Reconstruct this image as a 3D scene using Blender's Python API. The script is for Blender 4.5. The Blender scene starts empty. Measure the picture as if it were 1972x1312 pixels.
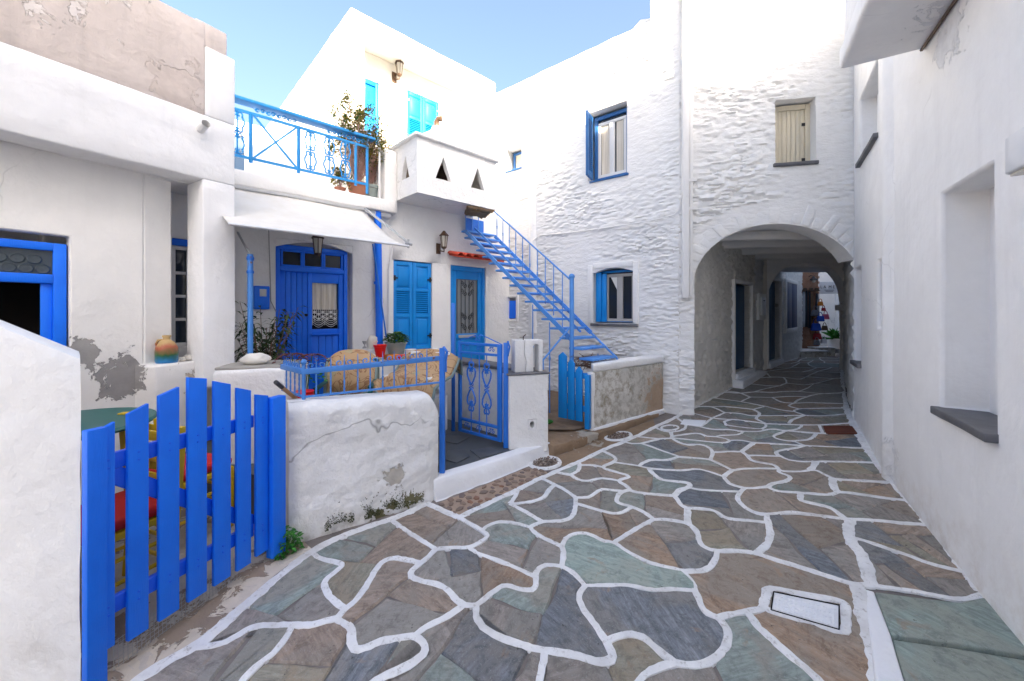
import bpy, bmesh, math, random
from mathutils import Vector, Matrix, noise
random.seed(7)
scene = bpy.context.scene
COL = scene.collection
R = math.radians
# ------------------------------------------------------------------ camera
FPX, CX, HY, EYE = 767.0, 986.0, 600.0, 1.6      # focal length, principal column and horizon row (photo pixels)
cam = bpy.data.cameras.new('camera'); camo = bpy.data.objects.new('camera', cam); COL.objects.link(camo)
camo.location = (0, 0, EYE); camo.rotation_euler = (R(90), 0, 0)
cam.sensor_width = 36; cam.lens = 36 * FPX / 1972; cam.shift_y = -56 / 1972
cam.clip_start = 0.05; cam.clip_end = 600
scene.camera = camo
# ------------------------------------------------------------------ light
SUN_ELEV, SUN_AZ = 32.0, 152.0        # azimuth of the sun seen from above, clockwise from +Y (180 = behind the camera)
w = bpy.data.worlds.new('World'); scene.world = w; w.use_nodes = True
nt = w.node_tree; sky = nt.nodes.new('ShaderNodeTexSky'); sky.sky_type = 'NISHITA'; sky.sun_disc = False
sky.sun_elevation = R(SUN_ELEV); sky.sun_rotation = R(SUN_AZ)
sky.air_density = 1.0; sky.dust_density = 7.5; sky.ozone_density = 2.0
bg = nt.nodes['Background']; bg.inputs['Strength'].default_value = 0.08
nt.links.new(sky.outputs[0], bg.inputs[0])
sl = bpy.data.lights.new('sun', 'SUN'); so = bpy.data.objects.new('sun', sl); COL.objects.link(so)
sl.energy = 3.8; sl.angle = R(0.6); sl.color = (1.0, 0.88, 0.70)
az = R(SUN_AZ); sd = Vector((math.sin(az) * math.cos(R(SUN_ELEV)), math.cos(az) * math.cos(R(SUN_ELEV)), math.sin(R(SUN_ELEV))))
so.rotation_euler = sd.to_track_quat('Z', 'Y').to_euler()
vs = scene.view_settings; vs.view_transform = 'Standard'; vs.look = 'None'; vs.exposure = 2.74; vs.gamma = 1.0; vs.use_curve_mapping = False
scene.render.engine = 'CYCLES'
scene.cycles.max_bounces = 5; scene.cycles.diffuse_bounces = 5; scene.cycles.glossy_bounces = 2

# ------------------------------------------------------------------ helpers
def S(r, g, b):
    f = lambda c: (c / 255 / 12.92) if c <= 10.3 else ((c / 255 + .055) / 1.055) ** 2.4
    return (f(r), f(g), f(b))
def V(*a): return Vector(a)
def lerp(a, b, t): return a + (b - a) * t
GZ = [(-9, -.75), (0, -.26), (1.6, -.10), (2.3, -.045), (3.3, 0), (4.2, .045), (5.7, .115), (6.5, .14), (7.7, .205), (8.4, .265), (10, .28), (11.5, .22), (13, .2), (60, .2)]
def gz(x, y):
    z = GZ[-1][1]
    if y <= GZ[0][0]: z = GZ[0][1]
    else:
        for (a, za), (b, zb) in zip(GZ, GZ[1:]):
            if a <= y < b: z = lerp(za, zb, (y - a) / (b - a)); break
    return z + .09 * math.exp(-((x - 4.7) ** 2 + (y - 5.3) ** 2) / 1.3)
def W(px, py, Y): return V((px - CX) / FPX * Y, Y, EYE + (HY - py) / FPX * Y)
def gp(px, py, dz=0):
    Y = 3.0
    for _ in range(25):
        z = gz((px - CX) / FPX * Y, Y) + dz
        Y = .5 * Y + .5 * (EYE - z) * FPX / max(py - HY, 1)
    return V((px - CX) / FPX * Y, Y, gz((px - CX) / FPX * Y, Y) + dz)
def topx(p): return ((p[0] / p[1]) * FPX + CX, HY - (p[2] - EYE) / p[1] * FPX)

class Fr:                                   # a vertical plane: a runs along it, z up, d out towards the viewer's side
    def __init__(s, O, u, flip=False):
        s.O = Vector((O[0], O[1])); s.u = Vector(u).normalized()
        s.n = Vector((s.u.y, -s.u.x))
        if flip: s.n = -s.n
    def P(s, a, z, d=0):
        q = s.O + s.u * a + s.n * d
        return V(q.x, q.y, z)
    def px(s, x, y, d=0):
        rx = (x - CX) / FPX
        Y = (s.O.dot(s.n) + d) / (rx * s.n.x + s.n.y)
        q = Vector((rx * Y, Y))
        return (q - s.O).dot(s.u), EYE + (HY - y) / FPX * Y
    def a(s, x, d=0): return s.px(x, HY, d)[0]
    def z(s, x, y, d=0): return s.px(x, y, d)[1]

class MB:
    def __init__(s): s.v = []; s.f = []
    def add(s, vs, fs):
        o = len(s.v); s.v += [tuple(p) for p in vs]; s.f += [tuple(o + i for i in f) for f in fs]; return s
    def hexa(s, p):
        return s.add(p, [(0, 1, 2, 3), (7, 6, 5, 4), (0, 4, 5, 1), (1, 5, 6, 2), (2, 6, 7, 3), (3, 7, 4, 0)])
    def box(s, x0, x1, y0, y1, z0, z1):
        return s.hexa([(x0, y0, z0), (x1, y0, z0), (x1, y1, z0), (x0, y1, z0), (x0, y0, z1), (x1, y0, z1), (x1, y1, z1), (x0, y1, z1)])
    def fb(s, fr, a0, a1, z0, z1, d0, d1):
        P = fr.P
        return s.hexa([P(a0, z0, d0), P(a1, z0, d0), P(a1, z0, d1), P(a0, z0, d1), P(a0, z1, d0), P(a1, z1, d0), P(a1, z1, d1), P(a0, z1, d1)])
    def prism(s, pts, vec):
        n = len(pts); vec = Vector(vec)
        q = [Vector(p) for p in pts]; q += [p + vec for p in q]
        return s.add(q, [tuple(range(n)), tuple(range(2 * n - 1, n - 1, -1))] + [(i, i + n, (i + 1) % n + n, (i + 1) % n) for i in range(n)])
    def tube(s, pts, r, n=6, cap=True, r1=None):
        pts = [Vector(p) for p in pts]; m = len(pts); o = len(s.v); up = None; T = []
        for i in range(m):
            t = (pts[min(i + 1, m - 1)] - pts[max(i - 1, 0)])
            t = t.normalized() if t.length > 1e-9 else V(0, 0, 1)
            if up is None:
                up = t.cross(V(0, 0, 1)) if abs(t.z) < .9 else t.cross(V(1, 0, 0))
            up = (up - t * up.dot(t)); up = up.normalized() if up.length > 1e-6 else t.orthogonal().normalized()
            b = t.cross(up); rr = r if r1 is None else lerp(r, r1, i / max(m - 1, 1))
            for k in range(n):
                an = 2 * math.pi * k / n
                s.v.append(tuple(pts[i] + up * (math.cos(an) * rr) + b * (math.sin(an) * rr)))
        for i in range(m - 1):
            for k in range(n):
                a = o + i * n + k; b2 = o + i * n + (k + 1) % n
                s.f.append((a, b2, b2 + n, a + n))
        if cap:
            s.f.append(tuple(o + k for k in range(n - 1, -1, -1))); s.f.append(tuple(o + (m - 1) * n + k for k in range(n)))
        return s
    def bar(s, p0, p1, w, h, up=(0, 0, 1)):
        p0, p1 = Vector(p0), Vector(p1); t = (p1 - p0).normalized(); up = Vector(up)
        if abs(t.dot(up)) > .95: up = V(0, 1, 0) if abs(t.y) < .9 else V(1, 0, 0)
        x = t.cross(up).normalized() * (w / 2); y = x.cross(t).normalized() * (h / 2)
        return s.hexa([p0 - x - y, p0 + x - y, p0 + x + y, p0 - x + y, p1 - x - y, p1 + x - y, p1 + x + y, p1 - x + y])
    def lathe(s, c, prof, n=16, ax=None):
        o = len(s.v); c = Vector(c)
        for r, z in prof:
            for k in range(n):
                an = 2 * math.pi * k / n
                s.v.append(tuple(c + V(math.cos(an) * r, math.sin(an) * r, z)))
        for i in range(len(prof) - 1):
            for k in range(n):
                a = o + i * n + k; b = o + i * n + (k + 1) % n
                s.f.append((a, b, b + n, a + n))
        s.f.append(tuple(o + k for k in range(n - 1, -1, -1))); s.f.append(tuple(o + (len(prof) - 1) * n + k for k in range(n)))
        return s
    def build(s, name, mat, parent=None, smooth=None, bevel=0, seg=2, label=None, kind=None, rough=0, rs=3.0, fix=True):
        me = bpy.data.meshes.new(name); me.from_pydata(s.v, [], s.f)
        if fix:
            bm = bmesh.new(); bm.from_mesh(me)
            if rough or bevel:
                if bevel: 
                    es = [e for e in bm.edges if len(e.link_faces) == 2 and e.calc_face_angle(0) > R(40)]
                    bmesh.ops.recalc_face_normals(bm, faces=bm.faces[:])
                    bmesh.ops.bevel(bm, geom=es, offset=bevel, segments=seg, profile=.5, affect='EDGES', clamp_overlap=True)
                if rough:
                    for _ in range(7):
                        le = [e for e in bm.edges if e.calc_length() > .16]
                        if not le or len(bm.verts) > 20000: break
                        bmesh.ops.subdivide_edges(bm, edges=le, cuts=1, use_grid_fill=True)
                    bmesh.ops.triangulate(bm, faces=[f for f in bm.faces if len(f.verts) > 4])
                    for vv in bm.verts:
                        vv.co += noise.noise_vector(vv.co * rs) * rough + noise.noise_vector(vv.co * rs * 3.1) * rough * .4
            bmesh.ops.recalc_face_normals(bm, faces=bm.faces[:])
            bm.to_mesh(me); bm.free()
        if smooth is None: smooth = bool(rough or bevel)
        if smooth:
            for p in me.polygons: p.use_smooth = True
            me.set_sharp_from_angle(angle=R(45 if not rough else 50))
        return mobj(name, me, mat, parent, label, kind)

def mobj(name, me, mat, parent=None, label=None, kind=None):
    o = bpy.data.objects.new(name, me); COL.objects.link(o)
    if mat and not me.materials: me.materials.append(M[mat] if isinstance(mat, str) else mat)
    if parent: par(o, parent)
    if label: o['label'] = label
    if kind: o['kind'] = kind
    return o
def wloc(o):
    t = Matrix.Identity(4)
    while o is not None:
        t = Matrix.Translation(o.location) @ t if o.parent is None else o.matrix_parent_inverse @ Matrix.Translation(o.location) @ t
        o = o.parent
    return t
def par(o, p):
    o.parent = p
    o.matrix_parent_inverse = wloc(p).inverted()
def thing(name, label, cat, loc=(0, 0, 0), group=None):
    o = bpy.data.objects.new(name, None); COL.objects.link(o); o.location = loc; o.empty_display_size = .1
    o['label'] = label; o['category'] = cat
    if group: o['group'] = group
    return o
def tag(o, label, cat, group=None):
    o['label'] = label; o['category'] = cat
    if group: o['group'] = group
    return o
def struct(o): o['kind'] = 'structure'; return o

# ------------------------------------------------------------------ materials
M = {}
class N:
    def __init__(s, name):
        s.m = bpy.data.materials.new(name); s.m.use_nodes = True; s.t = s.m.node_tree
        s.b = s.t.nodes['Principled BSDF']; M[name] = s.m
        s.co = s.t.nodes.new('ShaderNodeTexCoord').outputs['Object']
    def n(s, typ, **kw):
        x = s.t.nodes.new('ShaderNode' + typ)
        for k, v in kw.items():
            if hasattr(x, k) and not k[0].isupper(): setattr(x, k, v)
        return x
    def link(s, a, b): s.t.links.new(a, b)
    def map(s, scale=(1, 1, 1), rot=(0, 0, 0), loc=(0, 0, 0), src=None):
        x = s.n('Mapping'); s.link(src or s.co, x.inputs[0]); x.inputs['Scale'].default_value = scale; x.inputs['Rotation'].default_value = rot; x.inputs['Location'].default_value = loc
        return x.outputs[0]
    def noise(s, scale, detail=4, rough=.55, src=None, dist=0):
        x = s.n('TexNoise'); s.link(src or s.co, x.inputs['Vector']); x.inputs['Scale'].default_value = scale; x.inputs['Detail'].default_value = detail; x.inputs['Roughness'].default_value = rough; x.inputs['Distortion'].default_value = dist
        return x.outputs['Fac']
    def vor(s, scale, src=None, feature='F1', out='Distance'):
        x = s.n('TexVoronoi'); x.feature = feature; s.link(src or s.co, x.inputs['Vector']); x.inputs['Scale'].default_value = scale
        return x.outputs[out]
    def ramp(s, fac, pts):
        x = s.n('ValToRGB'); s.link(fac, x.inputs[0]); e = x.color_ramp.elements
        while len(e) < len(pts): e.new(.5)
        for k, (p, c) in zip(e, pts):
            k.position = p; k.color = (*c, 1) if isinstance(c, (tuple, list)) else (c, c, c, 1)
        return x.outputs[0]
    def mix(s, fac, a, b, typ='MIX'):
        x = s.n('Mix'); x.data_type = 'RGBA'; x.blend_type = typ
        for i, v in ((0, fac), (6, a), (7, b)):
            if hasattr(v, 'is_linked'): s.link(v, x.inputs[i])
            else: x.inputs[i].default_value = v if i == 0 else ((*v, 1) if isinstance(v, (tuple, list)) else (v, v, v, 1))
        return x.outputs[2]
    def math(s, op, a, b=0.0, clamp=False):
        x = s.n('Math'); x.operation = op; x.use_clamp = clamp
        for i, v in ((0, a), (1, b)):
            if hasattr(v, 'is_linked'): s.link(v, x.inputs[i])
            else: x.inputs[i].default_value = v
        return x.outputs[0]
    def sphere(s, c, r):
        g = s.n('VectorMath'); g.operation = 'DISTANCE'; s.link(s.n('NewGeometry').outputs['Position'], g.inputs[0]); g.inputs[1].default_value = c
        return s.math('SUBTRACT', 1.0, s.math('DIVIDE', g.outputs['Value'], r))
    def bump(s, h, strength=.5, dist=.01, prev=None):
        x = s.n('Bump'); s.link(h, x.inputs['Height']); x.inputs['Strength'].default_value = strength; x.inputs['Distance'].default_value = dist
        if prev: s.link(prev, x.inputs['Normal'])
        return x.outputs[0]
    def out(s, col, rough=.8, normal=None, spec=.3, metal=0):
        if hasattr(col, 'is_linked'): s.link(col, s.b.inputs['Base Color'])
        else: s.b.inputs['Base Color'].default_value = (*col, 1)
        if hasattr(rough, 'is_linked'): s.link(rough, s.b.inputs['Roughness'])
        else: s.b.inputs['Roughness'].default_value = rough
        s.b.inputs['Specular IOR Level'].default_value = spec; s.b.inputs['Metallic'].default_value = metal
        if normal: s.link(normal, s.b.inputs['Normal'])
        return s.m
def mul(c, k): return tuple(min(1, x * k) for x in c)

def plaster(name, c, var=.06, b1=.5, b2=.4, patches=(), cracks=.35, streak=0.0, dirt=None, coarse=26):
    k = N(name)
    col = k.ramp(k.noise(1.3, 3, .6), [(.3, mul(c, 1 - var)), (.7, mul(c, 1 + var))])
    fine = k.noise(9, 3, .65)
    col = k.mix(k.ramp(fine, [(.3, 0.0), (.75, .55)]), col, mul(c, 1 - 1.2 * var))
    if streak:
        st = k.noise(3.0, 4, .6, k.map((3.5, 3.5, .22)))
        col = k.mix(k.ramp(st, [(.55, 0.0), (.8, streak)]), col, mul(c, .72))
    if cracks:
        wv = k.n('VectorMath'); wv.operation = 'ADD'; k.link(k.co, wv.inputs[0])
        nn = k.n('TexNoise'); k.link(k.co, nn.inputs['Vector']); nn.inputs['Scale'].default_value = 2.2; nn.inputs['Detail'].default_value = 3
        sc = k.n('VectorMath'); sc.operation = 'SCALE'; k.link(nn.outputs['Color'], sc.inputs[0]); sc.inputs['Scale'].default_value = .55; k.link(sc.outputs[0], wv.inputs[1])
        cr = k.ramp(k.vor(.9, wv.outputs[0], 'DISTANCE_TO_EDGE'), [(0.0, 1.0), (.0065, 0.0)])
        cm = k.math('MULTIPLY', cr, k.ramp(k.noise(.9, 3), [(.54, 0.0), (.62, cracks)]))
        col = k.mix(cm, col, mul(c, .35))
    if dirt:                                    # splash grime along a foot: (height, width, colour)
        z0, zw, dc = dirt
        sep = k.n('SeparateXYZ'); k.link(k.co, sep.inputs[0])
        m = k.math('SUBTRACT', 1.0, k.math('DIVIDE', k.math('SUBTRACT', sep.outputs[2], z0), zw), True)
        m = k.math('MULTIPLY', m, k.ramp(k.noise(7, 6, .7), [(.42, 0.0), (.7, 1.0)]))
        col = k.mix(k.math('MULTIPLY', m, .8), col, dc)
    pm = None
    for (pc, pr, pcol, thr) in patches:
        f = k.math('ADD', k.sphere(pc, pr), k.math('MULTIPLY', k.math('SUBTRACT', k.noise(6, 5, .68, dist=.6), .5), 2.3))
        f = k.ramp(f, [(thr, 0.0), (thr + .035, 1.0)])
        pc2 = k.mix(k.noise(14, 5), mul(pcol, .8), mul(pcol, 1.2))
        col = k.mix(f, col, pc2)
        pm = f if pm is None else k.math('MAXIMUM', pm, f)
    nb = k.bump(k.noise(coarse, 4, .62), b1, .012)
    if pm is not None: nb = k.bump(k.math('SUBTRACT', 1.0, pm), .9, .012, nb)
    if b2 >= .4: nb = k.bump(k.noise(5.0, 2, .5), min(1, b2), .04, nb)
    k.out(col, .86, nb, .25)

def paint(name, c, rough=.42, var=.07, chips=None, chipc=(.12, .05, .03), bump=.12, spec=.45, grain=None):
    k = N(name)
    col = k.ramp(k.noise(2.5, 5, .6), [(.3, mul(c, 1 - var)), (.7, mul(c, 1 + var))])
    if chips:
        col = k.mix(k.ramp(k.noise(chips[0], 7, .7), [(chips[1], 0.0), (chips[1] + .03, 1.0)]), col, chipc)
    h = k.noise(30, 4, .6, k.map(grain) if grain else None)
    k.out(col, rough, k.bump(h, bump, .006), spec)

def simple(name, c, rough=.6, spec=.3, var=.08, scale=8, bump=.2, bs=40, metal=0):
    k = N(name)
    col = k.ramp(k.noise(scale, 5, .6), [(.3, mul(c, 1 - var)), (.7, mul(c, 1 + var))])
    k.out(col, rough, k.bump(k.noise(bs, 4, .6), bump, .006), spec, metal)

def stone(name, cols, rough=.62):
    k = N(name)
    oi = k.n('ObjectInfo'); rnd = oi.outputs['Random']
    off = k.n('CombineXYZ'); k.link(k.math('MULTIPLY', rnd, 37.0), off.inputs[0]); k.link(k.math('MULTIPLY', rnd, 91.0), off.inputs[1])
    ad = k.n('VectorMath'); ad.operation = 'ADD'; k.link(k.co, ad.inputs[0]); k.link(off.outputs[0], ad.inputs[1])
    rot = k.n('VectorRotate'); rot.rotation_type = 'Z_AXIS'; k.link(ad.outputs[0], rot.inputs['Vector']); k.link(k.math('MULTIPLY', rnd, 9.0), rot.inputs['Angle'])
    src = rot.outputs[0]
    st = k.noise(7, 7, .68, k.map((1, 6, 1), src=src), .4)
    big = k.noise(2.3, 5, .6, src, .8)
    col = k.ramp(st, [(.22, mul(cols[0], .8)), (.5, cols[1]), (.78, mul(cols[2], 1.12))])
    col = k.mix(k.ramp(big, [(.44, 0.0), (.56, .75)]), col, cols[3])
    col = k.mix(k.ramp(k.noise(16, 5, .75, src, .6), [(.35, .55), (.52, 0.0)]), col, mul(cols[0], .62))     # weathered mottling
    col = k.mix(k.ramp(k.noise(5.5, 4, .65, k.map((1, 1, 1), loc=(7, 3, 0), src=src), 1.0), [(.62, 0.0), (.72, .55)]), col, (.27, .175, .11))   # iron stain
    hsv = k.n('HueSaturation'); k.link(col, hsv.inputs['Color']); k.link(k.math('ADD', k.math('MULTIPLY', rnd, .35), 1.0), hsv.inputs['Value']); hsv.inputs['Saturation'].default_value = 1.0
    col = hsv.outputs[0]
    col = k.mix(k.ramp(k.noise(4.5, 5, .7, src, 1.2), [(.60, 0.0), (.68, .6)]), col, mul(cols[0], .75))
    col = k.mix(k.ramp(k.noise(130, 3, .7, src), [(.58, 0.0), (.72, .55)]), col, (.42, .44, .46))      # pale mica flecks
    col = k.mix(k.ramp(k.noise(28, 4, .7, src), [(.66, 0.0), (.70, .8)]), col, (.05, .048, .045))    # dark pits
    b = k.bump(st, .55, .012); b = k.bump(k.noise(60, 5, .7, src), .5, .004, b)
    k.out(col, k.ramp(big, [(.3, rough - .14), (.7, rough + .15)]), b, .4)

WH = (.84, .832, .815)
plaster('plaster', WH, .05)
plaster('plaster_smooth', (.835, .835, .84), .05, .3, .45, streak=.2, cracks=.2, coarse=30, patches=[((2.95, 2.6, 3.5), .55, (.70, .71, .74), .66), ((3.5, 3.7, .25), .5, (.74, .735, .73), .62)], dirt=(-.02, .4, (.60, .55, .50)))
plaster('plaster_rough', WH, .06, .8, .5)
k = N('limewash_stone')
c_ = k.ramp(k.noise(2.0, 4, .6), [(.3, (.78, .77, .75)), (.7, (.87, .86, .84))])
c_ = k.mix(k.ramp(k.noise(24, 4, .7), [(.62, 0.0), (.75, .5)]), c_, (.62, .60, .56))
nb = k.bump(k.noise(9, 4, .62, k.map((.8, .8, 2.2)), .5), .4, .03); nb = k.bump(k.noise(34, 4, .65, k.map((1, 1, 1.8))), .5, .010, nb)
k.out(c_, .88, nb, .2)
plaster('roughcast', (.72, .69, .63), .13, .9, .5, cracks=0, coarse=18)
plaster('roughcast_white', (.76, .76, .75), .10, .9, .5, cracks=0, coarse=18)
plaster('warm_plaster', (.84, .80, .71), .05, .45, .3, cracks=.2)
plaster('tan_render', (.65, .57, .525), .14, .6, .5, streak=.6, cracks=.8, patches=[((-3.3, 2.8, 4.2), .8, (.72, .66, .62), .6), ((-2.9, 3.5, 3.5), .6, (.58, .50, .455), .66)])
k = N('old_wall')                                   # several coats of limewash worn through to render and stone
h1 = k.noise(8, 6, .74, dist=.25); h2 = k.noise(2.2, 4, .6, k.map(loc=(5, 2, 1)), .3)
c_ = k.ramp(h1, [(.36, (.33, .29, .22)), (.44, (.47, .43, .36)), (.50, (.56, .53, .47)), (.54, (.70, .68, .63))])
c_ = k.mix(k.ramp(h2, [(.46, 0.0), (.52, .85)]), c_, k.ramp(h1, [(.40, (.40, .38, .33)), (.55, (.60, .58, .53))]))
c_ = k.mix(k.ramp(k.math('ADD', k.sphere((2.1, 5.8, .3), .75), k.math('MULTIPLY', k.math('SUBTRACT', h1, .5), 2.0)), [(.35, 0.0), (.55, .8)]), c_, (.38, .25, .15))
c_ = k.mix(k.ramp(k.noise(40, 4, .7), [(.60, 0.0), (.70, .6)]), c_, (.22, .20, .16))
k.out(c_, .9, k.bump(k.noise(25, 4, .65), .6, .01, k.bump(h1, .8, .02)), .2)
plaster('low_wall', (.84, .84, .835), .07, .9, .8, patches=[((-1.0, 3.1, .02), .36, (.16, .15, .08), .72), ((-.8, 3.25, .10), .26, (.17, .16, .09), .72), ((-.95, 3.15, .3), .3, (.5, .47, .42), .75)], cracks=.9, dirt=(-.02, .22, (.36, .33, .27)))
plaster('near_wall', (.80, .81, .825), .07, .5, .7, cracks=.6, streak=.3, dirt=(-.1, .5, (.62, .60, .58)))
plaster('porch_wall', (.83, .815, .79), .05, .4, .4, streak=.12, patches=[((-3.31, 3.34, 1.08), .42, (.30, .29, .285), .66), ((-3.42, 3.15, 1.25), .3, (.34, .33, .32), .7), ((-3.08, 3.75, 1.02), .36, (.48, .43, .38), .66), ((-2.95, 4.0, .8), .4, (.5, .46, .41), .6)])
plaster('kerb_white', (.84, .85, .87), .04, .7, .6, cracks=.3)
plaster('earth_step', (.27, .19, .125), .22, .9, .8, cracks=0, patches=[((.9, 4.6, .2), .5, (.4, .36, .3), .7)])
plaster('yard', (.34, .27, .215), .18, .7, .5, cracks=.5, patches=[((-1.35, 2.35, 0), .6, (.66, .59, .50), .40), ((-1.55, 1.8, 0), .55, (.62, .55, .46), .45), ((-2.2, 2.6, 0), .9, (.55, .5, .45), .35)])
simple('mortar', (.215, .19, .175), .85, .2, .22, 6, .8, 60)
simple('slate_floor', (.085, .095, .105), .5, .4, .2, 3, .3, 25)
simple('slate_sill', (.13, .13, .14), .6, .35, .2, 6, .4, 30)
k = N('joint_paint')
c_ = k.ramp(k.noise(5, 6, .65), [(.3, (.66, .66, .66)), (.6, (.83, .83, .83))])
c_ = k.mix(k.ramp(k.noise(30, 5, .75), [(.56, 0.0), (.70, .8)]), c_, (.33, .30, .27))
c_ = k.mix(k.ramp(k.noise(3.1, 4, .7), [(.54, 0.0), (.72, .5)]), c_, (.45, .42, .39))
k.out(c_, .75, k.bump(k.noise(30, 5, .7), .8, .008), .3)
stone('stone_grey', [(.155, .135, .12), (.245, .215, .19), (.32, .285, .255), (.22, .215, .195)])
stone('stone_brown', [(.17, .13, .10), (.27, .21, .165), (.345, .28, .225), (.23, .205, .175)])
stone('stone_teal', [(.14, .165, .15), (.215, .255, .235), (.30, .34, .315), (.25, .225, .19)])
stone('stone_slate', [(.075, .085, .095), (.14, .155, .175), (.23, .25, .275), (.19, .18, .165)])
stone('stone_olive', [(.155, .145, .11), (.24, .225, .175), (.315, .30, .24), (.26, .21, .15)])
stone('stone_rust', [(.20, .13, .085), (.28, .195, .135), (.34, .27, .205), (.22, .20, .17)])
stone('stone_green', [(.17, .22, .20), (.245, .31, .28), (.34, .41, .375), (.29, .31, .265)])
paint('blue', (.002, .17, .97), .45, .12, (16, .70), (.10, .22, .62), bump=.35, spec=.45, grain=(8, 8, .6))
paint('blue_deep', (.003, .12, .88), .35, .06, grain=(8, 8, .6))
paint('blue_light', (.002, .24, .68), .42, .08, grain=(8, 8, .6))
paint('blue_iron', (.02, .17, .66), .4, .1, (11, .66), (.16, .09, .06))
paint('blue_pale_iron', (.07, .25, .66), .45, .1, (9, .61), (.2, .11, .07))
paint('blue_sky_iron', (.015, .26, .62), .4, .1, (12, .70), (.2, .1, .05))
paint('blue_stair', (.09, .30, .74), .45, .12, (14, .62), (.12, .09, .08))
paint('blue_window', (.02, .12, .34), .45)
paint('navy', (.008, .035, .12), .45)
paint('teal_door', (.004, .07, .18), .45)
paint('white_paint', (.78, .77, .75), .4, .04)
paint('cream_wood', (.62, .56, .43), .5, .08, grain=(10, 10, .5))
paint('grey_wood', (.42, .40, .38), .5, .08)
paint('white_metal', (.74, .75, .77), .3, .04)
paint('brown_metal', (.10, .055, .03), .4, .2)
paint('black_iron', (.015, .015, .017), .4)
paint('yellow', (.75, .48, .01), .4, .05)
paint('red_cloth', (.62, .015, .012), .7)
paint('red_plastic', (.75, .012, .01), .3)
paint('green_plastic', (.003, .075, .075), .35)
paint('green_table', (.01, .14, .12), .4)
paint('grey_plastic', (.27, .33, .32), .4)
paint('orange_plastic', (.7, .22, .02), .4)
paint('terracotta', (.42, .17, .10), .7)
paint('red_tile', (.55, .06, .025), .6, .2)
paint('broom_wood', (.52, .27, .11), .5)
paint('rust', (.11, .03, .015), .7, .3)
paint('white_rock', (.72, .69, .63), .7, .12)
paint('grey_rock', (.36, .34, .30), .7, .12)
paint('driftwood', (.20, .13, .075), .8, .3, bump=.9, grain=(4, 4, 20))
paint('wire', (.45, .44, .42), .5)
paint('cable', (.40, .39, .38), .6)
paint('steel', (.42, .43, .44), .35)
paint('dark_wood', (.07, .04, .025), .6, .2)
paint('glass_lamp', (.55, .52, .45), .25)
paint('lace', (.74, .74, .70), .8)
paint('brown_cloth', (.07, .045, .03), .9)
k = N('awning_cloth'); k.out(k.ramp(k.noise(2.5, 5, .6, k.map((3, 3, .5))), [(.35, (.82, .80, .75)), (.65, (.88, .87, .84))]), .8, k.bump(k.noise(3.5, 3, .5, k.map((2.5, 2.5, .6))), .3, .02), .2)
tb = k.n('BsdfTranslucent'); tb.inputs[0].default_value = (.85, .82, .76, 1); ms_ = k.n('MixShader'); ms_.inputs[0].default_value = .25
k.link(k.b.outputs[0], ms_.inputs[1]); k.link(tb.outputs[0], ms_.inputs[2]); k.link(ms_.outputs[0], [n_ for n_ in k.t.nodes if n_.type == 'OUTPUT_MATERIAL'][0].inputs[0])
for nm, cc in (('bag_blue', (.01, .07, .45)), ('bag_red', (.3, .02, .03)), ('bag_pink', (.5, .12, .22)), ('bag_orange', (.6, .22, .03)), ('bag_grey', (.16, .17, .2)), ('scarf_dark', (.03, .035, .05)), ('scarf_pale', (.5, .53, .58))): paint(nm, cc, .8)
for nm, cc in (('leaf', (.045, .11, .02)), ('leaf_bright', (.03, .15, .02)), ('leaf_dark', (.03, .055, .015)), ('moss_dark', (.045, .05, .018)), ('leaf_yellow', (.21, .17, .02)), ('leaf_red', (.10, .035, .03)), ('twig', (.20, .12, .09)), ('twig_pink', (.33, .19, .16))):
    simple(nm, mul(cc, 1.3), .55, .35, .35, 20, .1)
k = N('glass'); k.out((.02, .024, .03), .06, None, .6)
k = N('glass_grey'); k.out((.22, .24, .25), .1, None, .6)
k = N('glass_blue'); k.out((.10, .16, .25), .08, None, .6)
k = N('bottle_glass'); k.out((.05, .065, .075), .12, None, .6)
k = N('dark_inside'); k.out((.012, .01, .009), .9, None, .1)
k = N('curtain'); cu = k.noise(16, 3, .5, k.map((3, 3, .12)))
k.out(k.ramp(cu, [(.35, (.62, .56, .46)), (.65, (.78, .73, .63))]), .9, k.bump(cu, .4, .015), .1)
k = N('tapestry')                                   # printed oilcloth
c_ = k.mix(k.noise(3, 2), (.52, .35, .19), (.42, .27, .14))
c_ = k.mix(k.ramp(k.noise(4.2, 2, .5, dist=2.6), [(.47, 0.0), (.49, .8), (.515, .8), (.535, 0.0)]), c_, (.20, .09, .045))
c_ = k.mix(k.ramp(k.noise(5, 2, .5, k.map(loc=(4, 2, 1)), 1.4), [(.60, 0.0), (.64, .75)]), c_, (.33, .17, .08))
c_ = k.mix(k.ramp(k.noise(5, 2, .5, k.map(loc=(3, 1, 2))), [(.62, 0.0), (.66, .6)]), c_, (.36, .36, .22))
k.out(c_, .55, k.bump(k.noise(3, 3), .5, .03), .3)
simple('cloth_back', (.20, .26, .25), .7)
k = N('painted_jug'); sep = k.n('SeparateXYZ'); k.link(k.co, sep.inputs[0])
zj = k.math('ADD', sep.outputs[2], k.math('MULTIPLY', k.math('SUBTRACT', k.noise(14, 4), .5), .10))
k.out(k.ramp(k.math('MULTIPLY', k.math('SUBTRACT', zj, 1.22), 3.0), [(.05, (.02, .18, .42)), (.22, (.03, .13, .04)), (.42, (.42, .10, .05)), (.55, (.50, .33, .14)), (.8, (.55, .40, .20))]), .4, None, .4)
k = N('old_brick'); br = k.vor(9, k.map((1, 1, 2.2)), 'F1', 'Color')
k.out(k.mix(k.noise(7, 5), (.30, .12, .07), (.42, .30, .22)), .9, k.bump(k.noise(18, 5), .9, .02), .2)
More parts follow.
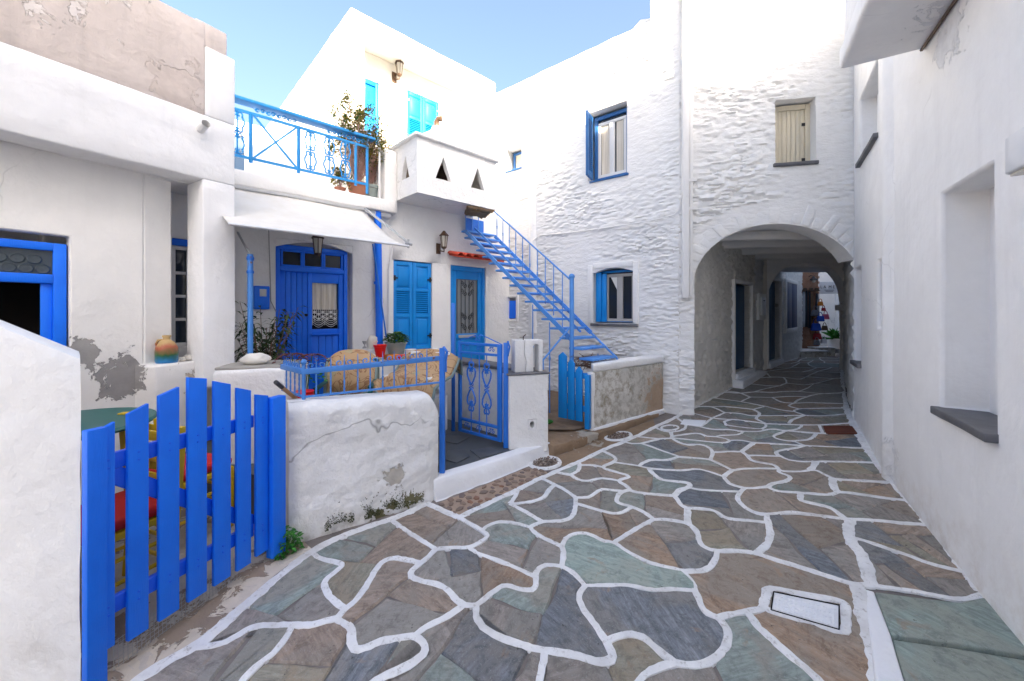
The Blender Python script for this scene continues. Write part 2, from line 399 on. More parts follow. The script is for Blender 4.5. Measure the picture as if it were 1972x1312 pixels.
k = N('gravel_mat'); k.out(k.ramp(k.n('ObjectInfo').outputs['Random'], [(0.0, (.12, .09, .075)), (1.0, (.34, .29, .25))]) if False else k.ramp(k.noise(45, 2), [(.35, (.08, .06, .05)), (.5, (.2, .15, .12)), (.7, (.42, .36, .31))]), .8, None, .3)
k = N('strip_stone'); oi = k.n('ObjectInfo').outputs['Random']
k.out(k.mix(.4, k.ramp(oi, [(0.0, (.30, .11, .05)), (.25, (.24, .17, .13)), (.5, (.19, .14, .11)), (.75, (.16, .13, .14)), (1.0, (.32, .2, .12))]), k.ramp(k.noise(12, 5), [(.3, (.14, .10, .08)), (.7, (.32, .24, .19))])), .7, k.bump(k.noise(40, 5), .6, .005), .3)
k = N('screen'); k.out((.55, .58, .6), .3)
simple('strip_mortar', (.36, .27, .205), .85, .2, .15, 9, .6, 50)
# ------------------------------------------------------------------ ground and street
def sheet(name, mat, x0, x1, y0, y1, st, dz):
    nx = int((x1 - x0) / st) + 1; ny = int((y1 - y0) / st) + 1; m = MB()
    vs_ = [(x0 + i * (x1 - x0) / nx, y0 + j * (y1 - y0) / ny) for j in range(ny + 1) for i in range(nx + 1)]
    m.add([(x, y, gz(x, y) + dz) for x, y in vs_], [(j * (nx + 1) + i, j * (nx + 1) + i + 1, (j + 1) * (nx + 1) + i + 1, (j + 1) * (nx + 1) + i) for j in range(ny) for i in range(nx)])
    return m.build(name, mat, smooth=True)
g_ = MB().box(-150, 150, -150, 150, -1.6, -1.0).build('ground', 'mortar'); struct(g_)
street = struct(sheet('street', 'mortar', -4, 14, -7, 19, .25, 0))
# joint lines of the paving, traced on the photograph and laid on the street: (width in metres, [points])
LN = [
 (.10, [(235,1345),(280,1304),(371,1251),(399,1232),(465,1176),(531,1119),(568,1089),(600,1066),(661,1035),(752,1003),(803,982),(821,972)]),
 (.085, [(821,972),(850,985),(883,1000)]),
 (.085, [(883,1000),(944,970),(986,951),(1035,926.5),(1075,908.7),(1116,891),(1161,869),(1221,843.8),(1262,824),(1301,805.6),(1330,790),(1361,773),(1374,767)]),
 (.06, [(371,1251),(399,1249),(429,1244),(461,1227),(493,1211),(557,1208),(599,1208),(629,1201),(649,1195)]),
 (.06, [(600,1066),(608,1073),(621,1080),(646,1086),(659,1091),(650,1102),(631,1117),(625,1129),(631,1146),(650,1166),(665,1177)]),
 (.06, [(649,1195),(665,1177),(681,1165),(699,1142),(713,1120),(726,1098),(742,1083),(760,1078),(782,1081),(811,1088)]),
 (.065, [(649,1195),(663,1204),(676,1217),(676,1238),(683,1255),(700,1253),(732,1240),(765,1233),(796,1230),(812,1239),(820,1252),(813,1266),(797,1279),(773,1292),(732,1312),(680,1345)]),
 (.055, [(563,1208),(546,1238),(525,1263),(497,1285),(471,1312),(445,1345)]),
 (.055, [(752,1003),(798,1035),(839,1061)]),
 (.06, [(839,1061),(823,1077),(811,1088),(793,1102),(792,1114),(811,1122),(839,1128),(863,1140),(880,1161),(892,1169)]),
 (.055, [(839,1061),(873,1058),(904,1057),(928,1045),(939,1035),(928,1025),(892,1004),(883,1000)]),
 (.05, [(904,1057),(916,1067),(960,1083),(1000,1100),(1030,1114)]),
 (.05, [(928,1025),(937,1017),(953,1010),(975,1007.5),(1000,1012),(1022,1019)]),
 (.055, [(892,1169),(916,1170),(945,1148),(971,1131),(1000,1138),(1026,1139),(1032,1125),(1031,1113),(1035,1101),(1051,1092),(1082,1094)]),
 (.055, [(892,1169),(875,1183),(854,1195),(813,1216),(796,1230)]),
 (.06, [(916,1170),(917,1193),(927,1209),(943,1221),(976,1237),(1016,1250),(1049,1257),(1081,1261),(1122,1270),(1154,1279),(1174,1277),(1180,1268),(1175,1255),(1168,1240)]),
 (.06, [(1049,1257),(1047,1273),(1040,1312),(1033,1345)]),
 (.055, [(1168,1240),(1156,1222),(1139,1196),(1123,1175),(1115,1156),(1118,1143),(1128,1132)]),
 (.05, [(1128,1132),(1113,1116),(1102,1105),(1082,1094)]),
 (.055, [(1082,1094),(1083,1082),(1085,1068),(1082,1056)]),
 (.055, [(1082,1056),(1049,1040),(1029,1028),(1022,1019),(1031,1013),(1045,1008),(1082,1006),(1100,999),(1108,981),(1109,961)]),
 (.06, [(1109,961),(1085,944),(1069,936),(1051,927),(1040,924)]),
 (.06, [(1069,936),(1057,946),(1049,959),(1031,967),(994,973),(982,973)]),
 (.06, [(982,973),(992,959),(996,948)]),
 (.055, [(982,973),(1010,987),(1045,1008)]),
 (.05, [(1082,1056),(1090,1040),(1106,1031),(1122,1029),(1142,1034),(1163,1045),(1183,1048),(1213,1068),(1254,1087),(1313,1103)]),
 (.06, [(1313,1103),(1323,1114),(1335,1127),(1338,1141),(1345,1156),(1352,1172),(1365,1185),(1384,1193),(1397,1209),(1403,1226),(1397,1250),(1381,1269),(1357,1282),(1324,1284),(1301,1281)]),
 (.055, [(1301,1281),(1268,1256),(1243,1234),(1227,1228),(1206,1225),(1182,1232),(1168,1240)]),
 (.055, [(1301,1281),(1276,1287),(1253,1297),(1235,1312),(1212,1345)]),
 (.045, [(1128,1132),(1162,1131),(1203,1130),(1227,1133),(1260,1139),(1300,1138),(1338,1141)]),
 (.055, [(1183,1048),(1193,1040),(1224,1022),(1258,1003)]),
 (.06, [(1258,1003),(1294,1005),(1325,1012),(1343,1028),(1348,1048),(1361,1059),(1381,1064),(1421,1064),(1456,1069),(1503,1084),(1564,1103),(1624,1123),(1648,1129)]),
 (.06, [(1381,1064),(1379,1077),(1369,1094),(1349,1102),(1313,1103)]),
 (.055, [(1258,1003),(1240,989),(1217,979),(1195,973),(1187,967),(1191,955),(1201,949),(1214,946)]),
 (.05, [(1217,979),(1199,989),(1181,991.5),(1153,985),(1109,972)]),
 (.05, [(1109,961),(1134,960),(1147,951),(1159,945),(1183,947),(1201,949)]),
 (.06, [(1214,946),(1205,937),(1191,928),(1207,922.5),(1209,918),(1183,910),(1161,902),(1181,892),(1186,885),(1177,878),(1160,870)]),
 (.05, [(1191,928),(1159,923.5),(1132,928.7),(1114,926),(1100,916.5)]),
 (.05, [(1100,916.5),(1086,914),(1070,911)]),
 (.06, [(1100,916.5),(1113,909),(1116,897),(1112,892)]),
 (.05, [(1116,898),(1140,898),(1161,902)]),
 (.045, [(1181,892),(1231,899.5),(1250,904),(1307,908),(1340,905.5),(1364,910),(1393,920)]),
 (.055, [(1231,899.5),(1236,895),(1246,890),(1259,887.5),(1288,887.5),(1307,881)]),
 (.05, [(1307,881),(1275,870),(1253,861.7),(1234,856)]),
 (.05, [(1234,856),(1216,856),(1200,852)]),
 (.05, [(1234,856),(1250,852),(1268,847)]),
 (.05, [(1268,847),(1240,844),(1222,842)]),
 (.05, [(1268,847),(1294,846)]),
 (.07, [(1294,846),(1293,834)]),
 (.055, [(1293,834),(1307,832),(1319,827),(1321,820),(1322,818)]),
 (.055, [(1293,834),(1275,831),(1262,824)]),
 (.045, [(1307,881),(1340,884),(1367,887)]),
 (.06, [(1294,846),(1307,853.5),(1323,858.5),(1349,858.5),(1364,863.5),(1372,871.5),(1371,881),(1367,887)]),
 (.045, [(1294,845),(1340,850),(1388,854.4),(1402,852.7),(1405,850)]),
 (.05, [(1405,850),(1397,847),(1380,843),(1361,842),(1349,837),(1332,836.5),(1307,840),(1293,842)]),
 (.05, [(1380,843),(1389,840.6),(1421,839),(1432,832.5)]),
 (.05, [(1303,806),(1322,818),(1348,823.5),(1372,828.4),(1405,829),(1432,832.5),(1462,832.5),(1478,829),(1494,828.4),(1515,831),(1538,827.6),(1544,820)]),
 (.045, [(1405,850),(1429,850),(1452,854.4),(1486,856),(1551,860),(1583,861.7),(1668,865)]),
 (.07, [(1452,854.4),(1437,865),(1428,871.4)]),
 (.05, [(1428,871.4),(1402,871.4),(1372,873)]),
 (.06, [(1428,871.4),(1439,879.5),(1444,886),(1454,891),(1486,896.6),(1496,901.5),(1501,907)]),
 (.045, [(1439,879.5),(1470,879.5),(1504,881)]),
 (.055, [(1551,860),(1535,864),(1502,869.8),(1495,874.7),(1504,881),(1519,887.6),(1543,891),(1570,891),(1616,891),(1690,893)]),
 (.09, [(1570,891),(1567,900),(1559,908)]),
 (.05, [(1559,908),(1543,910.4),(1510,909.6),(1501,907)]),
 (.06, [(1559,908),(1571,908),(1591,917.7),(1603,923),(1612,925),(1661,928.4),(1721,931)]),
 (.10, [(1603,923),(1604,935),(1608,945),(1614,950)]),
 (.06, [(1614,950),(1641,952),(1702,961),(1752,967)]),
 (.06, [(1614,950),(1596,955),(1560,953),(1541,951.5),(1503,948.7),(1487,944.6),(1480,939.5),(1485,934.5),(1513,928.4),(1523,922),(1513,916),(1500,912),(1501,907)]),
 (.05, [(1480,939.5),(1452,942.6),(1434,942.6)]),
 (.06, [(1434,942.6),(1405,933.5),(1393,920)]),
 (.06, [(1393,920),(1409,908)]),
 (.045, [(1409,908),(1437,904.7),(1494,904.7),(1501,907)]),
 (.05, [(1409,908),(1389,897),(1367,887)]),
 (.06, [(1434,942.6),(1428,949),(1421,957),(1421,965),(1432,977),(1452,989),(1479,993),(1523,989),(1553,992),(1616,1001)]),
 (.075, [(1541,951.5),(1541,960),(1544,967),(1564,972),(1594,979),(1612,989),(1626,1001)]),
 (.06, [(1616,1001),(1637,1003),(1682,1004.4),(1742,1010.5),(1795,1014)]),
 (.11, [(1637,1003),(1635,1021),(1637,1038),(1648,1057),(1663,1079),(1670,1101),(1680,1131)]),
 (.06, [(1637,1038),(1657,1042),(1702,1057),(1753,1074),(1793,1089),(1855,1104)]),
 (.07, [(1479,993),(1479,1011),(1484,1032),(1476,1052),(1456,1069)]),
 (.05, [(1479,1009),(1442,1005),(1401,1001),(1381,989),(1361,983),(1324,981)]),
 (.08, [(1324,981),(1325,1012)]),
 (.06, [(1324,981),(1312,975),(1299,957)]),
 (.05, [(1299,957),(1264,955),(1222,949.5),(1214,946)]),
 (.07, [(1299,957),(1309,946),(1325,941),(1326,932.7),(1284,927.7),(1268,922.6),(1255,912),(1250,904)]),
 (.045, [(1325,941),(1360,946.5),(1428,949)]),
 (.06, [(1384,1193),(1405,1188),(1438,1181),(1466,1177),(1474,1157)]),
 (.065, [(1438,1181),(1449,1196),(1462,1214),(1495,1242),(1527,1271),(1560,1298),(1573,1312),(1603,1345)]),
 # round the white manhole
 (.07, [(1474,1157),(1482,1137),(1550,1149),(1622,1162),(1629,1168)]),
 (.07, [(1629,1168),(1629,1190),(1625,1219),(1560,1201),(1474,1176),(1474,1157)]),
 # foot of the right-hand house, edge of the green steps
 (.13, [(1629,786),(1640,808),(1655,840),(1672,868),(1702,906),(1722,930),(1749,961),(1793,1012),(1824,1048),(1854,1093),(1880,1122),(1893,1147)]),
 (.05, [(1893,1147),(1850,1158),(1760,1142),(1680,1131)]),
 (.07, [(1680,1131),(1648,1129)]),
 (.12, [(1648,1129),(1657,1150),(1676,1230),(1694,1312),(1702,1345)]),
 (.01, [(235,1345),(445,1345),(680,1345),(1033,1345),(1212,1345),(1603,1345),(1702,1345)]),
 # towards the arch
 (.045, [(1544,820),(1577,820),(1643,816)]),
 (.045, [(1544,820),(1475,817.5)]),
 (.05, [(1577,820),(1585,836.5)]),
 (.045, [(1515,831),(1550,834),(1585,836.5),(1652,837)]),
 (.06, [(1515,831),(1491,840.6),(1494,846),(1515,851),(1530,851),(1556,848.7),(1565,843.8),(1572,836.5)]),
 (.05, [(1526,851),(1551,860)]),
 (.05, [(1475,817.5),(1408,809.7),(1398,819.8),(1467,828),(1475,817.5)]),
 (.05, [(1467,828),(1469,832)]),
 (.045, [(1408,809.7),(1372,806.6),(1331,796.5),(1318,797)]),
 (.05, [(1372,806.6),(1349,823)]),
 (.05, [(1372,806.6),(1396,796.5)]),
 (.045, [(1396,796.5),(1370,785),(1340,785)]),
 (.045, [(1396,796.5),(1422,797.5),(1443,801.5),(1461,802.5)]),
 (.06, [(1461,802.5),(1456,808),(1475,817.5)]),
 (.06, [(1461,802.5),(1462,797),(1451,790)]),
 (.045, [(1451,790),(1402,785),(1370,785)]),
 (.045, [(1451,790),(1473,784)]),
 (.045, [(1461,802.5),(1550,801.5)]),
 (.06, [(1550,801.5),(1524,811),(1520,818.5)]),
 (.045, [(1550,801.5),(1585,802.5),(1638,798)]),
 (.045, [(1550,801.5),(1530,794.4)]),
 (.045, [(1530,794.4),(1503,791),(1473,784)]),
 (.045, [(1530,794.4),(1540,789),(1631,787)]),
 (.045, [(1473,784),(1427,775),(1374,768)]),
 (.05, [(1427,775),(1445,766)]),
 (.045, [(1445,766),(1422,757),(1396,754)]),
 (.045, [(1445,766),(1487,767)]),
 (.05, [(1487,767),(1506,776),(1530,778)]),
 (.05, [(1530,778),(1518,783),(1540,789)]),
 (.045, [(1530,778),(1564,777),(1629,779)]),
 (.05, [(1530,778),(1536,772),(1556,765)]),
 (.045, [(1556,765),(1573,761),(1624,757)]),
 (.045, [(1487,767),(1520,765),(1556,765)]),
]
LN.append((.085, [(1374,767),(1396,754),(1422,739),(1451,720),(1501,701),(1535,691)]))
LN.append((.09, [(1629,786),(1629,779),(1624,757),(1622,730),(1622,700),(1622,690)]))
# irregular courses going on through the passage
KO, KU = Vector((2.39, 5.7)), Vector((.996, 1.0)).normalized()
HO, HU = Vector((4.51, 5.25)), Vector((.80, 1.0)).normalized()
def kx(Y): return KO.x + KU.x * (Y - KO.y) / KU.y
def hx(Y): return HO.x + HU.x * (Y - HO.y) / HU.y
rr = random.Random(3)
rows = [7.0, 7.55, 8.1, 8.7, 9.35, 10.1, 10.9, 11.8]
prev = None
for ri, Y in enumerate(rows):
    x0, x1 = kx(Y) + .05, hx(Y) - .05; pts = []
    nseg = 8
    for i in range(nseg + 1):
        t = i / nseg; x = lerp(x0, x1, t); y = Y + (rr.uniform(-.13, .13) if 0 < i < nseg else 0)
        pts.append(topx((x, y, gz(x, y))))
    LN.append((.05, pts))
    if prev:
        for t in ((.3, .72) if ri % 2 else (.14, .5, .86)):
            i = int(t * nseg); a, b = prev[i], pts[min(i + 1, nseg)] if rr.random() > .5 else pts[max(i - 1, 0)]
            m_ = ((a[0] + b[0]) / 2 + rr.uniform(-6, 6), (a[1] + b[1]) / 2)
            LN.append((.045, [a, m_, b]))
    prev = pts

def cat(P, step=7.0):
    if len(P) < 3:
        P = [P[0], ((P[0][0] + P[1][0]) / 2, (P[0][1] + P[1][1]) / 2), P[-1]]
    out = []
    for i in range(len(P) - 1):
        p0, p1, p2, p3 = P[max(i - 1, 0)], P[i], P[i + 1], P[min(i + 2, len(P) - 1)]
        L = math.hypot(p2[0] - p1[0], p2[1] - p1[1]); n = max(2, int(L / step))
        for k_ in range(n):
            t = k_ / n; q = []
            for c in (0, 1):
                m1 = (p2[c] - p0[c]) * .5; m2 = (p3[c] - p1[c]) * .5
                q.append((2*t**3-3*t*t+1)*p1[c] + (t**3-2*t*t+t)*m1 + (-2*t**3+3*t*t)*p2[c] + (t**3-t*t)*m2)
            out.append(tuple(q))
    out.append(tuple(P[-1])); return out
curves = [(wd, cat(P)) for wd, P in LN]
# ribbons of limewash over the joints
rj = random.Random(5)
for wd, C in curves:
    if wd < .02: continue
    G = [gp(x, y) for x, y in C]
    # resample evenly in metres
    L = [0]
    for a, b in zip(G, G[1:]): L.append(L[-1] + (b - a).length)
    n = max(3, min(110, int(L[-1] / .025))); Q = []; j = 0
    for i in range(n + 1):
        s_ = L[-1] * i / n
        while j < len(L) - 2 and L[j + 1] < s_: j += 1
        t = (s_ - L[j]) / max(L[j + 1] - L[j], 1e-6); Q.append(G[j].lerp(G[j + 1], min(1, t)))
    m = MB(); vs_ = []; zt = rj.uniform(.0135, .0155)
    for i, q in enumerate(Q):
        t = Q[min(i + 1, n)] - Q[max(i - 1, 0)]; t.z = 0; t = t.normalized() if t.length > 1e-7 else V(1, 0, 0)
        s_ = V(t.y, -t.x, 0); e = wd * .37
        eL = e * (1 + .3 * noise.noise(q * 9) + .3 * noise.noise(q * 31)); eR = e * (1 + .3 * noise.noise(q * 9 + V(7, 3, 1)) + .3 * noise.noise(q * 31 + V(7, 3, 1)))
        for off, zz in ((-eL, .002), (-eL * .85, zt - .0015), (0, zt), (eR * .85, zt - .0015), (eR, .002)):
            p = q + s_ * off; vs_.append((p.x, p.y, gz(p.x, p.y) + zz))
    fs = [(i * 5 + k_, i * 5 + k_ + 1, i * 5 + k_ + 6, i * 5 + k_ + 5) for i in range(n) for k_ in range(4)]
    m.add(vs_, fs).build('painted_joint', 'joint_paint', street, smooth=True, fix=False)
# faces between the joints -> stones
pts, own = [], []; edges = set(); par_ = []
def find(i):
    while par_[i] != i: par_[i] = par_[par_[i]]; i = par_[i]
    return i
ends = []
for ci, (wd, C) in enumerate(curves):
    ids = []
    for q in C:
        pts.append(q); own.append(ci); par_.append(len(pts) - 1); ids.append(len(pts) - 1)
    for a, b in zip(ids, ids[1:]): edges.add((a, b))
    ends += [ids[0], ids[-1]]
for e in ends:
    best, bd = None, 15 ** 2
    for j, q in enumerate(pts):
        if own[j] == own[e] and abs(j - e) < 12: continue
        d = (q[0] - pts[e][0]) ** 2 + ((q[1] - pts[e][1]) * 1.6) ** 2
        if d < bd: bd, best = d, j
    if best is not None: par_[find(e)] = find(best)
adj = {}
for a, b in edges:
    a, b = find(a), find(b)
    if a != b: adj.setdefault(a, set()).add(b); adj.setdefault(b, set()).add(a)
chg = True
while chg:
    chg = False
    for a in list(adj):
        if len(adj[a]) == 1:
            b = next(iter(adj[a])); adj[b].discard(a); del adj[a]; chg = True
        elif len(adj[a]) == 0: del adj[a]; chg = True
order = {a: sorted(nb, key=lambda b: math.atan2(pts[b][1] - pts[a][1], pts[b][0] - pts[a][0])) for a, nb in adj.items()}
seen = set(); faces = []
for a in adj:
    for b in adj[a]:
        if (a, b) in seen: continue
        poly = []; u_, v_ = a, b
        while (u_, v_) not in seen and len(poly) < 4000:
            seen.add((u_, v_)); poly.append(u_); o_ = order[v_]; i = o_.index(u_)
            u_, v_ = v_, o_[i - 1]
        A = sum(pts[p][0] * pts[q][1] - pts[q][0] * pts[p][1] for p, q in zip(poly, poly[1:] + poly[:1])) / 2
        faces.append((A, poly))
sgn = 1 if sum(1 for A, p in faces if A > 0) > len(faces) / 2 else -1
HINT = [(1175,1175,'stone_slate',0),(1105,1235,'stone_slate',2),(1200,1085,'stone_green',0),(1240,1040,'stone_rust',2),(1300,1230,'stone_brown',3),(1300,1220,'stone_rust',3),(1370,1210,'stone_slate',3),
        (1420,1280,'stone_teal',1),(1550,1255,'stone_rust',2),(1100,985,'stone_slate',2),(980,1150,'stone_teal',2),(745,1255,'stone_slate',3),(800,1255,'stone_teal',1),(940,1290,'stone_slate',3),(1000,1290,'stone_slate',3),(960,1270,'stone_grey',3),
        (850,1280,'stone_teal',2),(540,1150,'stone_teal',2),(450,1270,'stone_teal',1),(500,1260,'stone_teal',1),(1470,960,'stone_brown',1),(1390,1130,'stone_teal',3),(1520,1100,'stone_teal',3),(900,1100,'stone_slate',3),(1200,1010,'stone_rust',3),(980,1050,'stone_teal',2),(980,1030,'stone_teal',2),
        (1710,1085,'stone_slate',5),(1690,1040,'stone_slate',5),(1740,1040,'stone_olive',5),(1290,890,'stone_slate',2),(1290,915,'stone_slate',2),(760,1040,'stone_brown',3),(690,1070,'stone_teal',3),(1240,960,'stone_teal',2),(1310,960,'stone_slate',2)]
def inside(x, y, P):
    c = False
    for (x0, y0), (x1, y1) in zip(P, P[1:] + P[:1]):
        if (y0 > y) != (y1 > y) and x < (x1 - x0) * (y - y0) / (y1 - y0) + x0: c = not c
    return c
MATS = ['stone_grey'] * 30 + ['stone_brown'] * 26 + ['stone_teal'] * 18 + ['stone_olive'] * 14 + ['stone_slate'] * 5 + ['stone_rust'] * 7
rs = random.Random(11); pieces = []
for A, poly in faces:
    if A * sgn < 25 or A * sgn > 120000: continue
    P = [pts[p] for p in poly]
    cx_ = sum(p[0] for p in P) / len(P); cy_ = sum(p[1] for p in P) / len(P)
    if inside(1550, 1180, P): continue                       # the manhole sits here
    ncut = 0
    G = [gp(x, y) for x, y in P]
    ar = abs(sum(p.x * q.y - q.x * p.y for p, q in zip(G, G[1:] + G[:1])) / 2)
    if ar > 30 or ar < .0012: continue
    ncut = 0 if ar < .05 else 1 if ar < .12 else 2 if ar < .3 else 3 if ar < .6 else 4
    if cx_ > 1560 and cy_ > 860: ncut += 2
    if cy_ < 770: ncut = 0
    for hx_, hy_, hm, hc in HINT:
        if inside(hx_, hy_, P): ncut = hc; break
    bm = bmesh.new()
    vs_ = [bm.verts.new((p.x, p.y, 0)) for p in G]
    try: bm.faces.new(vs_)
    except ValueError: bm.free(); continue
    bmesh.ops.triangulate(bm, faces=bm.faces[:]) if False else None
    fl = [bm.copy()]; bm.free(); base_an = None
    for c in range(ncut):
        fl.sort(key=lambda b: -sum(f.calc_area() for f in b.faces)); b0 = fl.pop(0)
        cen = sum((v.co for v in b0.verts), V(0, 0, 0)) / max(1, len(b0.verts)); an = rs.uniform(0, math.pi)
        ext = [max(v.co[i] for v in b0.verts) - min(v.co[i] for v in b0.verts) for i in (0, 1)]
        if base_an is None: base_an = (0 if ext[0] > ext[1] else math.pi / 2) + rs.uniform(-.5, .5)
        an = base_an + (math.pi / 2 if c in (1, 3) else 0) + rs.uniform(-.2, .2)
        nrm = V(math.cos(an), math.sin(an), 0); cen = cen + nrm * rs.uniform(-.14, .14) * max(ext)
        n0 = len(fl)
        for sg in (1, -1):
            b1 = b0.copy()
            bmesh.ops.bisect_plane(b1, geom=b1.verts[:] + b1.edges[:] + b1.faces[:], plane_co=cen, plane_no=nrm * sg, clear_outer=True, dist=1e-5)
            if len(b1.faces): fl.append(b1)
            else: b1.free()
        if len(fl) == n0: fl.append(b0); break
        b0.free()
    for b1 in fl:
        for f in list(b1.faces): pieces.append([v.co.copy() for v in f.verts])
        b1.free()
def inset(P, d):                                              # shrink an outline by d, with a wobbly edge
    n = len(P); out = []
    for i in range(n):
        a, b, c = P[i - 1], P[i], P[(i + 1) % n]
        t1 = (b - a); t2 = (c - b)
        t = (t1.normalized() if t1.length > 1e-9 else V(0,0,0)) + (t2.normalized() if t2.length > 1e-9 else V(0,0,0))
        t = t.normalized() if t.length > 1e-9 else V(1, 0, 0)
        nn = V(-t.y, t.x, 0)
        out.append(b + nn * (d + .006 * noise.noise(b * 14)))
    return out
def resample(P, st):
    out = []
    for a, b in zip(P, P[1:] + P[:1]):
        L = (b - a).length
        if L < 1e-6: continue
        n = max(1, int(L / st))
        out += [a.lerp(b, i / n) for i in range(n)]
    res = []
    for p in out:
        if not res or (p - res[-1]).length > st * .4: res.append(p)
    return res
stuff = MB(); cnt = 0
pieces.sort(key=lambda P: -abs(sum(p.x * q.y - q.x * p.y for p, q in zip(P, P[1:] + P[:1]))) / max(.5, P[0].y) ** 2)
for P in pieces:
    A = sum(p.x * q.y - q.x * p.y for p, q in zip(P, P[1:] + P[:1])) / 2
    if abs(A) < .0012: continue
    if A < 0: P = P[::-1]
    yc = P[0].y; st = .03 if yc < 4 else .06
    P = resample(P, st)
    if len(P) < 3: continue
    wq = V(rs.uniform(0, 9), rs.uniform(0, 9), 0)
    P = [p + noise.noise_vector(p * 5 + wq) * .016 * V(1, 1, 0) if False else p + V(noise.noise(p * 4.5 + wq), noise.noise(p * 4.5 + wq + V(5, 5, 5)), 0) * .028 for p in P]
    bot = inset(P, .004); top = inset(P, .014 if yc < 5 else .008); n = len(P)
    c = sum(top, V(0, 0, 0)) / n; px, py = topx((c.x, c.y, gz(c.x, c.y)))
    mat = rs.choice(MATS)
    PX = [topx((p.x, p.y, gz(p.x, p.y))) for p in P]
    for hx_, hy_, hm, hc in HINT:
        if inside(hx_, hy_, PX): mat = hm; break
    hgt = rs.uniform(.008, .0125); tx, ty = rs.uniform(-.006, .006), rs.uniform(-.006, .006)
    vv = [(p.x, p.y, gz(p.x, p.y) + .001) for p in bot] + [(p.x, p.y, gz(p.x, p.y) + hgt + (p.x - c.x) * tx + (p.y - c.y) * ty) for p in top]
    ff = [(i, (i + 1) % n, (i + 1) % n + n, i + n) for i in range(n)] + [tuple(range(n, 2 * n))]
    if cnt < 298:
        MB().add(vv, ff).build('paving_stone', mat, street, fix=False); cnt += 1
    else: stuff.add(vv, ff)
if stuff.v:
    o = stuff.build('small_paving_stones', 'stone_grey', street, fix=False, kind='stuff')
print('PIECES', len(pieces), 'FACES', len(faces))
# white ring and gravel wells by the steps
def ring(c, rx, ry, wd, ang=0, n=28, name='painted_joint', parent=None):
    m = MB(); vv = []
    for i in range(n):
        t = 2 * math.pi * i / n
        for k_, zz in ((-wd / 2, .004), (-wd / 4, .022), (wd / 4, .022), (wd / 2, .004)):
            x, y = (rx + k_) * math.cos(t), (ry + k_) * math.sin(t)
            X = c.x + x * math.cos(ang) - y * math.sin(ang); Y = c.y + x * math.sin(ang) + y * math.cos(ang)
            vv.append((X, Y, gz(X, Y) + zz))
    m.add(vv, [(i * 4 + k_, i * 4 + k_ + 1, ((i + 1) % n) * 4 + k_ + 1, ((i + 1) % n) * 4 + k_) for i in range(n) for k_ in range(3)])
    return m.build(name, 'joint_paint', parent, smooth=True)
ring(gp(1290, 826), .13, .08, .035, .5, parent=street)
def gravel_well(px, py, rx, ry, ang, label):
    t = thing('gravel_well', label, 'drain', gp(px, py), 'gravel wells along the steps'); c = gp(px, py)
    ring(c, rx, ry, .05, ang, name='white_rim', parent=t)
    m = MB(); rg = random.Random(px)
    for i in range(230):
        r_ = math.sqrt(rg.random()) * .95; a_ = rg.uniform(0, 6.28); x, y = rx * r_ * math.cos(a_), ry * r_ * math.sin(a_)
        X = c.x + x * math.cos(ang) - y * math.sin(ang); Y = c.y + x * math.sin(ang) + y * math.cos(ang); s_ = rg.uniform(.008, .018)
        z = gz(X, Y) + .004 + rg.random() * .012
        d = [V(rg.uniform(.6, 1.2) * s_, 0, 0), V(0, rg.uniform(.6, 1.2) * s_, 0), V(rg.uniform(-.3, .3) * s_, 0, s_ * .8)]
        p = V(X, Y, z)
        m.add([p + d[0], p + d[1], p - d[0], p - d[1], p + d[2], p - d[2] * .5], [(0, 1, 4), (1, 2, 4), (2, 3, 4), (3, 0, 4), (1, 0, 5), (2, 1, 5), (3, 2, 5), (0, 3, 5)])
    m.build('gravel', 'gravel_mat', t, kind='stuff', fix=False)
gravel_well(1050, 893, .16, .13, .6, 'oval gravel filled well with white rim at the white kerb end')
gravel_well(1191, 842, .19, .11, .6, 'oval gravel filled well with white rim below the brown step')
# manhole
t = thing('manhole_cover', 'white painted rectangular manhole cover set in the paving', 'manhole', gp(1550, 1180))
q = [gp(*p, .012) for p in ((1490, 1141), (1616, 1167), (1616, 1214), (1485, 1176))]
MB().prism([p - V(0, 0, .02) for p in q], (0, 0, .022)).build('cover', 'kerb_white', t, bevel=.003)
m = MB()
for i in range(1, 12):
    for (a, b, c, d) in ((q[0], q[1], q[3], q[2]),):
        p0 = a.lerp(b, i / 12); p1 = c.lerp(d, i / 12); p0, p1 = p0.lerp(p1, .08), p0.lerp(p1, .92)
        m.bar(p0 + V(0, 0, .004), p1 + V(0, 0, .004), .006, .005)
for j in range(1, 5):
    p0 = q[0].lerp(q[3], j / 5); p1 = q[1].lerp(q[2], j / 5); p0, p1 = p0.lerp(p1, .04), p0.lerp(p1, .96)
    m.bar(p0 + V(0, 0, .0035), p1 + V(0, 0, .0035), .006, .005)
m.build('rib', 'kerb_white', t)
m = MB()
for a, b in zip(q, q[1:] + q[:1]): m.bar(a + V(0, 0, .004), b + V(0, 0, .004), .006, .004)
m.build('gap', 'dark_inside', t)
m = MB(); qo = [gp(*p, .006) for p in ((1479, 1136), (1626, 1163), (1624, 1221), (1473, 1178))]
for i in range(4): m.add([qo[i], qo[(i + 1) % 4], q[(i + 1) % 4] - V(0, 0, .002), q[i] - V(0, 0, .002)], [(0, 1, 2, 3)])
m.build('frame', 'joint_paint', t)
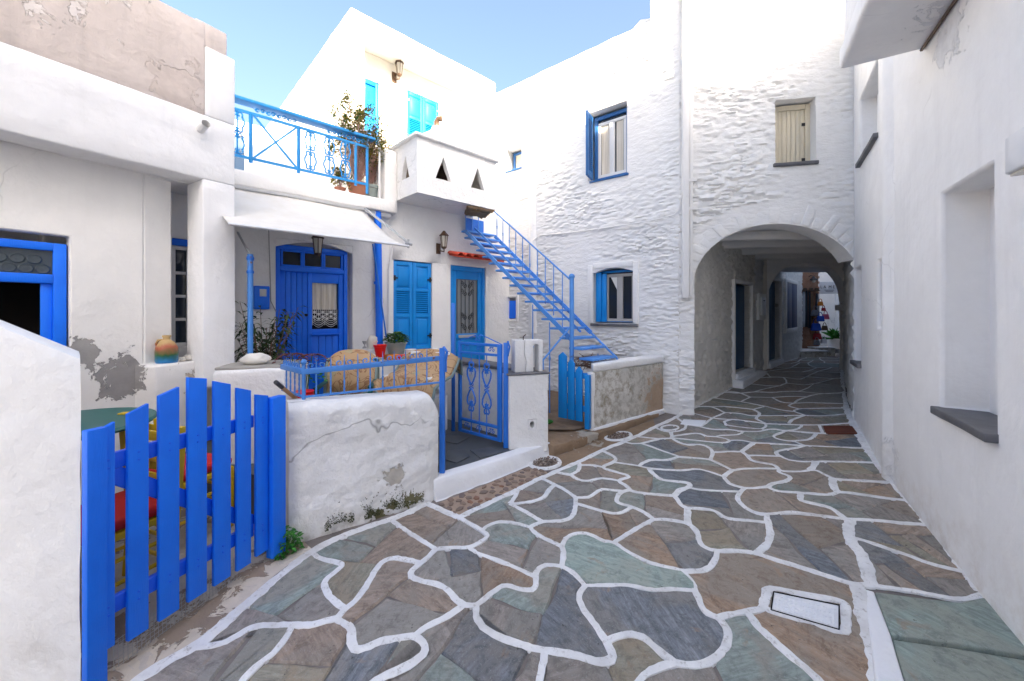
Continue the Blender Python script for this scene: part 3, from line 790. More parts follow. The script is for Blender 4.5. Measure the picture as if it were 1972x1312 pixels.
# rusty drain grate
t = thing('drain_grate', 'rusty rectangular drain grate beside the right hand house', 'grate', gp(1615, 829))
q = [gp(*p, .012) for p in ((1588, 823), (1638, 822.5), (1648, 836), (1594, 836))]
MB().prism([p - V(0, 0, .008) for p in q], (0, 0, .004)).build('pit', 'dark_inside', t)
m = MB()
for i in range(15):
    t_ = i / 14; m.bar(q[0].lerp(q[1], t_) + V(0, 0, .006), q[3].lerp(q[2], t_) + V(0, 0, .006), .022, .012)
for a, b in zip(q, q[1:] + q[:1]): m.bar(a + V(0, 0, .007), b + V(0, 0, .007), .03, .014)
m.build('grid', 'rust', t)
# small white cover by the pier
q = [gp(*p, .014) for p in ((1316, 808), (1360, 810), (1350, 821), (1310, 817))]
tag(MB().prism([p - V(0, 0, .012) for p in q], (0, 0, .016)).build('inspection_cover', 'kerb_white', bevel=.004), 'small white painted cover in the paving at the foot of the pier', 'cover')
# green stone steps at the lower right
gs = thing('green_steps', 'broad green stone steps beside the right hand house wall', 'steps', (2.2, 2.0, -.04))
zt = gp(1680, 1133).z + .012
def onz(px, py, z): 
    Y = (EYE - z) * FPX / (py - HY); return V((px - CX) / FPX * Y, Y, z)
m = MB().prism([onz(x, y, zt) for x, y in ((1686, 1140), (1850, 1160), (1895, 1150), (1985, 1215), (1985, 1262), (1717, 1221))], (0, 0, -.14)).build('step_slab', 'stone_green', gs, bevel=.008, rough=.004)
m = MB().prism([onz(x, y, zt - .006) for x, y in ((1719, 1230), (1985, 1272), (1985, 1420), (1775, 1420))], (0, 0, -.14)).build('step_slab', 'stone_green', gs, bevel=.008, rough=.004)
MB().prism([onz(x, y, zt - .004) for x, y in ((1664, 1134), (1684, 1139), (1716, 1222), (1773, 1420), (1700, 1420))], (0, 0, -.2)).build('white_riser', 'kerb_white', gs, bevel=.01, rough=.004)
# ------------------------------------------------------------------ walls
def lines(lo, hi, step, cuts):
    L = sorted(set([lo, hi] + [c for c in cuts if lo < c < hi]))
    out = []
    for a, b in zip(L, L[1:]):
        n = max(1, round((b - a) / step)); out += [lerp(a, b, i / n) for i in range(n)]
    return out + [hi]
def wallp(name, fr, a0, a1, z0, z1, holes, mat, parent=None, thick=.3, step=.25, zstep=None, disp=None, d=0, bev=.012, edge=(1, 1, 1, 1), zb=None, label=None):
    A = lines(a0, a1, step, [h[i] for h in holes for i in (0, 1)]); Z = lines(z0, z1, zstep or step, [h[i] for h in holes for i in (2, 3)])
    na, nz = len(A), len(Z); m = MB(); idx = {}
    if disp is None: disp = lambda a, z: .006 * noise.noise(V(a * 1.3, z * 1.3, fr.O.x)) + .003 * noise.noise(V(a * 4, z * 4, 1))
    def hole(i, j):
        if i < 0 or j < 0 or i >= na - 1 or j >= nz - 1: return -1
        ca, cz = (A[i] + A[i + 1]) / 2, (Z[j] + Z[j + 1]) / 2
        for h in holes:
            if h[0] < ca < h[1] and h[2] < cz < h[3]: return h[4] if len(h) > 4 else thick
        return None
    def zz(i, j):
        if zb is None: return Z[j]
        return lerp(zb(A[i]), z1, (Z[j] - z0) / (z1 - z0))
    def vid(i, j, dep=None):
        k_ = (i, j, dep)
        if k_ not in idx:
            z = zz(i, j); dd = d + disp(A[i], z) - (dep or 0)
            if dep: dd = d - dep
            idx[k_] = len(m.v); m.v.append(tuple(fr.P(A[i], z, dd)))
        return idx[k_]
    for j in range(nz - 1):
        for i in range(na - 1):
            if hole(i, j) is not None: continue
            m.f.append((vid(i, j), vid(i + 1, j), vid(i + 1, j + 1), vid(i, j + 1)))
            for k_, (di, dj, p, q) in enumerate(((0, -1, (i, j), (i + 1, j)), (1, 0, (i + 1, j), (i + 1, j + 1)), (0, 1, (i + 1, j + 1), (i, j + 1)), (-1, 0, (i, j + 1), (i, j)))):
                h = hole(i + di, j + dj)
                if h is None: continue
                if h == -1:
                    if not edge[k_]: continue
                    h = thick
                m.f.append((vid(*p), vid(*p, h), vid(*q, h), vid(*q)))
    o = m.build(name, mat, parent, smooth=True, label=label)
    if bev:
        b = o.modifiers.new('soft_edges', 'BEVEL'); b.width = bev; b.segments = 2; b.limit_method = 'ANGLE'; b.angle_limit = R(50)
    return o
def rubble(sa0, sz0, amp0, seed, soft=.5):
    def f(a, z):
        mk = noise.noise(V(a * 1.7, z * 2.1, seed + 11)); sa, sz = (sa0, sz0) if mk > 0 else (sa0 * .62, sz0 * .66)
        amp = amp0 * max(.12, min(1.25, .75 + 1.3 * noise.noise(V(a * .9, z * 1.2, seed + 21)))) * min(1, .35 + abs(mk) * 6)
        wz = z + .05 * noise.noise(V(a * 1.1, z * 1.1, seed)); wa = a + .05 * noise.noise(V(a * 2, z * 3, seed + 4))
        q = V(wa * sa, wz * sz, seed); dd, pp = noise.voronoi(q)
        e = min(1, (dd[1] - dd[0]) * 4.2); e = e * e * (3 - 2 * e)
        hsh = noise.cell(pp[0] * 7.3)
        tilt = (q.y - pp[0].y)
        return amp * (soft * e + .8 * (hsh * .5 + .5) - .5 * tilt * e * .6) + amp * .7 * noise.noise(V(a * 13, z * 34, seed)) - amp * .5
    return f
def bars(fr, parent, name, mat, rects, d0, d1, bevel=.004, label=None):
    m = MB()
    for a0, a1, z0, z1 in rects: m.fb(fr, a0, a1, z0, z1, d0, d1)
    return m.build(name, mat, parent, bevel=bevel, label=label)
def pane(fr, parent, mat, a0, a1, z0, z1, d, name='pane', t=.006):
    return MB().fb(fr, a0, a1, z0, z1, d - t, d).build(name, mat, parent)
def window(fr, parent, a0, a1, z0, z1, d, fmat, gmat, fw=.05, cols=1, rws=1, dep=.05, name='window', bar=.03, curtain=None, label=None):
    r_ = [(a0, a1, z1 - fw, z1), (a0, a1, z0, z0 + fw), (a0, a0 + fw, z0 + fw, z1 - fw), (a1 - fw, a1, z0 + fw, z1 - fw)]
    ia0, ia1, iz0, iz1 = a0 + fw, a1 - fw, z0 + fw, z1 - fw
    for i in range(1, cols): c = lerp(ia0, ia1, i / cols); r_.append((c - bar / 2, c + bar / 2, iz0, iz1))
    f = bars(fr, parent, name, fmat, r_, d - dep, d, label=label)
    if rws > 1:
        for r_ in [(lerp(ia0, ia1, i / cols) + bar / 2 * (i > 0), lerp(ia0, ia1, (i + 1) / cols) - bar / 2 * (i < cols - 1), lerp(iz0, iz1, j / rws) - bar / 2, lerp(iz0, iz1, j / rws) + bar / 2) for j in range(1, rws) for i in range(cols)]: bars(fr, f, 'glazing_bar', fmat, [r_], d - dep + .01, d - .006)
    for i in range(cols):
        for j in range(rws): pane(fr, f, gmat, lerp(ia0, ia1, i / cols), lerp(ia0, ia1, (i + 1) / cols), lerp(iz0, iz1, j / rws), lerp(iz0, iz1, (j + 1) / rws), d - dep * .55)
    return f
def shutter(fr, parent, a0, a1, z0, z1, d, mat, louv=(.42, .68), name='shutter', t=.035, panels=True):
    s_ = .055; H = z1 - z0
    zl0, zl1 = z0 + louv[0] * H, z0 + louv[1] * H
    r_ = [(a0, a0 + s_, z0, z1), (a1 - s_, a1, z0, z1)] + [(a0 + s_, a1 - s_, z, z2) for z, z2 in ((z0, z0 + .07), (z1 - .07, z1), (zl0 - .05, zl0), (zl1, zl1 + .05))]
    o = bars(fr, parent, name, mat, r_, d - t, d)
    for z, z2 in ((z0 + .07, zl0 - .05), (zl1 + .05, z1 - .07)):
        if z2 - z > .06:
            bars(fr, o, 'panel', mat, [(a0 + s_, a1 - s_, z, z2)], d - t + .006, d - .014)
            bars(fr, o, 'panel', mat, [(a0 + s_ + .03, a1 - s_ - .03, z + .03, z2 - .03)], d - t + .006, d - .004, .006)
    n = max(3, int((zl1 - zl0) / .032)); m = MB()
    for i in range(n):
        z = zl0 + (i + .5) * (zl1 - zl0) / n
        m.hexa([fr.P(a0 + s_, z - .016, d - .008), fr.P(a1 - s_, z - .016, d - .008), fr.P(a1 - s_, z - .010, d - .004), fr.P(a0 + s_, z - .010, d - .004),
                fr.P(a0 + s_, z + .008, d - .032), fr.P(a1 - s_, z + .008, d - .032), fr.P(a1 - s_, z + .014, d - .028), fr.P(a0 + s_, z + .014, d - .028)])
    m.build('louvres', mat, o)
    return o
def spiral(fr, a, z, d, r, turns, start, sgn, n=14):
    return [fr.P(a + sgn * math.cos(start + turns * 2 * math.pi * i / n) * r * (1 - .75 * i / n), z + math.sin(start + turns * 2 * math.pi * i / n) * r * (1 - .75 * i / n), d) for i in range(n + 1)]
def cscroll(m, fr, a, z0, z1, d, wdt, sgn, r=.006, n=5):        # a C or heart half: bow with curls at both ends
    H = z1 - z0; pts_ = []
    q = H * .16
    for i in range(9):                                         # lower curl
        t = i / 8; an = -math.pi * .2 + (1 - t) * math.pi * 1.7; rr_ = q * (.35 + .65 * t)
        pts_.append((wdt * .45 + math.cos(an) * rr_ * .8 - q * .2, z0 + q + math.sin(-an) * rr_))
    for i in range(9):
        t = (i + .5) / 9; pts_.append((wdt * (.55 + .45 * math.sin(math.pi * t)), lerp(z0 + q * 1.2, z1 - q * 1.2, t)))
    for i in range(9):
        t = i / 8; an = -math.pi * .2 + t * math.pi * 1.7; rr_ = q * (1 - .65 * t)
        pts_.append((wdt * .45 + math.cos(an) * rr_ * .8 - q * .2, z1 - q + math.sin(an) * rr_))
    m.tube([fr.P(a + sgn * x, z, d) for x, z in pts_], r, n)

B = Fr((-2.95, 5.0), (.7274, .6862))
C = Fr((2.39, 5.7), (1.2, -1.0)); 
AR = Fr((2.39, 5.7), (2.12, -.45))
A = Fr((-2.66, 3.83), (.605, 1.0))
G1 = Fr((2.5, 1.95), (.58, 1.0), True)
G2 = Fr((3.63, 3.9), (.88, 1.35), True)
K = Fr(KO, KU)
H = Fr(HO, HU, True)

# ---- house with blue door and balcony (left part of facade B) -----------------------------------------------------
bh = thing('blue_door_house', 'white house with bright blue door, balcony and awning', 'house', B.P(0, .3))
aR = B.a(750)
dA0, dA1 = B.a(533), B.a(672); dz1 = B.z(600, 478) + .02
hb = [(dA0 - .01, dA1 + .05, .3, dz1 + .06, .16)]
wallp('wall', B, -2.6, aR, 0, 3.05, hb, 'plaster', bh, .5)
# arched lintel over the recess
m = MB()
a0, a1, zt_ = hb[0][0], hb[0][1], hb[0][3]
pl = [(a0, zt_ + .001), (a0, zt_ - .10)] + [(lerp(a0, a1, i / 10), zt_ - .10 + .095 * math.sin(math.pi * i / 10)) for i in range(1, 10)] + [(a1, zt_ - .10), (a1, zt_ + .001)]
m.prism([B.P(a, z, -.003) for a, z in pl], tuple(B.P(0, 0, -.12) - B.P(0, 0, 0))).build('lintel', 'plaster', bh)
wallp('upper_wall', B, -2.6, aR + .8, 3.0, 4.35, [(B.a(430, -1.2), B.a(480, -1.2), 3.3, 4.2, .12)], 'plaster', bh, .3, d=-1.2)
window(B, bh, B.a(430, -1.2), B.a(480, -1.2), 3.3, 4.2, -1.24, 'white_paint', 'glass_blue', .05, 1, 1)
MB().fb(B, -2.6, aR + .02, 3.06, 3.24, -1.3, .16).build('balcony_slab', 'plaster', bh, bevel=.02, rough=.008)
MB().fb(B, -2.6, aR - .02, 3.00, 3.058, -.2, .10).build('slab_ledge', 'plaster', bh, bevel=.012, rough=.005)
# blue double door
dr = bars(B, bh, 'door', 'blue', [(dA0, dA1, dz1 - .06, dz1), (dA0, dA0 + .05, .3, dz1 - .06), (dA1 - .05, dA1, .3, dz1 - .06), (dA0 + .05, dA1 - .05, B.z(600, 520) - .03, B.z(600, 520) + .03)], -.14, -.05, .006)
ztr = B.z(600, 520)
for i in range(3):
    p0, p1 = lerp(dA0 + .06, dA1 - .06, i / 3), lerp(dA0 + .06, dA1 - .06, (i + 1) / 3)
    bars(B, dr, 'transom_frame', 'blue', [(p0, p0 + .025, ztr + .03, dz1 - .06), (p1 - .025, p1, ztr + .03, dz1 - .06), (p0 + .025, p1 - .025, ztr + .03, ztr + .055), (p0 + .025, p1 - .025, dz1 - .085, dz1 - .06)], -.12, -.065)
    pane(B, dr, 'glass', p0 + .02, p1 - .02, ztr + .05, dz1 - .08, -.095)
am = B.a(600) 
for i in range(5):
    p0, p1 = lerp(dA0 + .05, am - .025, i / 5), lerp(dA0 + .05, am - .025, (i + 1) / 5)
    MB().fb(B, p0 + .002, p1 - .002, .3, ztr - .03, -.13, -.088).build('plank', 'blue', dr, bevel=.005)
bars(B, dr, 'stile', 'blue', [(am - .025, am + .03, .3, ztr - .03), (dA1 - .11, dA1 - .05, .3, ztr - .03)], -.13, -.075, .005)
zp0, zp1 = B.z(630, 634), B.z(630, 545)
for r_ in ((am + .03, dA1 - .11, zp1, ztr - .03), (am + .03, dA1 - .11, zp0 - .07, zp0)): bars(B, dr, 'glazing_rail', 'blue', [r_], -.13, -.08, .005)
MB().fb(B, am + .02, dA1 - .10, zp0 - .085, zp0 - .065, -.13, -.05).build('weather_bar', 'blue', dr, bevel=.006)
for i in range(4):
    p0, p1 = lerp(am + .03, dA1 - .11, i / 4), lerp(am + .03, dA1 - .11, (i + 1) / 4)
    MB().fb(B, p0 + .002, p1 - .002, .3, zp0 - .085, -.13, -.092).build('plank', 'blue', dr, bevel=.005)
MB().fb(B, am + .03, dA1 - .11, zp0, zp1, -.135, -.13).build('door_back', 'dark_inside', dr)
m = MB(); nn_ = 40                                           # pleated curtain with a lace hem
cz = lerp(zp0, zp1, .42)
def curt(x0, x1, za, zb_, d, f=16, amp=.006):
    m_ = MB(); vv = []
    for i in range(nn_ + 1):
        a = lerp(x0, x1, i / nn_); dd = d + amp * math.sin(i * f * .35)
        vv += [B.P(a, za, dd), B.P(a, zb_, dd)]
    m_.add(vv, [(2 * i, 2 * i + 2, 2 * i + 3, 2 * i + 1) for i in range(nn_)]); return m_
curt(am + .045, dA1 - .125, cz, zp1, -.118).build('curtain', 'curtain', dr, smooth=True)
m = MB(); x0, x1 = am + .045, dA1 - .125; hh = cz - zp0
for i in range(13): m.tube([B.P(lerp(x0, x1, i / 12), cz, -.117), B.P(lerp(x0, x1, i / 12), zp0 + .05 + .10 * abs(math.sin(i * math.pi / 6)) , -.117)], .0035, 4)
for j in range(7):
    z = cz - .02 - j * .028
    m.tube([B.P(lerp(x0, x1, i / 24), z - .05 * abs(math.sin(i * math.pi / 12)) * (j > 1), -.116) for i in range(25)], .005 if j % 2 else .003, 4)
for i in range(6):
    for j in range(2):
        a = lerp(x0, x1, (i + .5) / 6); z = cz - .035 - j * .06 - .03 * (i % 2); m.fb(B, a - .016, a + .016, z - .014, z + .014, -.118, -.115)
m.build('lace_hem', 'lace', dr)
pane(B, dr, 'glass', am + .03, dA1 - .11, zp0, zp1, -.10) if False else None
MB().lathe(B.P(am - .045, B.z(593, 607), -.07), [(.016, -.016), (.022, 0), (.016, .016)], 10).build('handle', 'black_iron', dr)
MB().fb(B, dA0 - .02, dA1 + .06, .3, dz1 + .06, -.17, -.142).build('door_recess', 'plaster', bh)
MB().fb(B, dA0 - .1, dA1 + .1, .26, .30, -.2, .12).build('threshold', 'slate_sill', bh, bevel=.008)

# balcony railing: posts and rails of blue iron with scrolls
rl = .12
def zr(x, y): return B.z(x, y, rl)
zt0, zb0 = zr(705, 283), zr(705, 362)
aP = B.a(707, rl); aL = -1.6
rail = MB().bar(B.P(aL, zt0 + .13, rl - .03), B.P(aP + .10, zt0 + .13, rl - .03), .16, .035)
rail = rail.build('balcony_railing', 'blue_sky_iron', bh, bevel=.004)
m = MB().bar(B.P(aL, zt0, rl), B.P(aP, zt0, rl), .022, .03).bar(B.P(aL, zb0 + .05, rl), B.P(aP, zb0 + .05, rl), .022, .03)
m.build('rail', 'blue_sky_iron', rail)
for px_ in (483, 575, 685, 707):
    a = B.a(px_, rl)
    MB().bar(B.P(a, zb0 - (.08 if px_ > 700 else 0), rl), B.P(a, zt0 + (.12 if px_ > 700 else 0), rl), .03, .03).build('post', 'blue_sky_iron', rail)
a0, a1 = B.a(486, rl), B.a(573, rl)
m = MB().bar(B.P(a0, zt0, rl), B.P(a1, zb0 + .05, rl), .016, .022).bar(B.P(a1, zt0, rl), B.P(a0, zb0 + .05, rl + .012), .012, .022)
m.build('cross_brace', 'blue_sky_iron', rail)
for px_ in (457, 598, 634, 665):
    a = B.a(px_, rl); m = MB().bar(B.P(a, zb0 + .05, rl), B.P(a, zt0, rl), .012, .012); hh = (zt0 - zb0 - .05)
    for k_ in range(2):
        for sg in (-1, 1): cscroll(m, B, a, zb0 + .07 + k_ * hh * .47, zb0 + .07 + (k_ + 1) * hh * .47, rl, .07, sg, .010)
    m.build('scroll', 'blue_sky_iron', rail)
for s0, s1 in ((490, 572), (630, 703)):
    m = MB()
    a0, a1 = B.a(s0, rl), B.a(s1, rl); n = 4
    for i in range(n):
        a = lerp(a0, a1, (i + .5) / n); w_ = (a1 - a0) / n
        for sg in (1, -1): m.tube(spiral(B, a + sg * w_ * .24, zt0 + .065, rl, w_ * .23, 1.2, 0 if sg > 0 else math.pi, 1), .009, 4)
    m.build('scroll', 'blue_sky_iron', rail)
# junction box and cable under the slab
zz_ = B.z(530, 372, .05)
tag(MB().fb(B, B.a(515, .05), B.a(543, .05), B.z(530, 381, .05), B.z(530, 360, .05), 0.003, .06).build('junction_box', 'white_metal', bevel=.006), 'white junction box on the wall under the balcony slab', 'junction box')
m = MB().tube([B.P(B.a(x), B.z(x, y) + .004, .01) for x, y in ((455, 361), (480, 366), (495, 371), (515, 379), (535, 386), (548, 378), (580, 383), (620, 392), (660, 398), (695, 402))], .006, 5)
tag(m.build('wall_cable', 'cable'), 'thin grey cable along the wall above the awning', 'cable')

# ---- neighbour house with turquoise shutters and door --------------------------------------------------------------
sh = thing('shutter_house', 'white house with turquoise shutters, blue glazed door and red tile hood', 'house', B.P(2.2, .3))
aE = 4.0
w0, w1, wz0, wz1 = B.a(758), B.a(833), B.z(795, 675), B.z(795, 503)
p0, p1, pz1 = B.a(868), B.a(936), B.z(900, 513)
wallp('wall', B, aR, aE, 0, 3.35, [(w0, w1, wz0, wz1, .10), (p0, p1, .3, pz1, .12)], 'plaster', sh, .4, d=-.004)
mid = (w0 + w1) / 2
s1 = shutter(B, sh, w0 + .01, mid - .004, wz0 + .01, wz1 - .01, -.03, 'blue_light', (.40, .66))
s2 = shutter(B, sh, mid + .004, w1 - .01, wz0 + .01, wz1 - .01, -.03, 'blue_light', (.40, .66))
MB().fb(B, w0, w1, wz0, wz1, -.11, -.095).build('window_back', 'dark_inside', sh)
MB().fb(B, w0 - .08, w1 + .1, wz0 - .06, wz0 - .003, -.1, .05).build('window_sill', 'plaster', sh, bevel=.012)
for a in (w0 + .03, w1 - .03):
    for z in (wz0 + .22, wz1 - .28): MB().fb(B, a - .05, a + .05, z - .012, z + .012, -.03, -.018).fb(B, a - .012, a + .012, z - .04, z + .04, -.03, -.012).build('hinge', 'black_iron', sh)
fd = bars(B, sh, 'door', 'blue_light', [(p0, p0 + .06, .3, pz1), (p1 - .06, p1, .3, pz1), (p0 + .06, p1 - .06, pz1 - .09, pz1)], -.1, -.03, .006)
z0_, z1_ = B.z(900, 643), B.z(900, 538)
bars(B, fd, 'leaf', 'blue_light', [(p0 + .06, p0 + .15, .3, pz1 - .09), (p1 - .15, p1 - .06, .3, pz1 - .09), (p0 + .15, p1 - .15, z1_, pz1 - .09), (p0 + .15, p1 - .15, z0_ - .09, z0_), (p0 + .15, p1 - .15, .3, .5)], -.09, -.05, .005)
bars(B, fd, 'panel', 'blue_light', [(p0 + .15, p1 - .15, .5, z0_ - .09)], -.085, -.07, .005)
MB().fb(B, p0 + .2, p1 - .2, z0_ - .07, z0_ - .02, -.055, -.044).build('letter_slot', 'steel', fd, bevel=.003)
pane(B, fd, 'glass_grey', p0 + .15, p1 - .15, z0_, z1_, -.075)
m = MB(); gw = p1 - p0 - .30
for i in range(6): a = p0 + .17 + i * (gw - .04) / 5; m.tube([B.P(a, z0_ + .01, -.055), B.P(a, z1_ - .01, -.055)], .005, 4)
for zc in (z0_ + .10, z1_ - .12, (z0_ + z1_) / 2 - .2, (z0_ + z1_) / 2 + .22):
    for sg in (-1, 1):
        m.tube(spiral(B, p0 + .15 + gw / 2 + sg * .055, zc, -.05, .05, 1.3, 0, sg), .005, 4)
        m.tube(spiral(B, p0 + .15 + gw / 2 + sg * .11, zc + .07, -.05, .035, 1.2, math.pi, sg), .005, 4)
m.build('grille', 'black_iron', fd)
MB().fb(B, p0 - .08, p1 + .08, .26, .3, -.12, .1).build('threshold', 'slate_sill', sh, bevel=.008)
# red tile hood over the door: each tile a half-round
hood = MB().hexa([B.P(p0 - .04, pz1 + .16, 0), B.P(p1 + .22, pz1 + .16, 0), B.P(p1 + .22, pz1 + .10, .26), B.P(p0 - .04, pz1 + .10, .26), B.P(p0 - .04, pz1 + .19, 0), B.P(p1 + .22, pz1 + .19, 0), B.P(p1 + .22, pz1 + .13, .26), B.P(p0 - .04, pz1 + .13, .26)]).build('tile_hood', 'red_tile', sh, bevel=.008)
for i in range(7):
    ac = lerp(p0, p1 + .18, i / 6); m = MB(); vv = []
    for j in range(9):
        an = math.pi * j / 8
        for rr_, (zq, dq) in ((.066, (.19, .0)), (.074, (.125, .30))):
            vv.append(B.P(ac + math.cos(an) * rr_, pz1 + zq + math.sin(an) * rr_ * .75, dq))
    m.add(vv, [(2 * j, 2 * j + 2, 2 * j + 3, 2 * j + 1) for j in range(8)])
    o = m.build('roof_tile', 'red_tile', hood, smooth=True)
    sm = o.modifiers.new('thickness', 'SOLIDIFY'); sm.thickness = .014

# boxed oven / chimney bay on the corner
ov = thing('chimney_bay', 'white roughcast chimney bay with three triangular openings jutting over the lane', 'chimney bay', B.P(1.6, 3.3, .3))
OD = .667; o0, o1 = B.a(803, OD), B.a(955, OD); oz0, oz1 = B.z(803, 370, OD), B.z(803, 262, OD)
def trihole(fr, c, z0, hh, w_, a0, a1, zz0, zz1, d, parent, th=.07, name='front_wall'):
    # wall panel with triangular openings: c is a list of centres
    pts_ = []
    from mathutils.geometry import delaunay_2d_cdt
    P2 = [Vector((a0, zz0)), Vector((a1, zz0)), Vector((a1, zz1)), Vector((a0, zz1))]; F = [[0, 1, 2, 3]]; tri = []
    for cc in c:
        k_ = len(P2); P2 += [Vector((cc - w_ / 2, z0)), Vector((cc + w_ / 2, z0)), Vector((cc, z0 + hh))]; tri.append((k_, k_ + 1, k_ + 2))
    r_ = delaunay_2d_cdt(P2, [(i, (i + 1) % 4) for i in range(4)] + [(t[i], t[(i + 1) % 3]) for t in tri for i in range(3)], [], 0, 1e-5)
    V2, _, F2 = r_[0], r_[1], r_[2]; m_ = MB()
    keep = []
    for f in F2:
        cc_ = sum((V2[i] for i in f), Vector((0, 0))) / len(f)
        inn = False
        for t in tri:
            a_, b_, c_ = P2[t[0]], P2[t[1]], P2[t[2]]
            s_ = [(q.x - p.x) * (cc_.y - p.y) - (q.y - p.y) * (cc_.x - p.x) for p, q in ((a_, b_), (b_, c_), (c_, a_))]
            if all(x > 0 for x in s_) or all(x < 0 for x in s_): inn = True
        if not inn: keep.append(tuple(f))
    n_ = len(V2)
    m_.add([fr.P(v.x, v.y, d) for v in V2] + [fr.P(v.x, v.y, d - th) for v in V2], keep + [tuple(i + n_ for i in f[::-1]) for f in keep])
    ec = {}
    for f in keep:
        for i in range(len(f)):
            e = (f[i], f[(i + 1) % len(f)]); ec[tuple(sorted(e))] = ec.get(tuple(sorted(e)), 0) + 1
    m_.f += [(e[0], e[1], e[1] + n_, e[0] + n_) for e, k_ in ec.items() if k_ == 1]
    return m_.build(name, 'plaster_rough', parent, rough=.006, rs=9)
tw = (o1 - o0)
trihole(B, [lerp(o0, o1, .30), lerp(o0, o1, .74)], oz0 + .27, .34, .27, o0, o1, oz0, oz1, OD, ov)
OS = Fr(B.P(o0, 0, OD).xy, (-B.n.x, -B.n.y), True)           # left flank, runs back to the wall
trihole(OS, [.34], oz0 + .27, .34, .24, 0.002, OD + .4, oz0, oz1, 0, ov, name='side_wall')
MB().fb(B, o0 + .07, o1, oz0, oz0 + .05, -.3, OD - .07).build('floor_slab', 'plaster', ov)
MB().fb(B, o1 - .07, o1 - .003, oz0 + .002, oz1 - .002, -.3, OD - .072).build('side_wall', 'plaster_rough', ov)
MB().fb(B, o0 + .3, o1 - .2, oz0 + .06, oz1 - .03, -.3, .12).build('flue', 'dark_wood', ov)
MB().fb(B, o0 - .05, o1 + .05, oz1, oz1 + .045, -.5, OD + .05).build('cornice', 'plaster_rough', ov, bevel=.012, rough=.006)
oc = B.P(lerp(o0, o1, .50), oz1 + .04, .02)
MB().lathe(oc, [(.50, 0), (.48, .08), (.40, .22), (.28, .34), (.15, .43), (.09, .48), (.075, .53), (.02, .54)], 28).build('dome', 'plaster', ov, smooth=True)
m = MB().tube([oc + V(0, 0, .55), oc + V(0, 0, .62), oc + V(.03, -.02, .66), oc + V(.10, -.03, .66)], .045, 10); m.build('chimney_pipe', 'brown_metal', ov, smooth=True)
m = MB()
for i in range(7):
    q = random.uniform(-.02, .02); e = B.P(o1 - .55 + i * .03, oz0 - .03 - random.random() * .06, OD - .05 - i * .05); e2 = B.P(o1 - .02 + q, oz0 - .01 - i * .012, OD - .02 - i * .05)
    m.tube([e, e.lerp(e2, .35) + V(0, 0, random.uniform(-.02, .03)), e.lerp(e2, .7) + V(0, 0, random.uniform(-.02, .03)), e2], .03, 6, r1=.018)
m.build('broken_lath', 'driftwood', ov, smooth=True)
MB().fb(B, aR - .12, o0 - .0, 3.06, 4.02, -.3, .10).build('corner_pier', 'plaster_rough', sh, bevel=.03, rough=.008)
MB().fb(B, aR - .10, o0 + .5, 3.34, 3.40, -1.3, .02).build('roof_terrace', 'plaster', sh)
tag(MB().tube([B.P(o0 - .30, 4.1, .125), B.P(o0 - .30, 3.2, .125), B.P(o0 - .31, 3.0, .05), B.P(o0 - .28, 2.6, .03), B.P(o0 - .29, 2.2, .03)], .016, 6).build('white_conduit', 'white_paint', smooth=True), 'white conduit running down the wall beside the chimney bay', 'conduit')

# ---- upper house with canopy roof ---------------------------------------------------------------------------------
ch = thing('canopy_house', 'sunlit upper house with flat canopy roof and turquoise door', 'house', B.P(2, 3.2, -2))
cd, rd = -.75, -1.3
c0, c1 = B.a(680, cd), B.a(955, cd); cz1, cz0 = B.z(680, 15, cd), B.z(680, 44, cd)
MB().fb(B, c0 - .04, c1, cz0, cz1, -7, cd).build('roof_slab', 'warm_plaster', ch, bevel=.03, rough=.010)
MB().fb(B, c0 - .035, c0 + .20, 2.5, cz0 - .001, -7, cd - .01).build('side_wall', 'warm_plaster', ch, bevel=.02, rough=.010)
q0, q1, qz0, qz1 = B.a(672, rd) , B.a(731, rd), B.z(700, 238, rd), B.z(700, 148, rd)
u0, u1, uz0, uz1 = B.a(784, rd), B.a(846, rd), B.z(815, 262, rd) - .25, B.z(815, 185, rd)
wallp('wall', B, c0 + .2, c1 + 1.2, 2.5, cz0, [(q0 + .02, q1, qz0 - .3, qz1, .1), (u0, u1, uz0, uz1, .08)], 'warm_plaster', ch, .5, d=rd)
ud = bars(B, ch, 'door', 'blue_light', [(q1 - .06, q1, qz0 - .3, qz1), (q0, q0 + .05, qz0 - .3, qz1), (q0 + .05, q1 - .06, qz1 - .07, qz1), (q0 + .05, q1 - .06, qz0 - .3, qz0 - .2)], rd - .08, rd - .03, .006)
bars(B, ud, 'leaf', 'blue_light', [(q0 + .05, q1 - .06, qz0 - .2, qz1 - .07)], rd - .08, rd - .06, .004)
bars(B, ud, 'panel', 'blue_light', [(q0 + .14, q1 - .16, qz0 - .1, qz1 - .18)], rd - .075, rd - .047, .012)
um = (u0 + u1) / 2
shutter(B, ch, u0 + .01, um - .003, uz0, uz1 - .01, rd - .02, 'blue_light', (.1, .5)); shutter(B, ch, um + .003, u1 - .01, uz0, uz1 - .01, rd - .02, 'blue_light', (.1, .5))
MB().fb(B, u0, u1, uz0, uz1, rd - .09, rd - .075).build('window_back', 'dark_inside', ch)
for a in (u0 + .01, u1 - .01): MB().fb(B, a - .04, a + .04, uz1 - .2, uz1 - .17, rd - .02, rd + .0).build('hinge', 'steel', ch)
tag(MB().tube([B.P(B.a(681, -.5), B.z(681, 215, -.5), -.5), B.P(B.a(760, -.3), B.z(760, 236, -.3), -.3), B.P(B.a(790, .2), B.z(790, 262, .2), .2)], .005, 4).build('clothes_wire', 'cable'), 'thin wire slung from the canopy house to the chimney bay', 'wire')

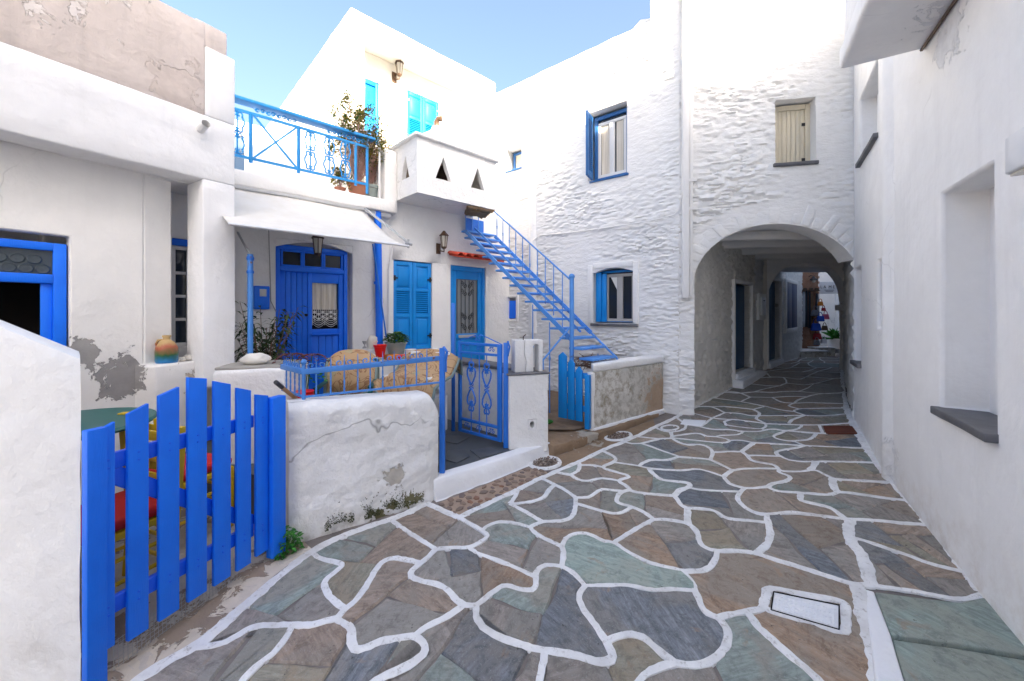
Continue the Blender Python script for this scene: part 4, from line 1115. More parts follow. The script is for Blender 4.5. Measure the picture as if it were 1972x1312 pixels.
# ---- stone house with rubble wall ----------------------------------------------------------------------------------
st = thing('stone_house', 'whitewashed rubble stone house with blue windows beside the arch', 'house', C.P(-1.5, .1))
rb = rubble(6.0, 17.0, .031, 3.0)
zT = 5.87
W1 = (C.a(1133), C.a(1207), C.z(1170, 342), C.z(1170, 206))
W2 = (C.a(1143), C.a(1220), C.z(1180, 623), C.z(1180, 516))
W3 = (C.a(975), C.a(1005), C.z(990, 326), C.z(990, 284))
W4 = (C.a(967), C.a(995), C.z(980, 615), C.z(980, 574))
def plain(a, z):                                            # smoother plaster round the windows and on the pilaster strip
    f = 1.0
    for q in (W1, W2, W3, W4):
        da = max(q[0] - a, a - q[1], 0); dz = max(q[2] - z, z - q[3], 0); f = min(f, max(0, (max(da, dz) - .06) / .10))
    s_ = abs(a - C.a(1026)); f = min(f, .12 + max(0, (s_ - .07) / .06))
    return min(1, f)
wallp('wall', C, -4.5, .0, 0, zT, [(*W1, .18), (*W2, .16), (*W3, .2), (*W4, .12)], 'limewash_stone', st, .4, .026, .0155, lambda a, z: rb(a, z) * plain(a, z) * (.45 + .55 * min(1, max(0, (4.4 - z) / 1.2))) + .02 * noise.noise(V(a * .7, z * .7, 9)), bev=0)
MB().fb(C, -4.6, .0, zT - .02, zT + .10, -.45, .012).build('coping', 'limewash_stone', st, bevel=.05, seg=3, rough=.016)
MB().fb(C, -3.0, -2.86, 0, zT - .6, .004, .03).build('pilaster', 'limewash_stone', st, bevel=.02, rough=.006) if False else None
a_p = C.a(1026); m = MB(); vv = []
n_ = 26
for j in range(n_ + 1):
    z = lerp(1.2, 4.3, j / n_)
    for i in range(7):
        t_ = i / 6; vv.append(C.P(a_p + (t_ - .5) * .19, z, .002 + .05 * math.sin(math.pi * t_) ** .7 + .006 * noise.noise(V(t_, z * 3, 1))))
m.add(vv, [(j * 7 + i, j * 7 + i + 1, j * 7 + i + 8, j * 7 + i + 7) for j in range(n_) for i in range(6)])
m.build('pilaster', 'plaster', st, smooth=True)
# upper window: open blue shutter, white casements, curtain
f1 = window(C, st, W1[0] + .05, W1[1], W1[2], W1[3] - .05, -.12, 'blue_window', 'glass', .06, 1, 1, .06)
window(C, st, W1[0] + .11, W1[1] - .06, W1[2] + .06, W1[3] - .16, -.13, 'white_paint', 'glass', .05, 2, 1, .05, bar=.09, name='casement')
MB().fb(C, W1[0] + .03, W1[1] + .03, W1[2] - .035, W1[2] - .002, -.16, .03).build('window_sill', 'blue_window', st, bevel=.006)
m = MB(); c0_, c1_ = W1[0] + .17, W1[1] - .12
for s0, s1 in ((c0_, c0_ + .14), (c1_ - .12, c1_)):
    vv = []
    for i in range(13):
        vv += [C.P(lerp(s0, s1, i / 12), W1[2] + .1, -.15 + .003 * math.sin(i * 1.7)), C.P(lerp(s0, s1, i / 12), W1[3] - .2, -.15 + .003 * math.sin(i * 1.7))]
    m.add(vv, [(2 * i, 2 * i + 2, 2 * i + 3, 2 * i + 1) for i in range(12)])
m.build('curtain', 'curtain', f1, smooth=True)
def leaf_open(fr, parent, a, z0, z1, wd, ang, mat, d0=-.02, louv=None):
    o = fr.P(a, 0, d0); u = fr.u * math.cos(ang) + fr.n * math.sin(ang)
    f = Fr((o.x, o.y), (u.x, u.y)); 
    if f.n.dot(fr.n) < 0 and abs(math.cos(ang)) > .3: f.n = -f.n
    return f
fs = leaf_open(C, st, W1[0] + .04, 0, 0, 0, R(78), 'blue_window')
shutter(fs, st, 0.0, .30, W1[2] + .02, W1[3] - .08, .0, 'blue_window', (.1, .9))
# lower window in a plastered surround, one shutter open
sw = .09
m = bars(C, st, 'window_surround', 'plaster', [(W2[0] - sw, W2[0], W2[2] - .0, W2[3] + .07), (W2[1], W2[1] + sw, W2[2], W2[3] + .07), (W2[0], W2[1], W2[3] - .004, W2[3] + .09)], -.05, .035, .012)
pl = [(W2[0], W2[3] + .0), (W2[0], W2[3] - .07)] + [(lerp(W2[0], W2[1], i / 10), W2[3] - .07 + .068 * math.sin(math.pi * i / 10)) for i in range(1, 10)] + [(W2[1], W2[3] - .07), (W2[1], W2[3])]
MB().prism([C.P(a, z, .02) for a, z in pl], tuple(C.P(0, 0, -.1) - C.P(0, 0, 0))).build('lintel', 'plaster', st)
window(C, st, W2[0], W2[1], W2[2] + .02, W2[3] - .03, -.13, 'blue_light', 'glass', .035, 1, 1, .04)
window(C, st, W2[0] + .16, W2[1] - .035, W2[2] + .03, W2[3] - .09, -.12, 'grey_wood', 'glass', .045, 2, 1, .05, bar=.10, name='casement')
MB().prism([C.P(W2[0] + .25, W2[3] - .14, -.128), C.P(W2[0] + .44, W2[3] - .14, -.128), C.P(W2[0] + .41, W2[3] - .45, -.128)], tuple(C.P(0, 0, .004) - C.P(0, 0, 0))).build('curtain', 'lace', st)
bars(C, st, 'shutter', 'blue_light', [(W2[0] + .01, W2[0] + .10, W2[2] + .02, W2[3] - .06)], -.10, -.06, .006)
bars(C, st, 'shutter', 'blue_light', [(W2[0] + .105, W2[0] + .19, W2[2] + .02, W2[3] - .08)], -.11, -.075, .006)
MB().fb(C, W2[0] - .03, W2[1] + .08, W2[2] - .045, W2[2] - .003, -.14, .06).build('window_sill', 'slate_sill', st, bevel=.006)
window(C, st, W3[0] + .05, W3[1], W3[2], W3[3] - .04, -.16, 'blue_window', 'cream_wood', .04)
MB().fb(C, W3[0] - .02, W3[1], W3[2] - .03, W3[2] - .002, -.18, .02).build('window_sill', 'blue_window', st, bevel=.004)
# meter niche
bars(C, st, 'niche_frame', 'plaster', [(W4[0] - .05, W4[0], W4[2] - .05, W4[3] + .05), (W4[1], W4[1] + .05, W4[2] - .05, W4[3] + .05), (W4[0], W4[1], W4[3], W4[3] + .05), (W4[0], W4[1], W4[2] - .05, W4[2])], -.05, .03, .008)
MB().fb(C, W4[0], W4[1], W4[2], W4[3], -.13, -.115).build('niche_back', 'plaster', st)
mt = thing('niche_meter', 'small blue meter box tilted in a white framed wall niche', 'meter', C.P(W4[0] + .1, W4[2]))
MB().hexa([C.P(W4[0] + .10, W4[2] + .01, -.10), C.P(W4[1] - .02, W4[2] + .02, -.10), C.P(W4[1] - .02, W4[2] + .02, .0), C.P(W4[0] + .10, W4[2] + .01, .0), C.P(W4[0] + .08, W4[3] - .06, -.10), C.P(W4[1] - .03, W4[3] - .05, -.10), C.P(W4[1] - .03, W4[3] - .05, .0), C.P(W4[0] + .08, W4[3] - .06, .0)]).build('case', 'blue', mt, bevel=.008)
MB().fb(C, W4[0] + .12, W4[0] + .18, W4[3] - .16, W4[3] - .09, .001, .006).build('dial', 'glass', mt)
MB().fb(C, -4.55, -.5, .01, zT - .05, -3.8, -.42).build('body', 'limewash_stone', st)
tag(MB().tube([C.P(C.a(x), C.z(x, y), .035) for x, y in ((985, 495), (1015, 475), (1042, 454), (1100, 449), (1160, 441), (1220, 432), (1270, 423), (1300, 415), (1310, 405), (1312, 385), (1316, 375), (1326, 380))], .009, 5).build('wall_cable', 'white_paint', smooth=True), 'long white cable sagging across the rubble stone house wall', 'cable')

# ---- arch house ---------------------------------------------------------------------------------------------------
ah = thing('arch_house', 'whitewashed rubble house bridging the lane on a round arch', 'house', AR.P(1, .1))
sL, sR = AR.a(1337), 2.167; ac, hw = (sL + sR) / 2 + .03, (sR - sL) / 2 + .04
zs, rise = AR.z(1337, 548), AR.z(1476, 432) - AR.z(1337, 548)
def arch(a, grow=0): 
    t = max(-1, min(1, (a - ac) / (hw + grow))); return zs + (rise + grow) * math.sqrt(max(0, 1 - t * t))
rb2 = rubble(5.8, 16.0, .036, 8.0)
zA = zs + rise + .02
def dsp(a, z):
    q = math.hypot((a - ac) / (hw + .32), max(0, z - zs) / (rise + .32)) if z > zs else 2
    return rb2(a, z) * (.25 if q < 1 else 1) * (.6 + .4 * min(1, max(0, (5 - z) / 1.5))) + .02 * noise.noise(V(a * .8, z * .8, 3))
Wd = (AR.a(1493), AR.a(1571), AR.z(1530, 313), AR.z(1530, 190))
AT = 6.4
wallp('wall', AR, 0, sL, -.1, zA, [], 'limewash_stone', ah, .35, .026, .017, dsp, bev=0, edge=(1, 1, 0, 0))
wallp('spandrel', AR, sL, sR, zs, zA, [], 'limewash_stone', ah, .35, .024, .02, dsp, bev=0, edge=(1, 0, 0, 0), zb=lambda a: arch(a))
wallp('wall', AR, 0, sR + .3, zA, AT, [(*Wd, .22)], 'limewash_stone', ah, .35, .026, .018, dsp, bev=0, edge=(0, 1, 1, 1))
wallp('return_wall', C, C.a(1253), 0, zT + .0, AT, [], 'limewash_stone', ah, .35, .06, .06, lambda a, z: .02 * noise.noise(V(a * 2, z * 2, 5)), d=.003, bev=0)
# voussoirs
rv = random.Random(4); nv = 25
for i in range(nv):
    t0, t1 = math.pi * (1 - i / nv), math.pi * (1 - (i + 1) / nv); t0 -= .012; t1 += .012
    gr = .20 + rv.uniform(-.04, .10); pp_ = rv.uniform(.004, .020)
    Q = [(ac + math.cos(t) * (hw + g), zs + math.sin(t) * (rise + g)) for t, g in ((t0, .012), (t1, .012), (t1 + rv.uniform(-.02, .02), gr), (t0 + rv.uniform(-.02, .02), gr + rv.uniform(-.03, .03)))]
    if max(q[0] for q in Q) > sR - .005: Q = [(min(q[0], sR - .005), q[1]) for q in Q]
    if Q[0][0] == Q[1][0] == Q[2][0]: continue
    MB().prism([AR.P(a, z, pp_) for a, z in Q], tuple(AR.P(0, 0, -.12) - AR.P(0, 0, 0))).build('voussoir', 'limewash_stone', ah, bevel=.012, rough=.007, rs=8)
# window with cream board shutter
for i in range(6):
    a0, a1 = lerp(Wd[0] + .09, Wd[1] - .06, i / 6), lerp(Wd[0] + .09, Wd[1] - .06, (i + 1) / 6)
    MB().fb(AR, a0 + .002, a1 - .002, Wd[2] + .01, Wd[3] - .09, -.19, -.16).build('shutter_board', 'cream_wood', ah, bevel=.005)
bars(AR, ah, 'window_frame', 'cream_wood', [(Wd[0] + .03, Wd[0] + .09, Wd[2], Wd[3] - .02), (Wd[1] - .06, Wd[1], Wd[2], Wd[3] - .02), (Wd[0] + .09, Wd[1] - .06, Wd[3] - .09, Wd[3] - .02)], -.21, -.14, .006)
MB().fb(AR, Wd[0] + .0, Wd[1], Wd[2], Wd[3], -.24, -.215).build('window_back', 'dark_wood', ah)
MB().fb(AR, Wd[0] - .03, Wd[1] + .02, Wd[2] - .05, Wd[2] - .003, -.2, .05).build('window_sill', 'slate_sill', ah, bevel=.008, rough=.004)
for z in (Wd[2] + .08, Wd[3] - .3): MB().fb(AR, Wd[1] - .10, Wd[1] - .05, z - .02, z + .02, -.158, -.145).build('hinge', 'black_iron', ah)
# downpipe casing between the houses
dp = thing('downpipe_casing', 'white boxed downpipe between the stone house and the arch house', 'downpipe', C.P(-.05, 1.7, .05))
pz0, pz1 = AR.z(1322, 575), AR.z(1322, 350)
MB().fb(AR, AR.a(1312), AR.a(1325), pz0, 6.3, .0, .09).build('casing', 'white_paint', dp, bevel=.006, rough=.002)
MB().fb(AR, AR.a(1326), AR.a(1333), pz0 + .02, 5.6, .0, .06).build('pipe', 'white_paint', dp, bevel=.01)
for z in (pz1, pz1 - .4): MB().fb(AR, AR.a(1324), AR.a(1340), z - .02, z + .02, .01, .07).build('bracket', 'white_paint', dp)
# passage
pw = thing('passage_house', 'rough grey plastered house wall with blue doors inside the passage', 'house', K.P(3, .2))
rk = lambda a, z: .026 * noise.noise(V(a * 6, z * 7, 2)) + .045 * (max(0, noise.noise(V(a * 12, z * 15, 4))) ** .7) + .018 * noise.noise(V(a * 25, z * 25, 6))
def KD(x0, x1, yt, yb): return (K.a(x0), K.a(x1), K.z(x0, yb), K.z(x0, yt))
D1 = (K.a(1411), K.a(1444), .44, K.z(1411, 545)); D2 = (K.a(1476), K.a(1501), .40, K.z(1476, 538)); WB = (K.a(1511), K.a(1531), K.z(1520, 632), K.z(1520, 546))
aSp, aEnd = K.a(1452), K.a(1545)
wallp('wall', K, .0, aSp, -.1, 2.95, [(*D1, .16)], 'roughcast', pw, .3, .03, .03, rk, bev=0)
wallp('wall', K, aSp, aEnd, -.1, 2.95, [(*D2, .16), (*WB, .12)], 'roughcast_white', pw, .3, .04, .04, lambda a, z: rk(a, z) * .8, d=-.004, bev=0)
MB().fb(K, aEnd - .3, aEnd - .02, 0, 2.9, -3, -.02).build('gable', 'roughcast_white', pw)
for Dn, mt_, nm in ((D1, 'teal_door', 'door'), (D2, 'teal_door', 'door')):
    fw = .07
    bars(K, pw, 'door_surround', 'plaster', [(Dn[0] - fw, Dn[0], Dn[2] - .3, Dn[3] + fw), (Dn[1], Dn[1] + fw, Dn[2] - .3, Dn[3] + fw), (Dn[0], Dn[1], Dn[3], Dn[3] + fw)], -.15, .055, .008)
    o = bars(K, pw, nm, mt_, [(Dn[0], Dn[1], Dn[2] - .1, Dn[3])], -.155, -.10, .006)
    MB().fb(K, Dn[0] - .02, Dn[1] + .02, -.1, Dn[2] - .002, -.16, .1).build('door_step', 'kerb_white', pw, bevel=.01)
MB().fb(K, D1[0] - .1, D1[1] + .5, .0, .34, .02, .2).build('door_step', 'kerb_white', pw, bevel=.015, rough=.004)
bars(K, pw, 'window_surround', 'plaster', [(WB[0] - .12, WB[0], WB[2] - .12, WB[3] + .1), (WB[1], WB[1] + .1, WB[2] - .12, WB[3] + .1), (WB[0], WB[1], WB[3], WB[3] + .1), (WB[0], WB[1], WB[2] - .12, WB[2])], -.1, .06, .008)
wm = (WB[0] + WB[1]) / 2
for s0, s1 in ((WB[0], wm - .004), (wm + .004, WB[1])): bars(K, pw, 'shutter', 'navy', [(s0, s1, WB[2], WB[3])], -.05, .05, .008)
mb = thing('wall_mailbox', 'white metal post box in a plaster frame between the passage doors', 'mailbox', K.P(K.a(1462), 1.5))
a0, a1, z0, z1 = K.a(1456), K.a(1470), K.z(1462, 616), K.z(1462, 566)
MB().fb(K, a0, a1, z0, z1, -.02, .06).build('frame', 'plaster', mb, bevel=.01)
MB().fb(K, lerp(a0, a1, .2), lerp(a0, a1, .8), lerp(z0, z1, .18), lerp(z0, z1, .86), .06, .085).build('door', 'white_metal', mb, bevel=.006)
MB().fb(K, lerp(a0, a1, .4), lerp(a0, a1, .6), lerp(z0, z1, .72), lerp(z0, z1, .75), .084, .088).build('slot', 'dark_inside', mb)
n2 = tag(MB().fb(K, D2[1] - .02, D2[1] + .01, 1.72, 1.80, -.09, -.02).build('number_plate', 'grey_wood'), 'small number plate on the jamb of the far passage door', 'plate')
rp = thing('passage_right_house', 'rough white wall closing the right side of the passage', 'house', H.P(2, .2))
wallp('wall', H, 0, 9.5, -.1, 3.3, [], 'roughcast_white', rp, .3, .10, .06, lambda a, z: rk(a, z) * 1.2, bev=0)
MB().fb(H, 4.5, 9.5, 3.26, 5.8, -4, -.05).build('shading_storey', 'roughcast_white', rp)  # unseen storey added to cast shade on the far house
MB().fb(H, .05, 9.5, 0, 3.25, -4, -.31).build('body', 'roughcast_white', rp)
# ceiling of planks on beams, inner arch, flat soffit beyond
yc0, yc1 = 6.0, 9.1; zc = 2.86
for i in range(9):
    Y0 = lerp(5.75, yc1, i / 9); Y1 = lerp(5.75, yc1, (i + 1) / 9) - .02
    MB().hexa([(kx(Y0) - .4, Y0 + .15, zc), (hx(Y0) + .3, Y0 - .25, zc), (hx(Y1) + .3, Y1 - .25, zc), (kx(Y1) - .4, Y1 + .15, zc), (kx(Y0) - .4, Y0 + .15, zc + .06), (hx(Y0) + .3, Y0 - .25, zc + .06), (hx(Y1) + .3, Y1 - .25, zc + .06), (kx(Y1) - .4, Y1 + .15, zc + .06)]).build('ceiling_plank', 'cream_wood' if False else 'white_paint', ah, bevel=.008, rough=.006)
for Y in (6.25, 7.0, 7.75, 8.5):
    MB().bar((kx(Y) - .3, Y + .15, zc - .07), (hx(Y) + .3, Y - .25, zc - .07 + random.uniform(-.02, .02)), .13, .14).build('ceiling_beam', 'white_paint', ah, bevel=.015, rough=.01)
MB().prism([(1.0, 7.4, 2.93), (2.3, 6.05, 2.93), (4.9, 5.5, 2.93), (12, 13.5, 2.93), (7.5, 13.0, 2.93)], (0, 0, 4.2)).build('body', 'limewash_stone', ah) if False else None
MB().prism([(2.0, 6.2, 2.94), (4.6, 5.65, 2.94), (8.4, 9.5, 2.94), (5.3, 9.6, 2.94), (1.6, 7.5, 2.94)], (0, 0, 3.2)).build('body', 'limewash_stone', ah)
MB().prism([(kx(9.0) - .3, 9.3, 2.60), (hx(9.0) + .3, 8.9, 2.60), (hx(10.2) + .3, 10.2, 2.60), (kx(10.2) - .3, 10.2, 2.60)], (0, 0, .35)).build('soffit', 'plaster_smooth', ah, bevel=.02)
Yi = 8.95; IA = Fr((kx(Yi) - .15, Yi + .06), (1.0, -.12)); wI = hx(Yi) - kx(Yi) + .3
icA = .27 + (wI - .45) / 2; ihw = (wI - .45) / 2
def iarch(a):
    t = max(-1, min(1, (a - icA) / ihw)); return 1.75 + .92 * (max(0, 1 - abs(t) ** 2.6)) ** .5
wallp('inner_arch', IA, .27, .27 + 2 * ihw, 1.75, 2.95, [], 'plaster_rough', ah, .3, .04, .12, lambda a, z: .008 * noise.noise(V(a * 5, z * 5, 2)), zb=iarch, bev=0, edge=(1, 0, 0, 0))
MB().fb(IA, 0, .27, .0, 2.94, -.3, .0).build('inner_pier', 'roughcast', ah, rough=.012, rs=8)
MB().fb(IA, .27 + 2 * ihw, wI + .1, .0, 2.94, -.3, .0).build('inner_pier', 'roughcast', ah, rough=.012, rs=8)
MB().fb(IA, .27 + 2 * ihw - .1, wI, 1.62, 1.75, -.32, .06).build('impost', 'plaster_rough', ah, bevel=.02, rough=.01)
MB().fb(IA, .02, .12, 2.35, 2.6, .0, .08).build('lamp_box', 'white_metal', ah, bevel=.01)

# ---- right-hand house ---------------------------------------------------------------------------------------------
rh = thing('right_house', 'smooth white house with deep window niches lining the right of the lane', 'house', G1.P(0, 0))
n1 = (G1.a(1914), G1.a(1812), G1.z(1914, 836), G1.z(1914, 314))
bendA = (3.9 - 1.95) / G1.u.y
nz = [(*n1, .24)]
wallp('wall', G1, -9, bendA + .0, -.7, 5.2, nz, 'plaster_smooth', rh, .4, .22, disp=lambda a, z: .012 * noise.noise(V(a * .7, z * .6, 2)) + .004 * noise.noise(V(a * 3, z * 3, 1)), bev=.02, edge=(1, 0, 1, 1))
L2 = G2.a(1645)
m1 = (G2.a(1636.5 + 3), G2.a(1658), G2.z(1658, 702), G2.z(1658, 512)); m2 = (G1.a(1700) if False else G2.a(1687), G2.a(1702), G2.z(1702, 633), G2.z(1702, 496)); m3 = (G2.a(1657), G2.a(1691), G2.z(1691, 258), G2.z(1691, 112))
nh = []
for q in (m1, m2, m3):
    q = (max(.02, min(q[0], q[1])), min(1.57, max(q[0], q[1])), q[2], q[3]); nh.append((*q, .16))
nh[1] = (.06, .24, nh[1][2], nh[1][3], .12)
wallp('wall', G2, 0, 1.611, -.3, 5.2, nh, 'plaster_smooth', rh, .4, .16, disp=lambda a, z: .010 * noise.noise(V(a * .7, z * .6, 7)) + .003 * noise.noise(V(a * 3, z * 3, 1)), bev=.02, edge=(1, 1, 1, 0), d=.002)
for fr, q, pmat in ((G1, nz[0], 'plaster_smooth'), (G2, nh[0], 'plaster_smooth'), (G2, nh[1], 'plaster_smooth'), (G2, nh[2], 'plaster_smooth')):
    MB().fb(fr, q[0] - .02, q[1] + .02, q[2] - .02, q[3] + .02, -q[4] - .03, -q[4] + .01).build('niche_panel', pmat, rh)
for fr, q in ((G1, nz[0]), (G2, nh[0]), (G2, nh[2])):
    MB().fb(fr, q[0] - .03, q[1] + .03, q[2] - .045, q[2] + .006, -q[4] + .01, .045).build('window_sill', 'slate_sill', rh, bevel=.006, rough=.004)
# softly rounded buttress at the bend, downpipe
m = MB(); vv = []; n_ = 30
for j in range(n_ + 1):
    z = lerp(-.05, 5.2, j / n_)
    for i in range(9):
        t_ = i / 8; vv.append(G1.P(bendA + (t_ - .5) * .30 - .20, z, .0 + .055 * math.sin(math.pi * t_) ** 1.3 + .004 * noise.noise(V(t_, z * 2, 3)) - .004))
m.add(vv, [(j * 9 + i, j * 9 + i + 1, j * 9 + i + 10, j * 9 + i + 9) for j in range(n_) for i in range(8)])
m.build('buttress', 'plaster_smooth', rh, smooth=True)
# balcony slab
sa = G1.a(1778); sz = G1.z(1778, 95)
MB().hexa([G1.P(sa - 6, sz, -.1), G1.P(sa, sz, -.1), G1.P(sa + .02, sz, .50), G1.P(sa - 6, sz, .50), G1.P(sa - 6, sz + .17, -.1), G1.P(sa, sz + .17, -.1), G1.P(sa + .02, sz + .17, .50), G1.P(sa - 6, sz + .17, .50)]).build('balcony_slab', 'plaster_smooth', rh, bevel=.03, seg=3, rough=.004)
MB().fb(G1, sa - 6, sa, sz + .172, sz + 1.1, .36, .47).build('balcony_parapet', 'plaster_smooth', rh, bevel=.02, rough=.004)
tag(MB().tube([G1.P(sa - 3, sz - .012, .015), G1.P(sa - .02, sz - .012, .015)], .012, 6).build('conduit', 'brown_metal'), 'brown conduit under the balcony slab of the right hand house', 'conduit')
ll = (G1.a(1938), G1.a(1990)); 
la = thing('wall_light', 'grey box wall light on the right hand house at the photo edge', 'wall lamp', G1.P(G1.a(1950), 2.3))
MB().fb(G1, G1.a(1950, .06), G1.a(1950, .06) - .22, G1.z(1950, 337, .06), G1.z(1950, 265, .06), 0, .09).build('housing', 'white_metal', la, bevel=.012)
MB().fb(G1, G1.a(1950, .06) - .02, G1.a(1950, .06) - .20, G1.z(1950, 337, .06) - .012, G1.z(1950, 337, .06), .015, .075).build('lens', 'glass_lamp', la)
# body and roofs of the right-hand house (unseen storeys shaped to shade the lane)
def blk(fr, a0, a1, z0, z1, d0, d1, nm): return MB().fb(fr, a0, a1, z0, z1, d0, d1).build(nm, 'plaster_smooth', rh)
blk(G2, -.2, 1.60, 5.2, 5.55, -3.4, -.0, 'parapet')
blk(G1, -9, bendA - .01, .0, 5.19, -5, -.41, 'body')
for a_, z0_, z1_ in ((bendA - .0, 5.2, 5.55), (2.1, 5.55, 6.3), (1.3, 6.3, 6.95), (.75, 6.95, 7.9), (-.5, 7.9, 8.7), (-2.2, 8.7, 9.5)):
    blk(G1, -9, a_, z0_, z1_, -5, .002 if a_ > 2.2 else .0, 'shading_storey')
# ---- porch house on the left --------------------------------------------------------------------------------------
pa = thing('porch_house', 'white house with tan parapet, deep beam and corner column on the left', 'house', A.P(0, 0))
aC0 = A.a(391); zb_, zm_, zt_ = 2.80, 3.39, 4.22
MB().fb(A, -6, 0.0, zb_, zm_, -.28, 0).build('beam', 'plaster_smooth', pa, bevel=.015, rough=.006)
MB().fb(A, -6, aC0 + .02, zm_ - .002, zt_, -.5, -.012).build('parapet', 'tan_render', pa, bevel=.012, rough=.006)
MB().fb(A, aC0 + .02, .0, zm_, zt_ - .20, -.5, 0).build('parapet_end', 'plaster_smooth', pa, bevel=.015, rough=.006)
MB().fb(A, aC0 - .05, -.06, zt_ - .20, zt_ + .02, -.5, -.02).build('parapet_cap', 'tan_render', pa, bevel=.015, rough=.006)
MB().fb(A, aC0, 0.0, .9, zb_ + .002, -.34, -.001).build('column', 'plaster_smooth', pa, bevel=.012, rough=.005)
wd_ = -.30
w0, w1 = -3.0, A.a(131, wd_); wz1 = A.z(131, 470, wd_) 
aw1 = A.a(277, wd_)
wallp('wall', A, -6, aw1, 0, zb_ + .2, [(w0, w1 + .01, .9, wz1 + .06, .10)], 'porch_wall', pa, .6, .2, d=wd_)
pl = [(w0, wz1 + .075), (w1 + .012, wz1 + .075), (w1 + .012, wz1 - .0)] + [(lerp(w1, w0, i / 10), wz1 + .02 + .05 * math.sin(math.pi * i / 10)) for i in range(1, 10)] + [(w0, wz1)]
SP = Fr(A.P(aw1, 0, wd_).xy, Vector((.25, 1.0)))                # splayed return towards the recessed window
spL = SP.a(331)
wallp('splay_wall', SP, 0, spL, 0, zb_ + .2, [], 'porch_wall', pa, .5, .2)
BW = Fr(SP.P(spL, 0, -.42).xy, A.u)                             # wall with the small window behind the column
wallp('recess_wall', BW, -.6, BW.a(425), 0, zb_ + .3, [(BW.a(332), BW.a(372), BW.z(350, 668), BW.z(350, 460), .1)], 'porch_wall', pa, .3)
MB().fb(A, aw1 - .5, .0, zb_ + .0, zb_ + .12, -1.6, -.28).build('porch_ceiling', 'plaster', pa)
# big blue window
f = bars(A, pa, 'window', 'blue', [(w1 - .07, w1, .9, wz1), (w0, w1 - .07, wz1 - .06, wz1), (w0, w1 - .07, A.z(100, 546, wd_) - .0, A.z(100, 546, wd_) + .07)], wd_ - .09, wd_ - .035, .006)
zq = A.z(100, 546, wd_) + .07
pane(A, f, 'bottle_glass', w0, w1 - .07, zq, wz1 - .06, wd_ - .065)
m = MB(); rb_ = .042
for j in range(4):
    for i in range(22):
        a = w1 - .12 - i * rb_ * 1.95 - (j % 2) * rb_; z = zq + rb_ * .9 + j * rb_ * 1.7
        if z + rb_ > wz1 - .05: continue
        vv = []
        for r_, dq in ((1, .0), (.8, .008), (.5, .004), (.2, .007)):
            for k_ in range(10): vv.append(A.P(a + math.cos(k_ * .6283) * rb_ * r_, z + math.sin(k_ * .6283) * rb_ * r_ * .92, wd_ - .064 + dq))
        m.add(vv, [(q * 10 + k_, q * 10 + (k_ + 1) % 10, q * 10 + 10 + (k_ + 1) % 10, q * 10 + 10 + k_) for q in range(3) for k_ in range(10)] + [tuple(range(30, 40))])
m.build('bottle_pane', 'bottle_glass', f, smooth=True)
MB().fb(A, w0, w1, .9, wz1, wd_ - .55, wd_ - .5).build('window_back', 'dark_inside', pa)
MB().fb(A, w1 - .13, w1 - .07, .9, zq - .07, wd_ - .085, wd_ - .06).build('casement', 'blue', f, bevel=.005)
# small recessed window: blue lintel, white glazing
v0, v1, vz0, vz1 = BW.a(332), BW.a(372), BW.z(350, 668), BW.z(350, 460)
bars(BW, pa, 'lintel_board', 'blue', [(v0, v1, vz1 - .07, vz1)], -.09, -.02, .005)
window(BW, pa, v0, v1, vz0, vz1 - .07, -.04, 'white_paint', 'glass', .04, 1, 4, .05)
# rainwater spout
dpz = A.z(403, 241, .1)
tag(MB().tube([A.P(A.a(386), dpz - .03, -.02), A.P(A.a(386), dpz, .11)], .034, 14, cap=False).build('rainwater_spout', 'white_paint', smooth=True), 'short round rainwater spout sticking out of the beam', 'spout')
# window ledge with jug and pebbles
lz = SP.z(340, 697, .12)
lg = MB().fb(SP, SP.a(297, .2), SP.a(381, .2), .0, lz, -.35, .22).build('window_ledge', 'porch_wall', pa, bevel=.02, rough=.008)
jp = SP.P(SP.a(321, .1), lz, .1)
k_ = M['painted_jug']
jg = thing('painted_jug', 'painted plastic jug with handle standing on the window ledge', 'jug', jp)
MB().lathe(jp, [(.075, 0), (.082, .02), (.082, .10), (.078, .14), (.05, .19), (.028, .205), (.026, .225), (.032, .228), (.032, .245), (.02, .247)], 20).build('body', 'painted_jug', jg, smooth=True)
MB().tube([jp + V(-.03, -.005, .205), jp + V(-.07, -.01, .20), jp + V(-.085, -.01, .17), jp + V(-.075, -.005, .13)], .010, 8).build('handle', 'painted_jug', jg, smooth=True)
# shift the painted bands to the jug's own height
for nd in k_.node_tree.nodes:
    if nd.type == 'MATH' and nd.operation == 'SUBTRACT' and abs(nd.inputs[1].default_value - 1.22) < 1e-4: nd.inputs[1].default_value = jp.z
def rock(name, c, rx, ry, rz, mat, seed, lab, cat='stone', group=None):
    bm = bmesh.new(); bmesh.ops.create_icosphere(bm, subdivisions=3, radius=1)
    for v in bm.verts:
        n_ = noise.noise(v.co * 1.3 + V(seed, 0, 0)) * .25 + noise.noise(v.co * 3 + V(0, seed, 0)) * .08
        v.co = V(v.co.x * rx, v.co.y * ry, v.co.z * rz) * (1 + n_)
    zmin = min(v.co.z for v in bm.verts)
    for v in bm.verts: v.co += Vector(c) - V(0, 0, zmin * .9)
    for f_ in bm.faces: f_.smooth = True
    me = bpy.data.meshes.new(name); bm.to_mesh(me); bm.free(); o = mobj(name, me, mat); return tag(o, lab, cat, group)
for i, (x, s_, lb) in enumerate(((339, .022, 'left pebble beside the painted jug on the ledge'), (350, .026, 'middle pebble on the ledge beside the jug'), (364, .036, 'largest white pebble at the right end of the jug ledge'))):
    rock('pebble', SP.P(SP.a(x, .12), lz, .12), s_ * 1.3, s_, s_ * .8, 'white_rock', i * 3.1, lb)
